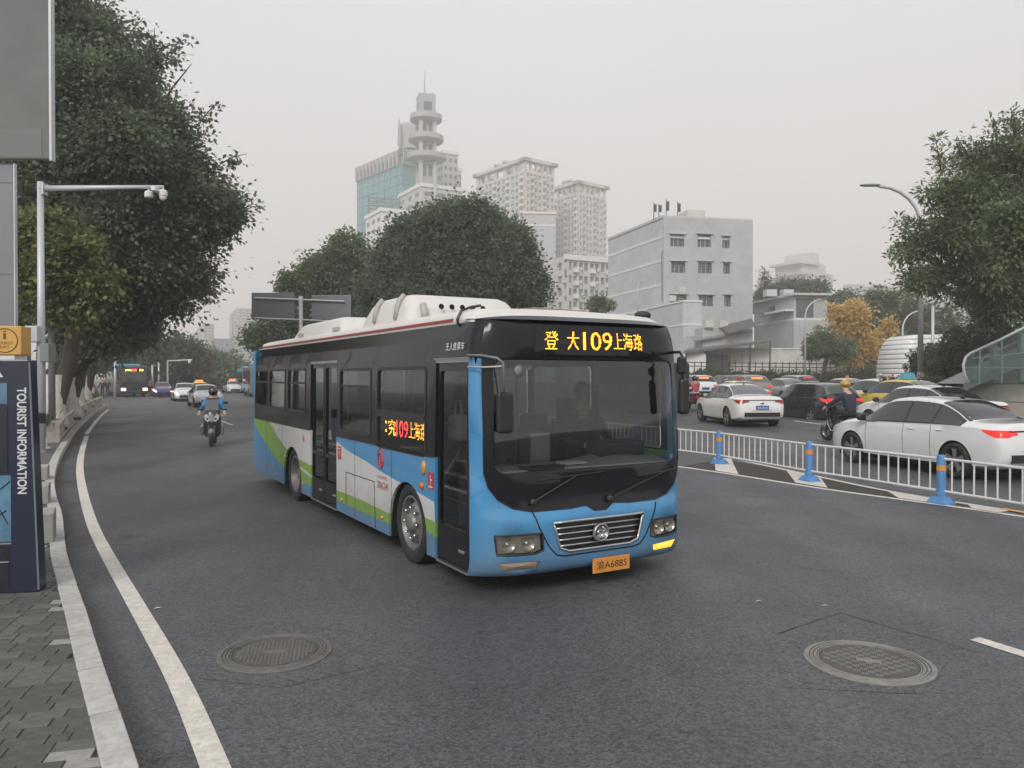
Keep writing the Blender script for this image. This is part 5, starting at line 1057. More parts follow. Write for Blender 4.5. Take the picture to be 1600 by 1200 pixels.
# wheel houses, floor, chassis, rear
for y, r_ in ((FWC, .52), (RWC, .56)):
    for x0, x1 in ((.03, .42), (BW - .42, BW - .03)):
        mb = MB(); n = 14; P = [(y - r_, .2)] + [(y - r_ * math.cos(math.pi * k / n), .87 - r_ + r_ * math.sin(math.pi * k / n)) for k in range(n + 1)] + [(y + r_, .2)]
        mb.add([(x0, a, b) for a, b in P] + [(x1, a, b) for a, b in P], [(i, i + 1, len(P) + i + 1, len(P) + i) for i in range(len(P) - 1)])
        xi = x1 if x0 < 1 else x0; mb.add([(xi, a, b) for a, b in P], [tuple(range(len(P)))]); mb.build('wheel_house', MATS['black'], bus)
boxo('chassis', (.45, .2, .16), (BW - .45, BL - .2, .5), MATS['black'], bus)
mb = MB(); mb.box((.45, .08, .50), (BW - .45, BL - .1, .56))
for a, b in ((.9, FWC - .53), (FWC + .53, 4.05), (5.36, RWC - .57), (RWC + .57, BL - .1)): mb.box((.035, a, .502), (.449, b, .558))
mb.box((BW - .449, .2, .503), (BW - .035, FWC - .53, .557)).box((BW - .449, FWC + .53, .503), (BW - .035, RWC - .57, .557))
mb.build('floor', MATS['busfloor'], bus)
rear = surf('rear_panel', [(0, .2), (BW, .2), (BW, BZ), (0, BZ)], [rrect(.35, 1.45, BW - .35, 2.15, .08)], fn=lambda a, b: (a, BL - .08 + .10 * (max(0, 1 - abs((a - BW / 2) / (BW / 2)) ** 6)) ** .5, b), mats=[MATS['busblue']], parent=bus, grid=(us, [.6, 1, 1.4, 1.8, 2.2]))
surf('rear_window', rrect(.35, 1.45, BW - .35, 2.15, .08), fn=lambda a, b: (a, BL + .01, b), mats=[MATS['busglass']], parent=bus)
boxo('rear_pillar', (-.004, BL - .085, .3), (.05, BL - .02, 2.48), MATS['busblue'], bus, bevel=.02)
# roof: crowned shell with a rounded gutter edge; red line along the cant rail
def roofsec(s):                      # s in 0..1 across
    P = [(.082, BZ - .01), (.075, BZ + .03), (.085, BZ + .07), (.12, BZ + .11), (.22, BZ + .145), (.55, BZ + .165), (BW / 2, BZ + .175)]
    return P + [(BW - a, b) for a, b in P[-2::-1]]
ys = [.20, .24, .32, .45, .7, 2, 4, 6, 8, 8.9, 9.1, 9.2, 9.24]; drop = [.10, .05, .018, .004, 0, 0, 0, 0, 0, 0, .02, .06, .11]
S = roofsec(0); mb = MB(); vs = []
for y, d in zip(ys, drop):
    for a, b in S: vs.append((a, y, max(BZ, b - d)))
n = len(S); mb.add(vs, [(i * n + k, i * n + k + 1, (i + 1) * n + k + 1, (i + 1) * n + k) for i in range(len(ys) - 1) for k in range(n - 1)]); roof = mb.build('roof', MATS['roofwhite'], bus); autosmooth(roof, 60)
# front brow bending back over the display
mb = MB(); vs = []; q = [(.0, 0), (.03, .02), (.09, .045), (.2, .06)]
for a in us:
    u = (a - BW / 2) / (BW / 2); f0 = Vector(frontfn(a, BZ + .02)); zt = BZ + .135 - .10 * abs(u) ** 5
    for k in range(6):
        t = k / 5; yy = f0.y * (1 - t) + .34 * t; zz = (BZ + .02) + (zt - BZ - .02) * math.sin(t * math.pi / 2) ** .8; vs.append((f0.x * (1 - t) + (BW / 2 + (a - BW / 2) * .975) * t, yy, zz))
n = 6; mb.add(vs, [(i * n + k, (i + 1) * n + k, (i + 1) * n + k + 1, i * n + k + 1) for i in range(len(us) - 1) for k in range(n - 1)]); mb.mi = [1 if k < 1 else 0 for i in range(len(us) - 1) for k in range(n - 1)]; autosmooth(mb.build('front_brow', [MATS['roofwhite'], MATS['busblack']], bus), 60)
boxo('cant_rail_stripe', (.069, .62, BZ + .025), (.09, 9.05, BZ + .055), MATS['redstripe'], roof, bevel=.004)
MB().tube([(.07, .50, BZ - .02), (.062, .5, BZ + .04), (.10, .5, BZ + .12), (.2, .51, BZ + .16), (.35, .58, BZ + .19)], .014, 6).build('roof_cable', MATS['blackplastic'], roof)
for k in range(4): boxo('vent_slot', (.068, 8.86 + k * .07, BZ + .02), (.09, 8.89 + k * .07, BZ + .085), MATS['busmatte'], roof)
# roof pods
def pod(name, x0, x1, y0, y1, z1, ins, mat):
    mb = MB(); z0 = BZ + .10; n = 16
    rings = []
    for t, s in ((0, 1), (.45, .985), (.75, .94), (.9, .88), (1, .74)):
        z = z0 + (z1 - z0) * t; cx_, cy_ = (x0 + x1) / 2, (y0 + y1) / 2; hx, hy = (x1 - x0) / 2 - ins[0] * t, (y1 - y0) / 2 - ins[1] * t
        hx -= (1 - s) * .35; hy -= (1 - s) * .35
        rings.append([(cx_ + a, cy_ + b, z) for a, b in rrect(-hx, -hy, hx, hy, .13, 4)])
    m = len(rings[0]); vs = [p for r_ in rings for p in r_]
    mb.add(vs, [(i * m + k, i * m + (k + 1) % m, (i + 1) * m + (k + 1) % m, (i + 1) * m + k) for i in range(len(rings) - 1) for k in range(m)] + [tuple((len(rings) - 1) * m + k for k in range(m))])
    return autosmooth(mb.build(name, mat, roof), 35)
p1 = pod('air_conditioner', .16, 1.70, 1.92, 3.62, 2.95, (.08, .22), MATS['roofwhite'])
for k in range(5):
    m = MB(); xx = .58 + k * .135; m.M = xf((xx, 1.975, 2.80), rx=R(80)); m.lathe([(.034, .004), (.026, .012), (.022, .002), (.001, .002)], 14); m.build('vent_hole', MATS['black'], p1)
for y in (2.35, 3.05): MB().tube([(.176, y, 2.66), (.19, y, 2.78), (.22, y, 2.88), (.28, y, 2.95)], .035, 6).build('rib', pm('podrib', (.40, .39, .36), .6), p1, smooth=True)
MB().tube([(.36, 1.93, 2.65), (.36, 1.955, 2.74), (.36, 1.99, 2.82)], .04, 6).build('rib', MATS['podrib'], p1, smooth=True)
p2 = pod('roof_blower', .19, 1.55, 4.35, 7.2, 2.86, (.07, .32), MATS['roofwhite'])
for y in (4.7, 6.6): boxo('hatch', (.186, y - .14, 2.645), (.20, y + .14, 2.70), MATS['podrib'], p2)
boxo('blower_base', (.45, 3.75, 2.62), (2.0, 4.15, 2.69), MATS['roofwhite'], roof, bevel=.02)
MB().add(*(lambda P: ([(x, y, z) for x, y, z in P], [(0, 1, 2, 3), (4, 7, 6, 5), (0, 4, 5, 1), (1, 5, 6, 2), (2, 6, 7, 3), (3, 7, 4, 0)]))([(1.05, .75, 2.655), (1.85, .75, 2.66), (1.85, 1.45, 2.67), (1.05, 1.45, 2.67), (1.12, .82, 2.73), (1.78, .82, 2.72), (1.78, 1.38, 2.735), (1.12, 1.38, 2.745)])).build('roof_hatch', pm('tarp', (.22, .18, .13), .8, var=.3, vs=6), roof, bevel=.02)
MB().ell((2.25, .42, 2.66), (.10, .08, .05), 10, 6).build('roof_lamp', MATS['busmatte'], roof)
# mirrors on tubular arms
ml = boxo('mirror', (-.20, -.19, 1.50), (-.04, -.13, 1.86), MATS['blackplastic'], bus, bevel=.035, seg=3); ml.location = (.30, -.04, 0)
MB().tube([(-.02, .14, 2.19), (.02, -.05, 2.185), (.10, -.2, 2.16), (.145, -.23, 2.12), (.16, -.22, 1.86)], .011, 8).build('mirror_arm', MATS['galvdark'], ml, smooth=True).location = (-.30, .04, 0)
MB().tube([(-.02, .12, 2.085), (.04, -.07, 2.08), (.12, -.18, 2.085), (.155, -.22, 2.09)], .009, 8).build('mirror_arm', MATS['galv'], ml, smooth=True).location = (-.30, .04, 0)
mr2 = boxo('mirror', (BW - .30, -.30, 1.62), (BW - .18, -.23, 1.98), MATS['blackplastic'], bus, bevel=.035, seg=3)
boxo('upper_mirror', (BW - .30, -.28, 2.02), (BW - .20, -.21, 2.2), MATS['blackplastic'], mr2, bevel=.03)
MB().tube([(BW - .12, .06, 2.25), (BW - .16, -.12, 2.25), (BW - .24, -.24, 2.2), (BW - .24, -.25, 1.9)], .015, 8).build('mirror_arm', MATS['blackplastic'], mr2, smooth=True)
MB().lathe([(.001, 0), (.055, .0), (.065, -.015), (.045, -.03), (.001, -.035)], 20, 'Y').build('blind_spot_mirror', MATS['galvdark'], bus, smooth=True).location = (.42, -.03, 2.05)
# interior
boxo('ceiling', (.08, .25, 2.42), (BW - .08, BL - .15, 2.45), MATS['interior'], bus)
dsh = MB(); n = 12; vs = []
for k in range(n + 1):
    a = .12 + (BW - .24) * k / n; f0 = Vector(frontfn(a, 1.1)).y + .04
    hump = .10 * math.exp(-((a - 1.85) / .4) ** 2)
    vs += [(a, f0, .6), (a, f0 + .01, 1.06), (a, f0 + .12, 1.12), (a, .42, 1.14 + hump), (a, .58, 1.06 + hump), (a, .6, .56)]
dsh.add(vs, [(i * 6 + k, (i + 1) * 6 + k, (i + 1) * 6 + k + 1, i * 6 + k + 1) for i in range(n) for k in range(5)]); dsh = autosmooth(dsh.build('dashboard', MATS['dash'], bus), 45)
boxo('binnacle', (1.55, .25, 1.17), (2.15, .52, 1.33), MATS['interiordark'], dsh, bevel=.04)
boxo('vent_panel', (.55, .0, 1.125), (.95, .18, 1.15), MATS['interiordark'], dsh); boxo('papers', (1.05, .12, 1.14), (1.3, .3, 1.155), MATS['white_print'], dsh)
st = MB(); st.M = xf((1.86, .62, 1.18), rx=R(-35)); st.tube([(.23 * math.cos(a * math.pi / 12), .23 * math.sin(a * math.pi / 12), 0) for a in range(24)], .018, 8, closed=True); st.tube([(-.22, 0, 0), (.22, 0, 0)], .016, 6); st.tube([(0, 0, 0), (0, -.05, -.35)], .03, 6); st.build('steering_wheel', MATS['blackplastic'], bus, smooth=True)
def seat(x, y, mat, par=bus, rot=1):
    s = boxo('seat', (x - .21, y - .21, .92), (x + .21, y + .21, 1.0), MATS[mat], par, bevel=.04)
    boxo('backrest', (x - .21, y + .17, .98), (x + .21, y + .25, 1.52), MATS[mat], s, bevel=.05); boxo('pedestal', (x - .05, y - .1, .56), (x + .05, y + .1, .93), MATS['interiordark'], s)
    return s
seat(1.86, 1.10, 'interiordark'); boxo('driver_screen', (1.30, 1.42, .56), (2.4, 1.45, 1.45), MATS['interiordark'], bus)
boxo('driver_headrest', (1.74, 1.30, 1.45), (1.98, 1.36, 1.75), MATS['interiordark'], bus, bevel=.04)
for y in (2.3, 3.1, 3.9, 4.7, 5.5, 6.4, 7.2, 8.0, 8.7):
    for x in (1.72, 2.16): seat(x, y, 'seatblue')
    if not (3.8 < y < 5.5) and not y < 2.0:
        for x in (.33, .77): seat(x, y, 'seatblue')
for x, y in ((.62, 1.0), (1.3, 1.5), (.62, 3.9), (.62, 5.45), (1.48, 3.0), (1.48, 5.0), (.98, 6.8)): MB().tube([(x, y, .56), (x, y, 2.42)], .017, 8).build('grab_pole', MATS['railyellow'], bus, smooth=True)
for x in (.6, 1.5): MB().tube([(x, 1.3, 2.2), (x, 8.6, 2.2)], .015, 6).build('handrail', MATS['railyellow'], bus, smooth=True)
MB().tube([(.62, 1.0, 1.2), (.3, .95, 1.25), (.14, .95, 1.0), (.14, .95, .7)], .016, 6).build('grab_rail', MATS['alu'], bus, smooth=True)
boxo('fare_box', (.95, .62, .56), (1.2, .86, 1.42), MATS['steel'], bus, bevel=.02)
boxo('sticker', (.56, .105, 2.06), (.64, .11, 2.10), MATS['white_print'], bus)
boxo('sun_visor', (1.45, .20, 1.92), (2.25, .22, 2.14), MATS['interiordark'], bus, bevel=.01)
boxo('curtain', (.09, 6.3, 1.48), (.11, 6.62, 2.08), MATS['buswhite'], bus); boxo('curtain', (.09, 7.0, 1.48), (.11, 7.22, 2.08), MATS['buswhite'], bus); boxo('curtain', (.09, 5.64, 1.48), (.11, 5.76, 2.08), MATS['buswhite'], bus)
def inbus(x, y): p = Matrix.Rotation(R(30.22), 3, 'Z') @ Vector((x, y, 0)); return (p.x - .319, p.y + 6.818)
pm('cloth_dark', (.02, .02, .024), .85); pm('cloth_red', (.28, .03, .035), .85); pm('cloth_white', (.6, .58, .55), .85); pm('cloth_navy', (.025, .03, .05), .85); pm('shoe', (.02, .018, .016), .6)
p = inbus(1.86, 1.08)
J = sit_pose(hands=((-.19, -.42, .70), (.19, -.42, .70)), seat=.44, lean=.05); 
human('person', 'bus driver in dark jacket and red collar seated behind the windscreen', J, None, clothes(MATS['cloth_dark'], MATS['cloth_dark'], MATS['shoe']), (*p, .56), R(30.22), hair=MATS['hair'])
p = inbus(.42, .92)
J = dict(pelvis=(0, 0, .9), spine=(0, 0, 1.08), chest=(0, 0, 1.27), neck=(0, -.01, 1.42), head=(0, -.03, 1.50), crown=(0, -.02, 1.60), shl=(.19, 0, 1.33), ell=(.24, -.04, 1.06), wrl=(.12, -.22, 1.02), shr=(-.19, 0, 1.33), elr=(-.25, -.08, 1.08), wrr=(-.10, -.24, 1.10),
         hipl=(.09, 0, .85), kneel=(.1, -.01, .47), ankl=(.1, .03, .08), toel=(.11, -.13, .03), hipr=(-.09, 0, .85), kneer=(-.1, -.01, .47), ankr=(-.1, .03, .08), toer=(-.11, -.13, .03))
human('person', 'passenger in dark red top holding a pale bag behind the front door glass', {k: (v[0], v[1], v[2] * .98) for k, v in J.items()}, None, clothes(MATS['cloth_red'], MATS['cloth_dark'], MATS['shoe']), (*p, .56), R(-60), hair=MATS['hair'])
q = inbus(.22, .80); bag = MB(); bag.box((-.13, -.07, 0), (.13, .07, .26)); bag = bag.build('tote_bag', MATS['cloth_white'], bevel=.04); bag.location = (*q, 1.36); bag.rotation_euler = (0, 0, R(-60)); tag(bag, 'pale cloth bag held by the passenger inside the front door', 'bag')
MB().tube([(-.08, 0, .25), (-.05, 0, .40), (.05, 0, .40), (.08, 0, .25)], .012, 6).build('strap', MATS['cloth_white'], bag)
# ================================================================== cars
def pchip(pts):
    X = np.array([p[0] for p in pts], float); Y = np.array([p[1] for p in pts], float); h_ = np.diff(X); dl = np.diff(Y) / h_; m = np.zeros(len(X)); m[0], m[-1] = dl[0], dl[-1]
    for i in range(1, len(X) - 1):
        if dl[i - 1] * dl[i] > 0: w1, w2 = 2 * h_[i] + h_[i - 1], h_[i] + 2 * h_[i - 1]; m[i] = (w1 + w2) / (w1 / dl[i - 1] + w2 / dl[i])
    def f(x):
        i = int(min(max(np.searchsorted(X, x) - 1, 0), len(X) - 2)); t = (x - X[i]) / h_[i]; t2, t3 = t * t, t * t * t
        return float((2 * t3 - 3 * t2 + 1) * Y[i] + (t3 - 2 * t2 + t) * h_[i] * m[i] + (-2 * t3 + 3 * t2) * Y[i + 1] + (t3 - t2) * h_[i] * m[i + 1])
    return f
SPEC = {
 'sedan': dict(L=4.70, wf=.795, wr=.205, r=.325, T=[(0, .66), (.006, .80), (.018, .98), (.03, 1.03), (.10, 1.055), (.155, 1.065), (.24, 1.25), (.33, 1.40), (.40, 1.445), (.48, 1.46), (.56, 1.445), (.61, 1.405), (.68, 1.22), (.75, 1.03), (.80, .985), (.90, .90), (.96, .80), (.985, .70), (1, .56)],
     B=[(0, .62), (.02, .86), (.05, .93), (.2, .96), (.5, .935), (.72, .915), (.85, .85), (.95, .74), (1, .52)], W=[(0, .66), (.012, .76), (.04, .83), (.1, .875), (.22, .905), (.5, .90), (.78, .90), (.9, .86), (.96, .77), (.985, .66), (1, .5)],
     b=[(0, .36), (.02, .27), (.1, .20), (.5, .17), (.9, .18), (.98, .22), (1, .28)], Rw=[(0, .60), (.03, .70), (.15, .72), (.22, .66), (.33, .585), (.6, .60), (.68, .66), (.76, .74), (.9, .70), (1, .42)], side=(.185, .735), pil=(.475, .325), ws=(.615, .735), rg=(.165, .335), roofz=1.46),
 'suv': dict(L=4.60, wf=.80, wr=.205, r=.36, T=[(0, .78), (.008, .95), (.02, 1.08), (.05, 1.25), (.09, 1.45), (.125, 1.58), (.17, 1.625), (.3, 1.66), (.5, 1.66), (.60, 1.61), (.67, 1.40), (.75, 1.14), (.80, 1.09), (.9, 1.02), (.96, .93), (.985, .80), (1, .64)],
     B=[(0, .72), (.02, .95), (.06, 1.04), (.2, 1.06), (.5, 1.03), (.72, 1.0), (.85, .95), (.95, .85), (1, .60)], W=[(0, .74), (.012, .82), (.05, .88), (.15, .92), (.5, .92), (.8, .92), (.9, .89), (.96, .82), (.985, .72), (1, .56)],
     b=[(0, .42), (.03, .30), (.1, .24), (.5, .22), (.9, .24), (1, .34)], Rw=[(0, .66), (.03, .72), (.08, .68), (.13, .62), (.3, .63), (.6, .63), (.68, .68), (.76, .76), (.9, .74), (1, .48)], side=(.075, .735), pil=(.47, .31, .185), ws=(.61, .735), rg=(.045, .125), roofz=1.66)}
pm('carwhite', (.70, .71, .72), .22, coat=1.0, var=.02, vs=2, dirt=.06); pm('carpearl', (.72, .705, .69), .22, coat=1.0, dirt=.06); pm('carblack', (.022, .02, .024), .22, coat=.9); pm('cargrey', (.26, .25, .23), .3, .3, coat=.7); pm('carsilver', (.45, .46, .47), .3, .4, coat=.7); pm('taxiyellow', (.66, .52, .10), .35, coat=.6, dirt=.06); pm('taxicream', (.70, .62, .36), .35, coat=.6, dirt=.05); pm('carpurple', (.07, .05, .13), .25, .3, coat=.8); pm('carred', (.4, .05, .05), .3, coat=.7)
pm('carglass', (.018, .021, .024), .04, spec=.9); pm('carglass2', (.10, .115, .115), .06, spec=.9); pm('cartrim', (.015, .015, .016), .4); pm('tail', (.30, .012, .015), .15, coat=.8); pm('taillit', (.5, .02, .02), .2, emit=(1, .04, .03), es=.38); pm('headoff', (.45, .46, .47), .1, .4, coat=.8); pm('headlit', (.9, .9, .9), .2, emit=(1, .95, .92), es=7); pm('headviolet', (.9, .9, .9), .2, emit=(.85, .72, 1), es=5); pm('headwarm', (.9, .9, .9), .2, emit=(1, .55, .2), es=4); pm('plateblue', (.03, .09, .36), .5); pm('rim', (.34, .34, .35), .3, .8); pm('rimdark', (.05, .05, .055), .35, .6); pm('led_orange_red', (.5, .1, .02), .5, emit=(1, .22, .05), es=1.3); pm('signblue', (.10, .34, .46), .4)
class CarKind:
    def __init__(s, kind):
        S = SPEC[kind]; s.S = S; L = S['L']; s.L = L; s.fn = {k: pchip(S[k]) for k in ('T', 'B', 'W', 'b', 'Rw')}; s.parts = []
        fs = sorted(set([0, .003, .006, .010, .014, .018, .024, .03, .04, .05, .065, .08, .10] + [k / 44 for k in range(5, 43)] + [.975, .982, .988, .993, .997, 1]))
        s.body = s.make_body(fs); cutters = []
        for wy in (S['wr'], S['wf']):
            mb = MB(); mb.M = xf((0, (wy - .5) * L, S['r'])); q = S['r'] + .045
            mb.lathe([(.001, -1.2), (q, -1.2), (q, -.62), (.001, -.62)], 32, 'X'); mb.lathe([(.001, .62), (q, .62), (q, 1.2), (.001, 1.2)], 32, 'X'); o = mb.build('cut', MATS['black'], weld=True); cutters.append(o)
        o = link('body_tmp', s.body)
        for c in cutters:
            b = o.modifiers.new('b', 'BOOLEAN'); b.object = c; b.operation = 'DIFFERENCE'; b.solver = 'EXACT'
            try: b.material_mode = 'TRANSFER'
            except Exception: pass
        me = bpy.data.meshes.new_from_object(o.evaluated_get(bpy.context.evaluated_depsgraph_get())); s.body = me
        bpy.data.objects.remove(o); [bpy.data.objects.remove(c) for c in cutters]
        me.polygons.foreach_set('use_smooth', [True] * len(me.polygons)); me.set_sharp_from_angle(angle=R(33))
        sd_ = S['side']; pil = S['pil']; edges_ = [sd_[0]] + sorted(pil) + [sd_[1]]
        for sgn in (-1, 1):
            for a, b in zip(edges_, edges_[1:]): s.parts.append(('side_window', s.patch(a + .006, b - .006, 5.16, 6.9, sgn, 10, 5, .004), 'glass'))
            s.parts.append(('window_trim', s.patch(sd_[0] - .004, sd_[1] + .006, 5.02, 7.05, sgn, 24, 6, .0015), 'cartrim'))
            s.parts.append(('chrome_line', s.patch(sd_[0], sd_[1], 4.97, 5.03, sgn, 24, 1, .004), 'chrome')); s.parts.append(('head_light', s.patch(.918, .988, 4.15, 5.1, sgn, 10, 3, .006), 'head')); s.parts.append(('sill_trim', s.patch(.27, .73, 1.3, 2.15, sgn, 12, 2, .004), 'cartrim'))
            for f in edges_[1:-1][-2:] + [.70]: s.parts.append(('door_seam', s.patch(f - .0012, f + .0012, 2.2, 5.0, sgn, 1, 8, .0015), 'cartrim'))
            for f in (edges_[-2] - .045, edges_[-3] - .045 if len(edges_) > 3 else .25):
                p = s.pt(f, 4.55, sgn); mb = MB(); mb.ell(p, (.022, .10, .016), 10, 6); s.parts.append(('door_handle', s.mesh(mb), 'body'))
            p = s.pt(S['ws'][1] - .035, 5.0, sgn); mb = MB(); mb.ell((p.x + sgn * .13, p.y, p.z + .09), (.11, .055, .075), 12, 8, p=.8); mb.box((p.x - .02, p.y - .03, p.z + .01), (p.x + sgn * .08, p.y + .03, p.z + .06)); s.parts.append(('mirror', s.mesh(mb), 'cartrim'))
        zl = (.80, .925) if kind == 'sedan' else (.93, 1.07)
        for sgn in (-1, 1): s.parts.append(('tail_light', s.patchz(.0085 if kind == 'sedan' else .010, .088, *zl, sgn), 'tail'))
        s.parts.append(('windscreen', s.patch2(S['ws'][0] + .004, S['ws'][1] - .004), 'glass')); s.parts.append(('rear_window', s.patch2(S['rg'][0] + .004, S['rg'][1] - .006), 'rglass'))
        yb = -L / 2; mb = MB(); zc = s.fn['b'](0) + (.30 if kind == 'sedan' else .42); mb.box((-.22, yb - .022, zc - .07), (.22, yb + .03, zc + .07)); s.parts.append(('licence_plate', s.mesh(mb), 'plateblue'))
        mb = MB(); mb.box((-.62, yb - .012, zc - .30), (.62, yb + .12, zc - .16)); s.parts.append(('rear_diffuser', s.mesh(mb), 'cartrim'))
        mb = MB(); mb.ell((0, yb + .004, s.fn['T'](.006) + .02), (.07, .02, .045), 14, 8); s.parts.append(('badge', s.mesh(mb), 'chrome')); mb = MB(); mb.tube([(-.70, yb + .03, zc - .10), (-.3, yb - .004, zc - .105), (.3, yb - .004, zc - .105), (.70, yb + .03, zc - .10)], .006, 4); s.parts.append(('bumper_crease', s.mesh(mb), 'cartrim'))
        mb = MB(); mb.box((-.52, L / 2 - .10, .30), (.52, L / 2 + .004, .50)); s.parts.append(('grille', s.mesh(mb), 'cartrim')); mb = MB(); mb.box((-.22, L / 2 - .02, .42), (.22, L / 2 + .018, .54)); s.parts.append(('licence_plate', s.mesh(mb), 'plateblue'))
        if kind == 'sedan': mb = MB(); mb.tube([(-.62, yb + .045, s.fn['T'](.012) + .0), (0, yb + .03, s.fn['T'](.012) + .01), (.62, yb + .045, s.fn['T'](.012))], .012, 5); s.parts.append(('boot_trim', s.mesh(mb), 'cartrim'))
        else:
            for sgn in (-1, 1): mb = MB(); mb.tube([(sgn * .6, (f - .5) * L, s.fn['T'](f) + .03) for f in (.2, .24, .4, .52, .56)], .018, 6); s.parts.append(('roof_rail', s.mesh(mb), 'cartrim'))
        mb = MB(); mb.add([(0, (.37 - .5) * L, S['roofz'] - .03), (.0, (.35 - .5) * L, S['roofz'] + .055), (.015, (.34 - .5) * L, S['roofz'] - .03), (-.015, (.34 - .5) * L, S['roofz'] - .03)], [(0, 1, 2), (0, 3, 1), (2, 1, 3)]); s.parts.append(('aerial', s.mesh(mb), 'cartrim'))
        mb = MB(); mb.box((-.72, -L * .40, S['b'][3][1] - .04), (.72, L * .42, .32)); s.parts.append(('underbody', s.mesh(mb), 'black'))
        # wheel
        r = S['r']; mb = MB(); mb.lathe([(r * .66, -.02), (r * .7, -.105), (r * .9, -.115), (r, -.085), (r, .085), (r * .9, .11), (r * .66, .1)], 32, 'X'); s.tyre = s.mesh(mb, True)
        mb = MB(); mb.lathe([(r * .70, -.10), (r * .66, -.085), (r * .63, .02), (.001, .02)], 28, 'X'); s.rimb = s.mesh(mb, True)
        mb = MB(); mb.lathe([(.045, -.03), (.05, -.085), (.03, -.10), (.001, -.10)], 14, 'X')
        for k in range(5):
            a = 2 * math.pi * k / 5
            for q in (-.13, .13): mb.M = Matrix.Rotation(a + q, 4, 'X'); mb.add([(-.09, -.022, .03), (-.09, .022, .03), (-.098, .028, r * .67), (-.098, -.028, r * .67), (-.05, -.022, .03), (-.05, .022, .03), (-.06, .028, r * .67), (-.06, -.028, r * .67)], [(0, 1, 2, 3), (7, 6, 5, 4), (0, 4, 5, 1), (1, 5, 6, 2), (2, 6, 7, 3), (3, 7, 4, 0)])
        s.spk = s.mesh(mb)
    def mesh(s, mb, smooth=False):
        me = bpy.data.meshes.new('part'); me.from_pydata(mb.v, [], mb.f)
        bm = bmesh.new(); bm.from_mesh(me); bmesh.ops.recalc_face_normals(bm, faces=bm.faces); bm.to_mesh(me); bm.free()
        me.polygons.foreach_set('use_smooth', [True] * len(me.polygons))
        try: me.set_sharp_from_angle(angle=R(40))
        except Exception: pass
        return me
    def sec(s, f):
        F = s.fn; T, B, W, b, Rw = F['T'](f), F['B'](f), F['W'](f), F['b'](f), F['Rw'](f); B = min(B, T - .012); e_ = min(.055, (T - B) * .35); Rw = min(Rw, W * .9)
        h_ = B - b
        return [(0, b), (W * .82, b), (W * .965, b + min(.07, h_ * .2)), (W * .995, b + h_ * .38), (W, B - h_ * .28), (W * .965, B), (W * .95 + (Rw - W * .95) * .52, B + (T - e_ - B) * .55), (Rw, T - e_), (Rw * .86, T - e_ * .25), (Rw * .45, T + .010), (0, T + .016)]
    def pt(s, f, t, sgn):
        S = s.sec(f); i = int(min(max(math.floor(t), 0), len(S) - 2)); q = t - i; a, b = S[i], S[i + 1]; return Vector((sgn * (a[0] + (b[0] - a[0]) * q), (f - .5) * s.L, a[1] + (b[1] - a[1]) * q))
    def nrm(s, f, t, sgn):
        a = s.pt(min(f + .004, 1), t, sgn) - s.pt(max(f - .004, 0), t, sgn); b = s.pt(f, t + .05, sgn) - s.pt(f, t - .05, sgn); n = a.cross(b)
        if n.length < 1e-9: return Vector((sgn, 0, 0))
        n.normalize()
        return n if n.x * sgn + n.z * .3 > 0 else -n
    def make_body(s, fs):
        n = 21; vs = []; mb = MB()
        for f in fs:
            S = s.sec(f); vs += [(x, (f - .5) * s.L, z) for x, z in S] + [(-x, (f - .5) * s.L, z) for x, z in S[-2:0:-1]]
        m = len(s.sec(.5)) * 2 - 2
        F = [(i * m + k, i * m + (k + 1) % m, (i + 1) * m + (k + 1) % m, (i + 1) * m + k) for i in range(len(fs) - 1) for k in range(m)] + [tuple(range(m - 1, -1, -1)), tuple((len(fs) - 1) * m + k for k in range(m))]
        me = bpy.data.meshes.new('body'); me.from_pydata(vs, [], F); me.materials.append(MATS['carwhite'])
        bm = bmesh.new(); bm.from_mesh(me); bmesh.ops.recalc_face_normals(bm, faces=bm.faces); bm.to_mesh(me); bm.free(); return me
    def patch(s, f0, f1, t0, t1, sgn, nf, nt, off):
        vs = []; mb = MB()
        for i in range(nf + 1):
            for k in range(nt + 1): f = f0 + (f1 - f0) * i / nf; t = t0 + (t1 - t0) * k / nt; vs.append(s.pt(f, t, sgn) + s.nrm(f, t, sgn) * off)
        mb.add(vs, [(i * (nt + 1) + k, (i + 1) * (nt + 1) + k, (i + 1) * (nt + 1) + k + 1, i * (nt + 1) + k + 1) for i in range(nf) for k in range(nt)]); return s.mesh(mb)
    def tz_(s, f, z):
        S = s.sec(f)
        for i in range(2, len(S) - 1):
            if S[i][1] <= z <= S[i + 1][1]: return i + (z - S[i][1]) / max(1e-6, S[i + 1][1] - S[i][1])
        return len(S) - 2.0 if z > S[-1][1] else 3.0
    def patchz(s, f0, f1, z0, z1, sgn):
        nf, nt = 20, 4; vs = []; mb = MB()
        for i in range(nf + 1):
            q = i / nf; f = f0 + (f1 - f0) * q ** 1.6; a = z0 + (z1 - .012 - z0) * max(0, (q - .45) / .55) ** 1.5; ta, tb = s.tz_(f, a), min(s.tz_(f, z1), 8.4)
            ta = min(ta, tb - .02)
            for k in range(nt + 1): t = ta + (tb - ta) * k / nt; vs.append(s.pt(f, t, sgn) + s.nrm(f, t, sgn) * .006 + Vector((0, -.006 * (1 - q), 0)))
        mb.add(vs, [(i * (nt + 1) + k, (i + 1) * (nt + 1) + k, (i + 1) * (nt + 1) + k + 1, i * (nt + 1) + k + 1) for i in range(nf) for k in range(nt)]); return s.mesh(mb)
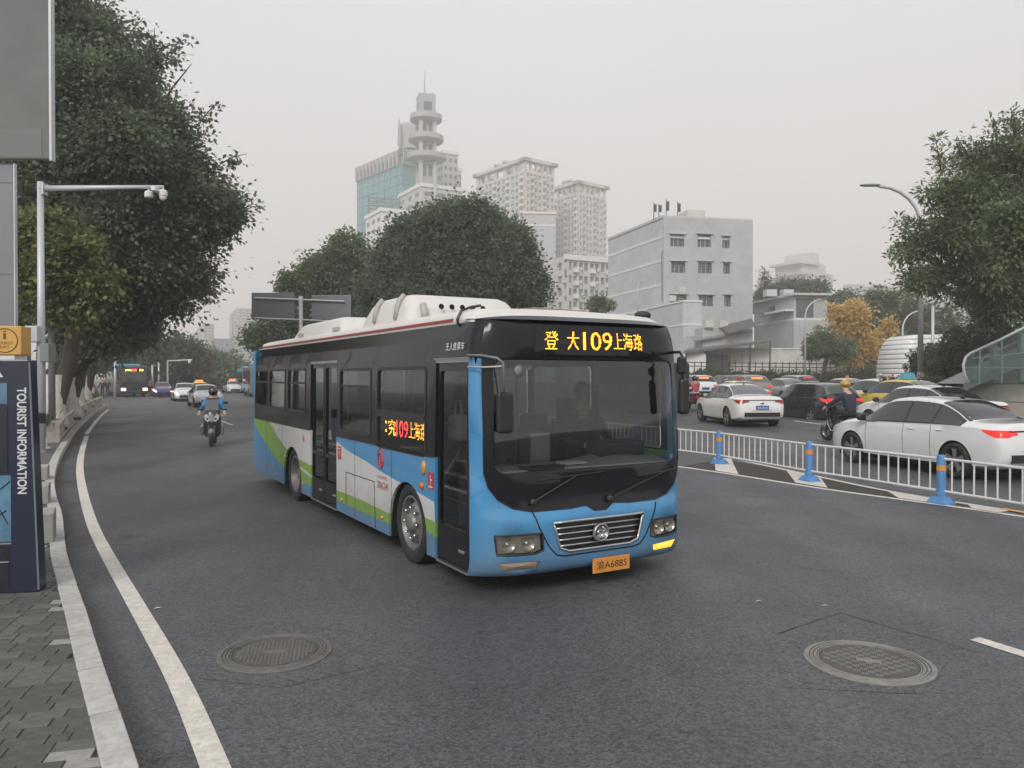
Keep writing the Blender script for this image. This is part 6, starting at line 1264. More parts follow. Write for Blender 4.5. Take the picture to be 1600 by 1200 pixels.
    def patch2(s, f0, f1):
        nf, nt = 12, 5; vs = []; mb = MB()
        for i in range(nf + 1):
            f = f0 + (f1 - f0) * i / nf; L = [s.pt(f, 7.25 + (10 - 7.25) * k / nt, 1) for k in range(nt + 1)]; R_ = [Vector((-p.x, p.y, p.z)) for p in L[-2::-1]]
            a = s.pt(min(1, f + .005), 9.5, 1) - s.pt(max(0, f - .005), 9.5, 1); nn = Vector((0, -a.z, a.y)).normalized(); nn = nn if nn.z > 0 else -nn
            vs += [p + nn * .006 for p in L + R_]
        m = 2 * nt + 1; mb.add(vs, [(i * m + k, (i + 1) * m + k, (i + 1) * m + k + 1, i * m + k + 1) for i in range(nf) for k in range(m - 1)]); return s.mesh(mb)
KIND = {}
def car(kind, name, label, x, y, az, color, group=None, lit=False, heads=None, extras=None, scale=1.0, glass='carglass', rglass='carglass', rimm='rim', small=False, z=None, cat='car'):
    if kind not in KIND: KIND[kind] = CarKind(kind)
    K = KIND[kind]; S = K.S; t = thing(name, label, cat, (x, y, G(x, y) if z is None else z), -R(az), group); t.scale = (scale,) * 3
    def setm(me, mt, keep=False):
        key = (me.name, mt); c = setm.c.get(key)
        if c is None:
            c = me.copy()
            if keep and len(c.materials): c.materials[0] = mt
            else: c.materials.clear(); c.materials.append(mt)
            setm.c[key] = c
        return c
    if not hasattr(setm, 'c'): setm.c = car.__dict__.setdefault('cache', {})
    col_ = MATS[color]; link('body', setm(K.body, col_, True), t)
    for nm, me, mt in K.parts:
        if small and nm in ('door_seam', 'door_handle', 'aerial', 'sill_trim', 'boot_trim', 'chrome_line', 'badge', 'bumper_crease'): continue
        m_ = {'body': col_, 'glass': MATS[glass], 'rglass': MATS[rglass], 'head': MATS[heads or 'headoff'], 'tail': MATS['taillit' if lit else 'tail']}.get(mt) or MATS[mt]
        link(nm, setm(me, m_), t)
    for wy in (S['wr'], S['wf']):
        for sgn in (-1, 1):
            w_ = thing_part('wheel', t); w_.location = (sgn * (S['W'][5][1] - .11), (wy - .5) * S['L'], S['r']); w_.rotation_euler = (0, 0, 0 if sgn < 0 else math.pi)
            link('tyre', setm(K.tyre, MATS['rubber']), w_); link('rim', setm(K.rimb, MATS['rimdark']), w_)
            if not small: link('spokes', setm(K.spk, MATS[rimm]), w_)
    if extras: extras(t, K)
    return t
def roofsign(mat, w_=.42, d_=.16, h_=.17, f=.46, dome=None):
    def f_(t, K):
        z = K.S['roofz'] + .015; y = (f - .5) * K.L; mb = MB(); mb.add([(-w_, y - d_, z), (w_, y - d_, z), (w_, y + d_, z), (-w_, y + d_, z), (-w_ * .9, y - d_ * .45, z + h_), (w_ * .9, y - d_ * .45, z + h_), (w_ * .9, y + d_ * .45, z + h_), (-w_ * .9, y + d_ * .45, z + h_)], [(3, 2, 1, 0), (4, 5, 6, 7), (0, 1, 5, 4), (1, 2, 6, 5), (2, 3, 7, 6), (3, 0, 4, 7)]); mb.build('roof_sign', MATS[mat], t, bevel=.02)
        if dome: MB().ell((0, y, z + h_ * .9), (.13, .13, .13), 12, 8).build('roof_dome', MATS[dome], t, smooth=True)
    return f_
def winsign(mat):
    def f_(t, K):
        p = (K.S['rg'][0] + .6 * (K.S['rg'][1] - K.S['rg'][0])); q = K.pt(p, 9.8, 1); mb = MB(); mb.M = xf((0, q.y - .03, q.z), rx=R(-30)); mb.box((-.30, -.02, -.05), (.30, .0, .06)); mb.build('rear_display', MATS[mat], t)
    return f_
def both(*f): return lambda t, K: [q(t, K) for q in f]
GQ = 'cars queuing beyond the guard rail'
def sedan_text(t, K):
    zc = K.fn['b'](0) + .30; lettering('plate_text', '渝A·8U52', MATS['white_print'], t, lambda a, b: (-.19 + a, -K.L / 2 - .024, zc - .045 + b), w=.38, h=.09)
# right carriageway, nearest first
car('sedan', 'white_sedan', 'large clean white sedan nearest the guard rail at the right edge with lit tail lamps', 8.86, 16.1, -15, 'carwhite', GQ, True, rglass='carglass', scale=1.02, extras=sedan_text)
car('sedan', 'white_sedan', 'white sedan with blue plate seen from behind between bus and black SUV', 8.55, 29.3, -5, 'carpearl', GQ, False, scale=1.04, rglass='carglass2', extras=sedan_text)
car('suv', 'black_suv', 'black SUV with bright red tail lamp right of the white sedan', 12.3, 31.6, -12, 'carblack', GQ, True, scale=1.0, z=.08, rglass='carglass2')
car('sedan', 'white_sedan', 'white sedan with dark rear window behind the yellow helmeted rider', 12.6, 23.4, -14, 'carwhite', GQ, False, scale=1.0)
car('sedan', 'yellow_taxi', 'yellow taxi with a blue roof sign next to the stone wall', 15.3, 30.0, -20, 'taxiyellow', GQ, False, extras=roofsign('signblue', .30, .16, .26), rglass='carglass2')
car('suv', 'grey_suv', 'grey SUV with orange window display and lit lamp behind the white sedan', 13.1, 43.5, -5, 'cargrey', GQ, True, extras=winsign('led_orange_red'), rglass='carglass2')
car('suv', 'white_suv', 'white SUV with orange rear display farthest left in the queue', 11.7, 49, -2, 'carwhite', GQ, True, extras=winsign('led_orange_red'), small=True)
car('sedan', 'yellow_taxi', 'pale yellow taxi with round red roof lamp ahead of the white sedan', 12.2, 41.5, -8, 'taxicream', GQ, True, extras=roofsign('redstripe', .12, .1, .1, dome='redstripe'), small=True, z=.30)
car('sedan', 'yellow_taxi', 'pale yellow taxi with white roof dome partly behind the white sedan roof', 13.9, 47.5, -8, 'taxicream', GQ, True, extras=roofsign('bandwhite', .12, .1, .1, dome='bandwhite'), small=True, z=.42)
car('sedan', 'white_sedan', 'white car with pale rear window between black SUV and yellow helmet', 16.9, 35.5, -12, 'carwhite', GQ, False, rglass='carglass2', small=True)
car('sedan', 'yellow_taxi', 'cream taxi with orange roof light above the black SUV roof', 20.6, 47.5, -12, 'taxicream', GQ, False, extras=roofsign('orangelens', .10, .08, .16), small=True, rglass='carglass2', z=.42)
car('sedan', 'yellow_taxi', 'yellow taxi with small roof light left of the white helmeted rider', 21.0, 43.0, -14, 'taxiyellow', GQ, False, extras=roofsign('orangelens', .08, .08, .16), small=True, rglass='carglass2')
car('suv', 'dark_suv', 'dark SUV roof just left of the grey SUV', 14.6, 52.5, -6, 'carblack', GQ, False, small=True, rglass='carglass2')
car('sedan', 'silver_car', 'silver car between grey SUV and black SUV roofs', 17.2, 48.5, -8, 'carsilver', GQ, False, small=True, rglass='carglass2', z=.42)
car('suv', 'silver_suv', 'silver people carrier with red lit rear lamp beyond the black SUV', 19.6, 53.5, -8, 'carsilver', GQ, True, small=True, extras=winsign('taillit'))
car('sedan', 'white_taxi', 'white taxi with lit orange sign almost hidden beyond the white SUV', 14.0, 58, -4, 'carwhite', GQ, True, extras=roofsign('led_orange_red'), small=True)
car('sedan', 'silver_car', 'grey car roof between the second taxi and the blue roof sign', 22.6, 47, -12, 'cargrey', GQ, False, small=True)
# left street, oncoming (az 180-ish faces the camera)
GO = 'oncoming cars on the left street'
car('sedan', 'white_sedan', 'white sedan following directly behind the scooter rider', -20.6, 51.5, 150, 'carwhite', GO, scale=1.0, small=True)
car('sedan', 'dark_purple_car', 'dark purple car with violet white headlamps beside the far bus', -34.2, 75, 152, 'carpurple', GO, heads='headviolet', small=True)
car('sedan', 'white_taxi', 'white taxi with lit roof sign front on between white sedan and grey bus', -33.5, 92, 152, 'carwhite', GO, extras=roofsign('led_orange_red', .36, .12, .2), small=True)
car('sedan', 'white_taxi', 'pale taxi with orange sign peeping over the white sedan roof', -28.5, 70, 152, 'taxicream', GO, extras=roofsign('led_orange_red', .36, .12, .2), small=True)
car('sedan', 'white_car', 'white car with a warm lit headlamp half behind the white sedan', -26.9, 63, 152, 'carwhite', GO, heads='headwarm', small=True)
car('suv', 'silver_suv', 'silver SUV right behind the front-on white taxi', -37, 103, 152, 'carsilver', GO, small=True)
car('sedan', 'red_white_car', 'pale car with red tail lamps parked past the planter end', -40.5, 73, -24, 'carwhite', None, True, small=True, z=.0)
# far buses
def farbus(label, x, y, az, bodym, roofm, disp, heads, name='far_bus'):
    t = thing(name, label, 'bus', (x, y, 0), -R(az), 'buses farther up the street'); Wd, L, H = 2.5, 10.5, 2.95
    boxo('body', (-Wd / 2, -L / 2, .3), (Wd / 2, L / 2, H), MATS[bodym], t, bevel=.14, seg=3); boxo('roof_unit', (-.9, -2, H - .02), (.9, 3, H + .28), MATS[roofm], t, bevel=.1)
    boxo('windscreen', (-Wd / 2 + .12, L / 2 - .02, 1.05), (Wd / 2 - .12, L / 2 + .03, 2.75), MATS['carglass'], t, bevel=.02); boxo('bumper', (-Wd / 2 + .05, L / 2 - .1, .3), (Wd / 2 - .05, L / 2 + .09, .6), MATS[bodym], t, bevel=.04)
    for sgn in (-1, 1):
        for k in range(5): boxo('side_window', (min(sgn * (Wd / 2 - .02), sgn * (Wd / 2 + .015)), -L / 2 + .5 + k * 1.9, 1.25), (max(sgn * (Wd / 2 - .02), sgn * (Wd / 2 + .015)), -L / 2 + 2.2 + k * 1.9, 2.5), MATS['carglass'], t)
        boxo('headlight', (sgn * .95 - .2, L / 2 + .03, .62), (sgn * .95 + .2, L / 2 + .07, .86), MATS[heads], t, bevel=.03); boxo('mirror', (sgn * 1.42 - .09, L / 2 + .15, 1.75), (sgn * 1.42 + .09, L / 2 + .25, 2.15), MATS['cartrim'], t, bevel=.03); MB().tube([(sgn * 1.2, L / 2, 2.5), (sgn * 1.42, L / 2 + .2, 2.4), (sgn * 1.42, L / 2 + .2, 2.1)], .025, 5).build('mirror_arm', MATS['cartrim'], t)
        for y_ in (-3.0, 3.0): m = MB(); m.M = xf((sgn * (Wd / 2 - .13), y_, .46), ry=0 if sgn < 0 else math.pi); m.lathe([(.2, -.05), (.27, -.16), (.46, -.14), (.46, .14), (.2, .14)], 24, 'X'); m.build('wheel', MATS['rubber'], t, smooth=True)
    if disp: 
        ds = boxo('route_display', (-.9, L / 2 + .032, 2.45), (.9, L / 2 + .045, 2.74), MATS['ledboard'], t)
        led('r', [('大学城', -.8, -.25, 2.5, 2.7, 10, 20, 'ledamber2'), ('109', -.2, .2, 2.5, 2.7, 10, 12, 'ledred2'), ('上海路', .25, .8, 2.5, 2.7, 10, 20, 'ledamber2')], lambda a, b: (-a, L / 2 + .05, b), ds)
    return t
pm('busdarkblue', (.02, .03, .05), .35, coat=.4); pm('busgreyb', (.13, .16, .19), .35, coat=.4); pm('busteal', (.12, .32, .40), .4)
fb = farbus('far oncoming bus with lit amber route display and warm headlamps', -39.4, 78.5, 146, 'busdarkblue', 'busteal', True, 'headwarm')
farbus('dark grey bus parked behind the rear of the near bus', -26.0, 79, -23, 'busgreyb', 'busgreyb', False, 'headoff')
farbus('bus with pale blue roof ahead of the dark grey one', -32.0, 94, -23, 'busteal', 'busteal', False, 'headoff')
vt = farbus('dark truck-like bus showing only its rear wheel beside the near bus mirror', 6.7, 41, -4, 'cartrim', 'cartrim', False, 'headoff', 'dark_bus'); vt.location.z = .05; vt.scale = (1, 1, .88)
# ================================================================== scooters and their riders
pm('scooterblack', (.02, .02, .022), .25, coat=.7); pm('scooterred', (.35, .04, .05), .3, coat=.6); pm('helmetblack', (.02, .02, .022), .2, coat=.6); pm('helmetyellow', (.48, .28, .03), .35, coat=.4); pm('helmetwhite', (.62, .62, .62), .35); pm('jacketblue', (.04, .20, .46), .8, var=.15, vs=8); pm('vestgrey', (.07, .075, .085), .8); pm('vestorange', (.62, .28, .04), .8); pm('visor', (.02, .02, .025), .08, spec=.9)
def scooter(label, x, y, az, paint='scooterblack', group='scooters on the road', screen=False):
    """faces local +Y"""
    z = G(x, y); t = thing('scooter', label, 'scooter', (x, y, z), -R(az), group)
    for yy, nm in ((.62, 'front_wheel'), (-.60, 'rear_wheel')):
        w_ = MB(); w_.M = xf((0, yy, .25)); w_.lathe([(.15, -.05), (.20, -.062), (.25, -.03), (.25, .03), (.20, .062), (.15, .05)], 24, 'X'); w_ = w_.build(nm, MATS['rubber'], t, smooth=True)
        m = MB(); m.M = xf((0, yy, .25)); m.lathe([(.16, -.04), (.14, -.01), (.05, -.05), (.001, -.05)], 18, 'X'); m.lathe([(.16, .04), (.14, .01), (.05, .05), (.001, .05)], 18, 'X'); m.build('hub', MATS['rim'], w_)
    m = MB(); pts = [(0, .70, .52), (0, .45, .60), (0, .40, .9), (0, .36, 1.02)]
    for sgn in (-1, 1): m.tube([(sgn * .075, .62, .25), (sgn * .075, .50, .62), (0, .42, .9)], .028, 6)
    m.build('fork', MATS['darkmetal'], t); MB().ell((0, .63, .42), (.085, .24, .11), 12, 8).build('mudguard', MATS['galvdark'], t, smooth=True)
    # front apron: shield-shaped shell
    P = [(0, 1.04), (.13, 1.02), (.22, .92), (.245, .80), (.21, .66), (.24, .50), (.25, .38), (.18, .27), (0, .25)]; P = P + [(-a, b) for a, b in P[-2:0:-1]]
    ap = surf('apron', P, fn=lambda a, b: (a, .58 - 2.4 * a * a - .25 * abs(b - .74), b), mats=[MATS[paint]], parent=t, thick=.03, grid=([k * .05 for k in range(-4, 5)], [.35, .45, .55, .65, .75, .85, .95]), smooth=True)
    for sgn in (-1, 1):
        hl = [(sgn * .04, .74), (sgn * .10, .70), (sgn * .18, .76), (sgn * .205, .88), (sgn * .14, .93), (sgn * .07, .84)]
        surf('headlight', hl, fn=lambda a, b: (a, .60 - 2.4 * a * a - .25 * abs(b - .74), b), mats=[MATS['headoff']], parent=ap, thick=.02); b_ = MB().ell((sgn * .11, .575, .79), (.03, .012, .03), 8, 6).build('bulb', MATS['cartrim'], ap)
    surf('nose_panel', [(-.05, .93), (.05, .93), (.03, .72), (0, .66), (-.03, .72)], fn=lambda a, b: (a, .605 - .25 * abs(b - .74), b), mats=[MATS['galvdark']], parent=ap, thick=.01)
    boxo('floorboard', (-.17, -.22, .30), (.17, .44, .38), MATS['cartrim'], t, bevel=.03)
    m = MB(); m.ell((0, -.50, .55), (.19, .46, .22), 16, 10, p=.8); m.build('rear_body', MATS[paint], t, smooth=True); m = MB(); m.ell((0, -.42, .78), (.16, .44, .07), 16, 8, p=.7); m.build('seat', MATS['cartrim'], t, smooth=True)
    m = MB(); m.tube([(-.36, .30, 1.05), (-.18, .36, 1.06), (0, .38, 1.02), (.18, .36, 1.06), (.36, .30, 1.05)], .016, 8); m.build('handlebar', MATS['cartrim'], t, smooth=True)
    for sgn in (-1, 1):
        MB().tube([(sgn * .27, .31, 1.05), (sgn * .39, .27, 1.05)], .022, 8).build('grip', MATS['rubber'], t); mr_ = MB().tube([(sgn * .22, .35, 1.06), (sgn * .30, .36, 1.22)], .009, 5).build('mirror_stem', MATS['cartrim'], t); MB().ell((sgn * .36, .36, 1.24), (.09, .02, .045), 12, 6).build('mirror', MATS['cartrim'], mr_, smooth=True)
    if screen: surf('wind_screen', [(-.19, 1.02), (.19, 1.02), (.17, 1.33), (.10, 1.38), (-.10, 1.38), (-.17, 1.33)], fn=lambda a, b: (a, .50 - .3 * (b - 1.02) - 1.5 * a * a, b), mats=[pm('screengrey', (.09, .095, .11), .25, coat=.4)], parent=t, thick=.01)
    for sgn in (-1, 1): MB().tube([(sgn * .26, .35, .62), (sgn * .31, .30, .5), (sgn * .30, .2, .32), (sgn * .2, .1, .3)], .014, 6).build('crash_bar', MATS['steel'], t, smooth=True)
    return t
def rider(label, x, y, az, jacket, trousers, helm, full=True, lean=.1, group=None, sleeve=None):
    J = sit_pose(hands=((-.33, -.62, .98), (.33, -.62, .98)), seat=.74, lean=lean, feet_z=.34, feet_y=-.50, spread=.17); J = {k: tuple(v) for k, v in J.items()}
    h_ = human('person', label, J, dict(chest=.175, spine=.165, el=.065, sh=.09), clothes(jacket, trousers, MATS['shoe'], sleeve=sleeve), (x, y, G(x, y)), -R(az) + math.pi, hair=MATS['hair'], group=group); h_.location.x -= math.sin(R(az)) * .28; h_.location.y -= math.cos(R(az)) * .28
    hd = Vector(J['head']); m = MB()
    if full: m.ell((hd.x, hd.y + .015, hd.z + .05), (.135, .155, .15), 20, 14); m.lathe([(.13, hd.z - .09), (.12, hd.z - .06)], 20)
    else: m.ell((hd.x, hd.y + .01, hd.z + .115), (.135, .15, .10), 20, 12); m.tube([(hd.x - .13, hd.y - .02, hd.z + .08), (hd.x, hd.y - .19, hd.z + .075), (hd.x + .13, hd.y - .02, hd.z + .08)], .016, 6)
    hl = m.build('helmet', helm, h_, smooth=True)
    if full: m = MB(); m.ell((hd.x, hd.y - .02, hd.z + .04), (.122, .135, .062), 18, 10); m.build('visor', MATS['visor'], hl, smooth=True)
    return h_
s = atz(333, 695); AZ = 163
scooter('black scooter with twin headlamps ridden towards the camera in the left lane', s.x, s.y, AZ, screen=True)
rd = rider('scooter rider in black helmet, bright blue jacket and grey bib', s.x, s.y, AZ, MATS['vestgrey'], MATS['cloth_dark'], MATS['helmetblack'], sleeve=MATS['jacketblue'])
MB().box((-.2, -.20, 1.0), (-.13, -.155, 1.3)).build('orange_panel', MATS['vestorange'], rd, bevel=.01)
MB().ell((.0, -.02, 1.27), (.25, .13, .09), 14, 8).build('jacket_yoke', MATS['jacketblue'], rd, smooth=True)
GR = 'riders among the queue'
scooter('dark scooter ridden between the black SUV and the near white sedan', 9.35, 21.6, -22); rider('rider in yellow helmet and dark jacket between black SUV and white sedan', 9.35, 21.6, -22, MATS['cloth_navy'], MATS['cloth_dark'], MATS['helmetyellow'], False, .16, GR)
scooter('scooter almost hidden behind the yellow taxis', 19.6, 41.0, -15); rider('rider in white helmet and pale coat behind the yellow taxis', 19.6, 41.0, -15, MATS['cloth_white'], MATS['cloth_dark'], MATS['helmetwhite'], False, .1, GR)
scooter('red scooter beside the front of the near bus mirror', 9.1, 38.5, -10, 'scooterred'); rider('rider in pale clothes on the red scooter', 9.1, 38.5, -10, MATS['carred'], MATS['cloth_white'], MATS['helmetblack'], True, .1, GR)
# pedestrians at the far stop
def walker(label, x, y, az, top, legs, z=.0):
    J = dict(pelvis=(0, 0, .92), spine=(0, 0, 1.1), chest=(0, 0, 1.3), neck=(0, -.01, 1.46), head=(0, -.03, 1.55), crown=(0, -.02, 1.66), shl=(.19, 0, 1.38), ell=(.25, .06, 1.12), wrl=(.25, -.08, .90), shr=(-.19, 0, 1.38), elr=(-.25, -.04, 1.12), wrr=(-.26, -.18, .92),
             hipl=(.09, 0, .87), kneel=(.1, -.10, .48), ankl=(.1, -.02, .09), toel=(.11, -.19, .04), hipr=(-.09, 0, .87), kneer=(-.1, .03, .48), ankr=(-.1, .18, .12), toer=(-.11, .05, .04))
    human('person', label, J, None, clothes(top, legs, MATS['shoe']), (x, y, z), -R(az) + math.pi, hair=MATS['hair'], group='people at the far stop')
for px, D, lab, top, legs in ((160, 74, 'pedestrian in dark coat left of the far bus', 'cloth_dark', 'cloth_dark'), (168, 78, 'pedestrian in navy coat just left of the far bus', 'cloth_navy', 'cloth_dark'), (229, 84, 'pedestrian in white top right of the far bus', 'cloth_white', 'cloth_dark'), (235, 82, 'pedestrian in orange vest right of the far bus', 'vestorange', 'cloth_navy')):
    walker(lab, (px - 800) / FPX * D, D, 160, MATS[top], MATS[legs])
# ================================================================== street furniture
pm('railwhite', (.66, .66, .64), .45, var=.05, vs=5, dirt=.15); pm('postblue', (.08, .24, .50), .5, var=.06, vs=5, dirt=.15); pm('bandorange', (.62, .28, .06), .5)
FPTS = [Vector(p) for p in ((9.3, 4.2), (8.5, 6.75), (7.72, 9.4), (6.75, 12.06), (5.66, 14.6), (4.73, 17.5), (3.3, 20.2), (1.9, 22.9), (.5, 25.6), (-.9, 28.3))]
names = ['past the right picture edge', 'beyond the right picture edge', 'just outside the right edge', 'in front of the near white sedan', 'between white hatching bars', 'nearest the bus corner'] + ['hidden behind the bus'] * 9
def gpost(p, q, lab):
    t = thing('guardrail_post', lab, 'post', (p.x, p.y, 0), math.atan2(q.y, q.x), 'blue posts of the guard rail')
    MB().lathe([(.066, .05), (.066, .74), (.058, .765), (.001, .77)], 20).build('tube', MATS['postblue'], t, smooth=False); autosmooth(t.children[-1], 40)
    MB().lathe([(.0685, .52), (.0685, .61)], 20).build('reflective_band', MATS['bandorange'], t)
    m = MB(); m.add([(-.16, -.14, .0), (.16, -.14, .0), (.16, .14, .0), (-.16, .14, .0), (-.15, -.13, .035), (.15, -.13, .035), (.15, .13, .035), (-.15, .13, .035), (-.09, -.09, .11), (.09, -.09, .11), (.09, .09, .11), (-.09, .09, .11)], [(0, 1, 5, 4), (1, 2, 6, 5), (2, 3, 7, 6), (3, 0, 4, 7), (4, 5, 9, 8), (5, 6, 10, 9), (6, 7, 11, 10), (7, 4, 8, 11), (8, 9, 10, 11)]); m.build('base', MATS['postblue'], t)
    m = MB()
    MB().lathe([(.08, .11), (.08, .17), (.066, .18)], 16).build('collar', MATS['postblue'], t)
    for sx in (-.12, .12): MB().lathe([(.02, .04), (.02, .065), (.001, .065)], 6).build('bolt', MATS['darkmetal'], t).location = (sx, -.10, 0)
plab = {2: 'blue guard rail post just outside the right picture edge', 3: 'blue guard rail post in front of the near white sedan', 4: 'blue guard rail post between the hatching bars, middle of the three', 5: 'blue guard rail post nearest the bus corner'}
for i, (a, b) in enumerate(zip(FPTS, FPTS[1:])):
    if i < 2: continue
    d = (b - a).normalized(); gpost(a, d, plab.get(i, 'blue guard rail post behind the bus'))
    L = (b - a).length; t = thing('guard_rail', {2: 'white guard rail panel at the right edge before the sedan rear', 3: 'white guard rail panel alongside the near white sedan', 4: 'white guard rail panel right of the post nearest the bus', 5: 'white guard rail panel touching the bus outline'}.get(i, 'white guard rail panel behind the bus'), 'guard rail', (a.x, a.y, 0), math.atan2(d.y, d.x), 'white panels of the guard rail')
    MB().tube([(.06, 0, .705), (L - .06, 0, .705)], .022, 8).build('top_rail', MATS['railwhite'], t); MB().tube([(.06, 0, .20), (L - .06, 0, .20)], .02, 8).build('bottom_rail', MATS['railwhite'], t)
    n = int(L / .185); me = None
    for k in range(1, n):
        if me is None: o = MB().tube([(0, 0, .2), (0, 0, .70)], .0135, 6).build('bar', MATS['railwhite'], t); me = o.data
        else: o = link('bar', me, t)
        o.location = (L * k / n, 0, 0)
# ---- surveillance pole on the left with long arm
pm('poleblue', (.50, .53, .57), .45, .2, var=.06, vs=2); D = 19.6; bx = (65 - 800) / FPX * D; kq = D / 25
t = thing('camera_pole', 'tall pale grey surveillance pole with long arm over the left lane', 'pole', (bx, D, .13)); top = zat(285, D) - .13
MB().tube([(0, 0, 0), (0, 0, top)], [.10, .075], 14).build('shaft', MATS['poleblue'], t, smooth=True); MB().tube([(0, 0, .0), (0, 0, .06), (0, 0, .07), (0, 0, .3)], [.2, .2, .12, .10], 12).build('base', MATS['poleblue'], t, smooth=True)
A4 = 3.12
arm = MB().tube([(.0, 0, top - .17), (1.2, 0, top - .155), (A4, 0, top - .125)], [.08, .065, .04], 10).build('arm', MATS['poleblue'], t, smooth=True); MB().tube([(.0, 0, top - .03), (1.2, 0, top - .09), (A4 - .3, 0, top - .075)], .014, 5).build('cable', MATS['blackplastic'], t)
boxo('arm_flange', (.07, -.1, top - .33), (.13, .1, top - .03), MATS['poleblue'], t)
def domecam(x, z, mt):
    h = MB().tube([(x, 0, z), (x, 0, z - .12)], .025, 6).build('bracket', MATS['poleblue'], t); m = MB(); m.lathe([(.001, -.11), (.08, -.12), (.105, -.15), (.105, -.26), (.09, -.28)], 18); m.build('housing', MATS['bandwhite'], h).location = (x, 0, z); m = MB(); m.ell((x, 0, z - .29), (.09, .09, .10), 14, 8); m.build('dome', MATS[mt], h, smooth=True)
domecam(A4 - .36, top - .12, 'visor'); domecam(A4, top - .09, 'bandwhite'); boxo('camera_box', (A4 - .2, -.25, top - .28), (A4 - .08, .08, top - .16), MATS['bandwhite'], t, bevel=.02)
boxo('control_box', (.08, -.2, zat(566, D) - .13), (.30, .12, zat(537, D) - .13), MATS['galvdark'], t, bevel=.02); boxo('control_box', (-.28, -.24, zat(535, D) - .13), (.04, .08, zat(510, D) - .13), MATS['galv'], t, bevel=.02)
MB().tube([(0, 0, 0), (0, 0, 6)], [.10, .08], 10).build('lamp_pole', MATS['galvdark'], smooth=True).location = ((81 - 800) / FPX * 23, 23, .5); tag(bpy.data.objects['lamp_pole'], 'slim dark grey pole between camera pole and limewashed trunks', 'pole')
# ---- street lamps
def lamp(label, px, D, ytop, reach_px, ybase_z, dirn=-1, r=.09, head=True, group='curved street lamps'):
    x = (px - 800) / FPX * D; z1 = zat(ytop, D) - ybase_z; rch = reach_px / FPX * D; t = thing('street_lamp', label, 'street lamp', (x, D, ybase_z), 0, group)
    MB().tube([(0, 0, 0), (0, 0, .6)], [r * 1.7, r * 1.3], 12).build('base', MATS['galv'], t); bend = min(2.2, rch)
    pts = [(0, 0, 0), (0, 0, z1 - bend)] + [(dirn * bend * (1 - math.cos(a)), 0, z1 - bend + bend * math.sin(a)) for a in (R(15), R(30), R(45), R(60), R(75), R(88))] + [(dirn * rch * .85, 0, z1 + .06)]
    MB().tube(pts, [r * 1.2, r * .9] + [r * .7] * 6 + [r * .5], 10).build('pole', MATS['galv'], t, smooth=True)
    if head: m = MB(); m.ell((dirn * rch * .95, 0, z1 + .06), (rch * .2, .14, .07), 14, 8, p=.7); m.build('lamp_head', MATS['galvdark'], t, smooth=True)
    return t
lamp('tall street lamp curving left over the right tree', 1438, 40, 292, 84, 1.6, -1, .12)
t = bpy.data.objects['street_lamp']; p = atD(1437, 384, 40) - t.location; MB().tube([p, p + Vector((-1.3, 0, 0))], .05, 6).build('side_arm', MATS['galvdark'], t)
lamp('small curved lamp beside the white shell entrance', 1410, 62, 486, 28, 1.6, 1, .09, False); lamp('slim pale lamp in front of the two storey annex', 1258, 72, 468, 26, 1.0, 1, .09, False); lamp('short lamp with dark head in front of the blank side wall', 996, 90, 443, 6, 4, 1, .08)
x = (1457 - 800) / FPX * 50; MB().tube([(0, 0, 0), (0, 0, zat(478, 50) - 1.6)], [.11, .09], 10).build('sign_pole', MATS['galv'], smooth=True).location = (x, 50, 1.6); tag(bpy.data.objects['sign_pole'], 'thin pale pole just behind the tall right street lamp', 'pole')
# far left street poles and camera arm
for px, D, y0, lab in ((180, 66, 558, 'thin pole left of the far bus'), (238, 80, 570, 'pale pole right of the far bus'), (248, 84, 565, 'grey pole behind the dark purple car')):
    o = MB().tube([(0, 0, 0), (0, 0, zat(y0, D))], .1, 8).build('pole', MATS['galv'], smooth=True); o.location = ((px - 800) / FPX * D, D, 0); tag(o, lab, 'pole', 'thin poles on the far left street')
D = 84; o = thing('traffic_camera', 'far white camera arm reaching over the left street', 'pole', ((262 - 800) / FPX * D, D, 0)); MB().tube([(0, 0, 0), (0, 0, zat(563, D))], .1, 8).build('shaft', MATS['galv'], o); MB().tube([(0, 0, zat(564, D)), (2.7, 0, zat(562, D))], .06, 6).build('arm', MATS['bandwhite'], o); MB().ell((2.4, 0, zat(565, D)), (.18, .18, .2), 10, 8).build('camera', MATS['bandwhite'], o)
# ---- road sign seen from behind
D = 40; px = 470; x = (px - 800) / FPX * D; t = thing('road_sign', 'back of a wide grey road direction sign above the bus rear', 'road sign', (x, D, 0)); zt_, zb_ = zat(457, D), zat(499, D); pm('signback', (.20, .215, .235), .5, .4, var=.06, vs=1)
MB().tube([(0, .05, 0), (0, .05, zat(463, D))], .11, 12).build('post', MATS['galv'], t, smooth=True)
for x0, x1 in ((392, 459), (486, 548)):
    a, b = (x0 - 800) / FPX * D - x, (x1 - 800) / FPX * D - x; boxo('panel', (a, .12, zb_), (b, .16, zt_ + (0 if x0 < 400 else -.12)), MATS['signback'], t, bevel=.02)
for y in (466, 497.5): MB().tube([((398 - px) / FPX * D, .02, zat(y - .5, D)), ((538 - px) / FPX * D, .02, zat(y + 5, D))], .05, 6).build('cross_bar', MATS['galv'], t)
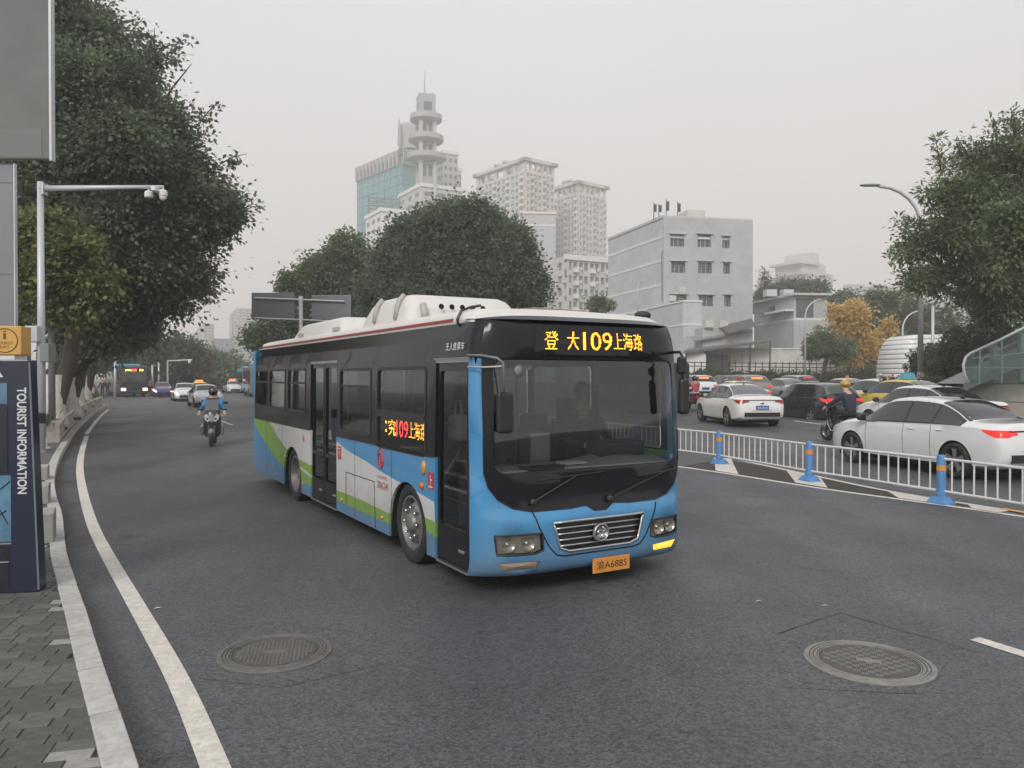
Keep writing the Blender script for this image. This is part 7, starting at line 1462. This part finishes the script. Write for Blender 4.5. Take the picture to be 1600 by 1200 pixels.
# ---- tourist information pylon
pm('navy', (.012, .017, .045), .4, coat=.3, var=.1); pm('headyellow', (.60, .35, .09), .5, var=.06, vs=6); pm('mapblue', (.10, .21, .32), .25, coat=.5, var=.3, vs=5); pm('mapdark', (.02, .025, .032), .25, coat=.5); pm('lightprint', (.62, .64, .66), .5); pm('brownprint', (.12, .07, .02), .6)
c = atz(61, 925, SW); rz = R(10); t = thing('information_pylon', 'navy tourist information pylon with yellow head and map panel on the pavement', 'information sign', (c.x, c.y, SW), rz); H = zat(562, 6.6) - SW
MB().prism([(-1.10, 0), (0, 0), (-.07, H), (-1.10, H)], 0, .16, lambda a, b, h_: (a, h_, b)).build('cabinet', MATS['navy'], t, bevel=.01)
MB().tube([(-.004, .004, .02), (-.068, .004, H - .02)], .008, 6).build('edge_strip', MATS['galvdark'], t)
hd = boxo('head', (-1.12, -.02, H + .04), (-.12, .18, H + .29), MATS['headyellow'], t, bevel=.008)
for xx in (-.9, -.2): boxo('spacer', (xx, .04, H), (xx + .1, .12, H + .04), MATS['steel'], t)
ring = MB(); ring.M = xf((-.25, -.021, H + .165), rx=R(90)); ring.lathe([(.105, 0), (.105, .003), (.098, .003), (.098, 0)], 36); ring.build('ring', MATS['brownprint'], hd)
def ptext(s, x0, z0, w_, h_, mt, vert=False, par=t, off=-.003):
    if vert: return lettering('lettering', s, MATS[mt], par, lambda a, b: (x0 + b, off, z0 - a), w=h_, h=w_)
    return lettering('lettering', s, MATS[mt], par, lambda a, b: (x0 + a, off, z0 + b), w=w_, h=h_)
ptext('i', -.263, H + .175, .026, .075, 'brownprint', par=hd, off=-.022); ptext('TOURIST', -.318, H + .13, .135, .025, 'brownprint', par=hd, off=-.022); ptext('INFO', -.285, H + .098, .07, .022, 'brownprint', par=hd, off=-.022)
ptext('TOURIST INFORMATION', -.165, H - .24, .075, .92, 'lightprint', True)
mp = boxo('map_panel', (-1.05, -.006, .45), (-.215, -.001, 1.02), MATS['mapblue'], t); boxo('info_panel', (-1.05, -.006, 1.05), (-.24, -.001, H - .42), MATS['mapdark'], t); boxo('title_panel', (-1.05, -.006, H - .38), (-.24, -.001, H - .20), MATS['mapblue'], t); boxo('service_hatch', (-1.05, -.005, .03), (-.235, -.001, .41), MATS['mapdark'], t)
boxo('frame_line', (-1.07, -.008, .425), (-.215, -.002, .44), MATS['galvdark'], t); boxo('base_line', (-1.08, -.006, .27), (-.235, -.002, .277), MATS['galv'], t)
for P in ([(-.9, .5), (-.6, .62), (-.42, .60), (-.25, .72)], [(-.7, .98), (-.55, .85), (-.45, .70), (-.47, .5)], [(-1.0, .8), (-.6, .82), (-.3, .90), (-.22, .97)], [(-.5, .85), (-.33, .78), (-.24, .6)]): MB().tube([(a, -.007, b) for a, b in P], .006, 4).build('map_road', MATS['mapdark'], mp)
for k in range(9): boxo('text_line', (-1.0, -.008, 1.12 + k * .07), (-.30 - .06 * (k % 3), -.0065, 1.128 + k * .07), MATS['galvdark'], t)
m = MB(); m.add([(-.33, -.004, H - .15), (-.27, -.004, H - .15), (-.30, -.004, H - .10)], [(0, 1, 2)]); m.build('peak_mark', MATS['lightprint'], t)
# ---- tall display boards behind it
t = thing('display_board', 'big grey glass display board on a post at the upper left edge', 'billboard', (-5.6, 7.6, SW)); pm('boardglass', (.13, .145, .14), .12, coat=.8, var=.2, vs=.8); z0, z1 = zat(246, 7.5) - SW, zat(-60, 7.5) - SW; xr = (74 - 800) / FPX * 7.5 + 5.6
boxo('cabinet', (xr - 2.3, 0, z0), (xr - .02, .05, z1), MATS['boardglass'], t, bevel=.015); boxo('edge_trim', (xr - .022, -.012, z0 - .01), (xr + .002, .05, z1), MATS['galv'], t)
boxo('lower_board', ((-2 - 800) / FPX * 7.55 + 5.6 - .9, .06, zat(512, 7.55) - SW), ((12 - 800) / FPX * 7.55 + 5.6, .09, z0 - .02), MATS['signback'], t, bevel=.01); boxo('lower_trim', ((12 - 800) / FPX * 7.55 + 5.6 + .002, .05, zat(508, 7.55) - SW), ((12 - 800) / FPX * 7.55 + 5.615, .09, z0 - .02), MATS['galv'], t)
for z in (zat(300, 7.5), zat(445, 7.5)): boxo('seam', ((-2 - 800) / FPX * 7.55 + 4.9, .055, z), ((12 - 800) / FPX * 7.55 + 5.6, .0595, z + .015), MATS['galvdark'], t)
boxo('inner_frame', (xr - 2.2, -.004, z0 + .02), (xr - .1, -.001, z0 + .30), pm('boardlow', (.16, .175, .17), .3), t)
MB().tube([(-.6, .12, 0), (-.6, .12, z0)], .09, 12).build('post', MATS['galvdark'], t)
# ---- bollard, stone blocks on the pavement
c = atz(62, 707, SW); t = thing('bollard', 'dark capped stainless bollard at the planter end', 'bollard', tuple(c)); MB().lathe([(.15, 0), (.15, .05), (.13, .05)], 18).build('foot', MATS['alu'], t); MB().lathe([(.13, .04), (.13, .72)], 18).build('tube', MATS['steel'], t); MB().lathe([(.14, .72), (.14, .95), (.12, .98), (.001, .98)], 18).build('cap', MATS['cartrim'], t)
for px, py, w_, h_, dd, lab in ((50, 852, .42, .34, .5, 'largest pale stone block beside the information pylon'), (48, 790, .45, .28, .5, 'middle stone block of three beside the pylon'), (52, 752, .45, .25, .5, 'farthest small stone block behind the pylon')):
    c = atz(px, py, SW); o = boxo('stone_block', (-w_ / 2, 0, 0), (w_ / 2, dd, h_), MATS['concrete'], bevel=.015); o.location = tuple(c); o.rotation_euler = (0, 0, R(28)); tag(o, lab, 'stone block', 'stone blocks on the pavement')
# ---- right side: stone wall, pier, glass canopy, white shell entrance
pm('stonewarm', (.42, .38, .35), .8, var=.08, vs=1.2, bump=.1, dirt=.15); W0, W1 = Vector((17.7, 30.2)), Vector((24.5, 22.0)); d = (W1 - W0).normalized(); t = thing('retaining_wall', 'smooth warm grey stone wall under the glass canopy', 'wall', (W0.x, W0.y, .3), math.atan2(d.y, d.x)); Lw = (W1 - W0).length; HW = 1.45
for k in range(int(Lw / 1.2) + 1):
    for q in range(2): boxo('stone_panel', (k * 1.2 + .006, -.04, .02 + q * HW / 2), (k * 1.2 + 1.194, .3, HW / 2 - .008 + q * HW / 2), MATS['stonewarm'], t)
boxo('core', (0, .02, 0), (Lw + 1, .32, HW), MATS['galvdark'], t); boxo('coping', (-.05, -.10, HW), (Lw + 1, .4, HW + .09), pm('copingdark', (.20, .19, .18), .7), t)
t2 = thing('stone_pier', 'short pier of pale rough stone blocks left of the smooth wall', 'pier', (W0.x - .75, W0.y + .2, .3), math.atan2(d.y, d.x))
for k in range(3):
    for q in range(5): boxo('stone', (k * .24 + (.06 if q % 2 else 0), 0 - .02 * ((k + q) % 2), q * .27), (k * .24 + .22 + (.06 if q % 2 else 0), .35, q * .27 + .25), MATS['whitewall'], t2, bevel=.02)
tb = MB(); tb.add([(W0.x + .1, W0.y + .1, 1.7), (W1.x + .4, W1.y + .1, 1.7), (60, 40, 1.7), (60, 76, 1.7), (34, 76, 1.7), (20.5, 48, 1.6)], [(0, 1, 2, 3, 4, 5)]); tb.add([(W0.x + .1, W0.y + .1, .2), (W1.x + .4, W1.y + .1, .2), (W1.x + .4, W1.y + .1, 1.7), (W0.x + .1, W0.y + .1, 1.7), (20.5, 48, .2), (20.5, 48, 1.6), (34, 76, .2), (34, 76, 1.7)], [(0, 1, 2, 3), (0, 3, 5, 4), (4, 5, 7, 6)]); tag(tb.build('raised_garden', pm('gardensoil', (.08, .085, .05), .95, var=.3, vs=1)), kind='structure')
# glass canopy: sloping tube of glass on hoops
glassmat('greenglass', (.50, .64, .60), 1.2); pm('greenframe', (.30, .37, .36), .35, .5); D0 = 28.0
t = thing('glass_canopy', 'sloping green glass entrance canopy on the stone wall at the right', 'canopy', tuple(atD(1512, 598, D0)))
base = Vector(t.location); prof = lambda u: atD(1508 + 150 * u, 548 - 62 * u, D0) - base
outl = [(1514, 599), (1507, 585), (1505, 570), (1509, 558), (1516, 552), (1560, 532), (1600, 512), (1660, 484), (1660, 599)]
for sgn, yo in ((0, 0.0), (1, 3.2)):
    P = [(atD(x, y, D0) - base) for x, y in outl]; m = MB(); m.add([(p.x + yo * .8, yo, p.z) for p in P], [tuple(range(len(P)))]); m.build('glass_side', MATS['greenglass'], t)
    MB().tube([(p.x + yo * .8, yo, p.z) for p in P[:-1]], .05, 8).build('rim', MATS['galv'], t, smooth=True)
P = [(atD(x, y, D0) - base) for x, y in outl[:-1]]; m = MB(); n = len(P); m.add([(p.x, 0.02, p.z) for p in P] + [(p.x + 2.54, 3.18, p.z) for p in P], [(i, i + 1, n + i + 1, n + i) for i in range(n - 1)]); m.build('glass_roof', MATS['greenglass'], t)
for (a, b) in (((1530, 599), (1532, 546)), ((1566, 599), (1566, 530)), ((1604, 599), (1604, 511)), ((1510, 575), (1660, 575)), ((1520, 560), (1660, 545))):
    p, q = atD(*a, D0) - base, atD(*b, D0) - base; MB().tube([(p.x, .03, p.z), (q.x, .03, q.z)], .035, 6).build('mullion', MATS['greenframe'], t)
for px in (1545, 1590): p, q = atD(px, 599, D0) - base, atD(px, 539 - (px - 1545) * .48, D0) - base; boxo('column', (p.x + 1.1, 1.5, p.z), (p.x + 1.34, 1.74, q.z), MATS['greenframe'], t)
m = MB(); p, q = atD(1525, 600, D0) - base, atD(1660, 540, D0) - base; m.add([(p.x, .8, p.z), (q.x, .8, q.z), (q.x, 2.6, q.z), (p.x, 2.6, p.z), (p.x, .8, p.z - .3), (q.x, .8, q.z - .3)], [(0, 1, 2, 3), (4, 5, 1, 0)]); m.build('escalator', pm('escal', (.26, .28, .28), .5, .3), t)
# white shell entrance
D0 = 56; t = thing('shell_entrance', 'white panelled shell entrance with rounded left side behind the dome bush', 'entrance', tuple(atD(1408, 596, D0))); base = Vector(t.location); pm('shellwhite', (.72, .72, .72), .4, coat=.2, var=.03, vs=1)
n = 9; zs = [0, .55] + [.55 + k * .36 for k in range(1, 9)]; Ht = zs[-1]
def shl(z): f = max(0, min(1, (z - .3) / (Ht - .3))); return 1.25 * (1 - math.sqrt(max(0, 1 - f ** 2.4)))
for k in range(len(zs) - 1):
    m = MB(); vs = []; a0, a1 = zs[k] + .012, zs[k + 1] - .012; steps = 3
    for i in range(steps + 1):
        z = a0 + (a1 - a0) * i / steps; o = shl(z); vs += [(o + .7, 4.5, z), (o, 3.8, z), (o, .6, z), (o + .25, .15, z), (o + .7, 0 + o * .3, z), (6.5, o * .3, z + .10 * z / Ht)]
    m.add(vs, [(i * 6 + q, i * 6 + q + 1, (i + 1) * 6 + q + 1, (i + 1) * 6 + q) for i in range(steps) for q in range(5)]); o = m.build('panel', MATS['shellwhite'], t, smooth=True); s_ = o.modifiers.new('s', 'SOLIDIFY'); s_.thickness = .05
boxo('inner_wall', (1.4, .6, 0), (6.3, 4.2, Ht - .25), MATS['galvdark'], t)
# lawn strip round the tree behind the bus
lw = MB(); lw.add([(-9, 42, .12), (1.5, 40, .12), (6, 52, .12), (-4, 66, .12), (-16, 66, .12)], [(0, 1, 2, 3, 4)]); lw.add([(-9, 42, 0), (1.5, 40, 0), (6, 52, 0), (-9, 42, .12), (1.5, 40, .12), (6, 52, .12)], [(0, 1, 4, 3), (1, 2, 5, 4)], 1); tag(lw.build('lawn', [pm('lawngrass', (.07, .13, .03), .95, var=.35, vs=2, bump=.5, bs=30), MATS['kerbstone']]), kind='structure')
# paper scraps on the road
pm('paperlitter', (.55, .54, .5), .9)
for px, py, lab in ((1290, 947, 'pale paper scrap on the asphalt behind the saw cut of the right manhole'), (1186, 940, 'pale paper scrap on the asphalt between bus and right manhole'), (246, 951, 'pale paper scrap on the asphalt beside the white edge line')):
    c = atz(px, py); o = MB().add([(-.03, 0, .004), (0, -.014, .010), (.035, 0, .004), (0, .014, .012), (-.03, 0, .002), (.035, 0, .002)], [(0, 1, 2, 3), (4, 5, 2, 3)]).build('paper_scrap', MATS['paperlitter']); o.location = (c.x, c.y, 0); o.rotation_euler = (0, 0, random.uniform(0, 6)); tag(o, lab, 'litter', 'litter on the near lane')
# ================================================================== the hazy air
mb = MB(); mb.box((-760, -80, -1.2), (760, 960, 135)); me = bpy.data.meshes.new('haze'); me.from_pydata(mb.v, [], mb.f); hz = link('haze', me)
m = bpy.data.materials.new('haze_air'); m.use_nodes = True; n = m.node_tree.nodes; n.clear(); o = n.new('ShaderNodeOutputMaterial'); v = n.new('ShaderNodeVolumePrincipled'); v.inputs['Color'].default_value = (1, .985, .965, 1); v.inputs['Density'].default_value = .0015; v.inputs['Anisotropy'].default_value = .2
m.node_tree.links.new(v.outputs[0], o.inputs['Volume']); me.materials.append(m); tag(hz, 'pale grey city haze filling the street', 'haze', kind='stuff')
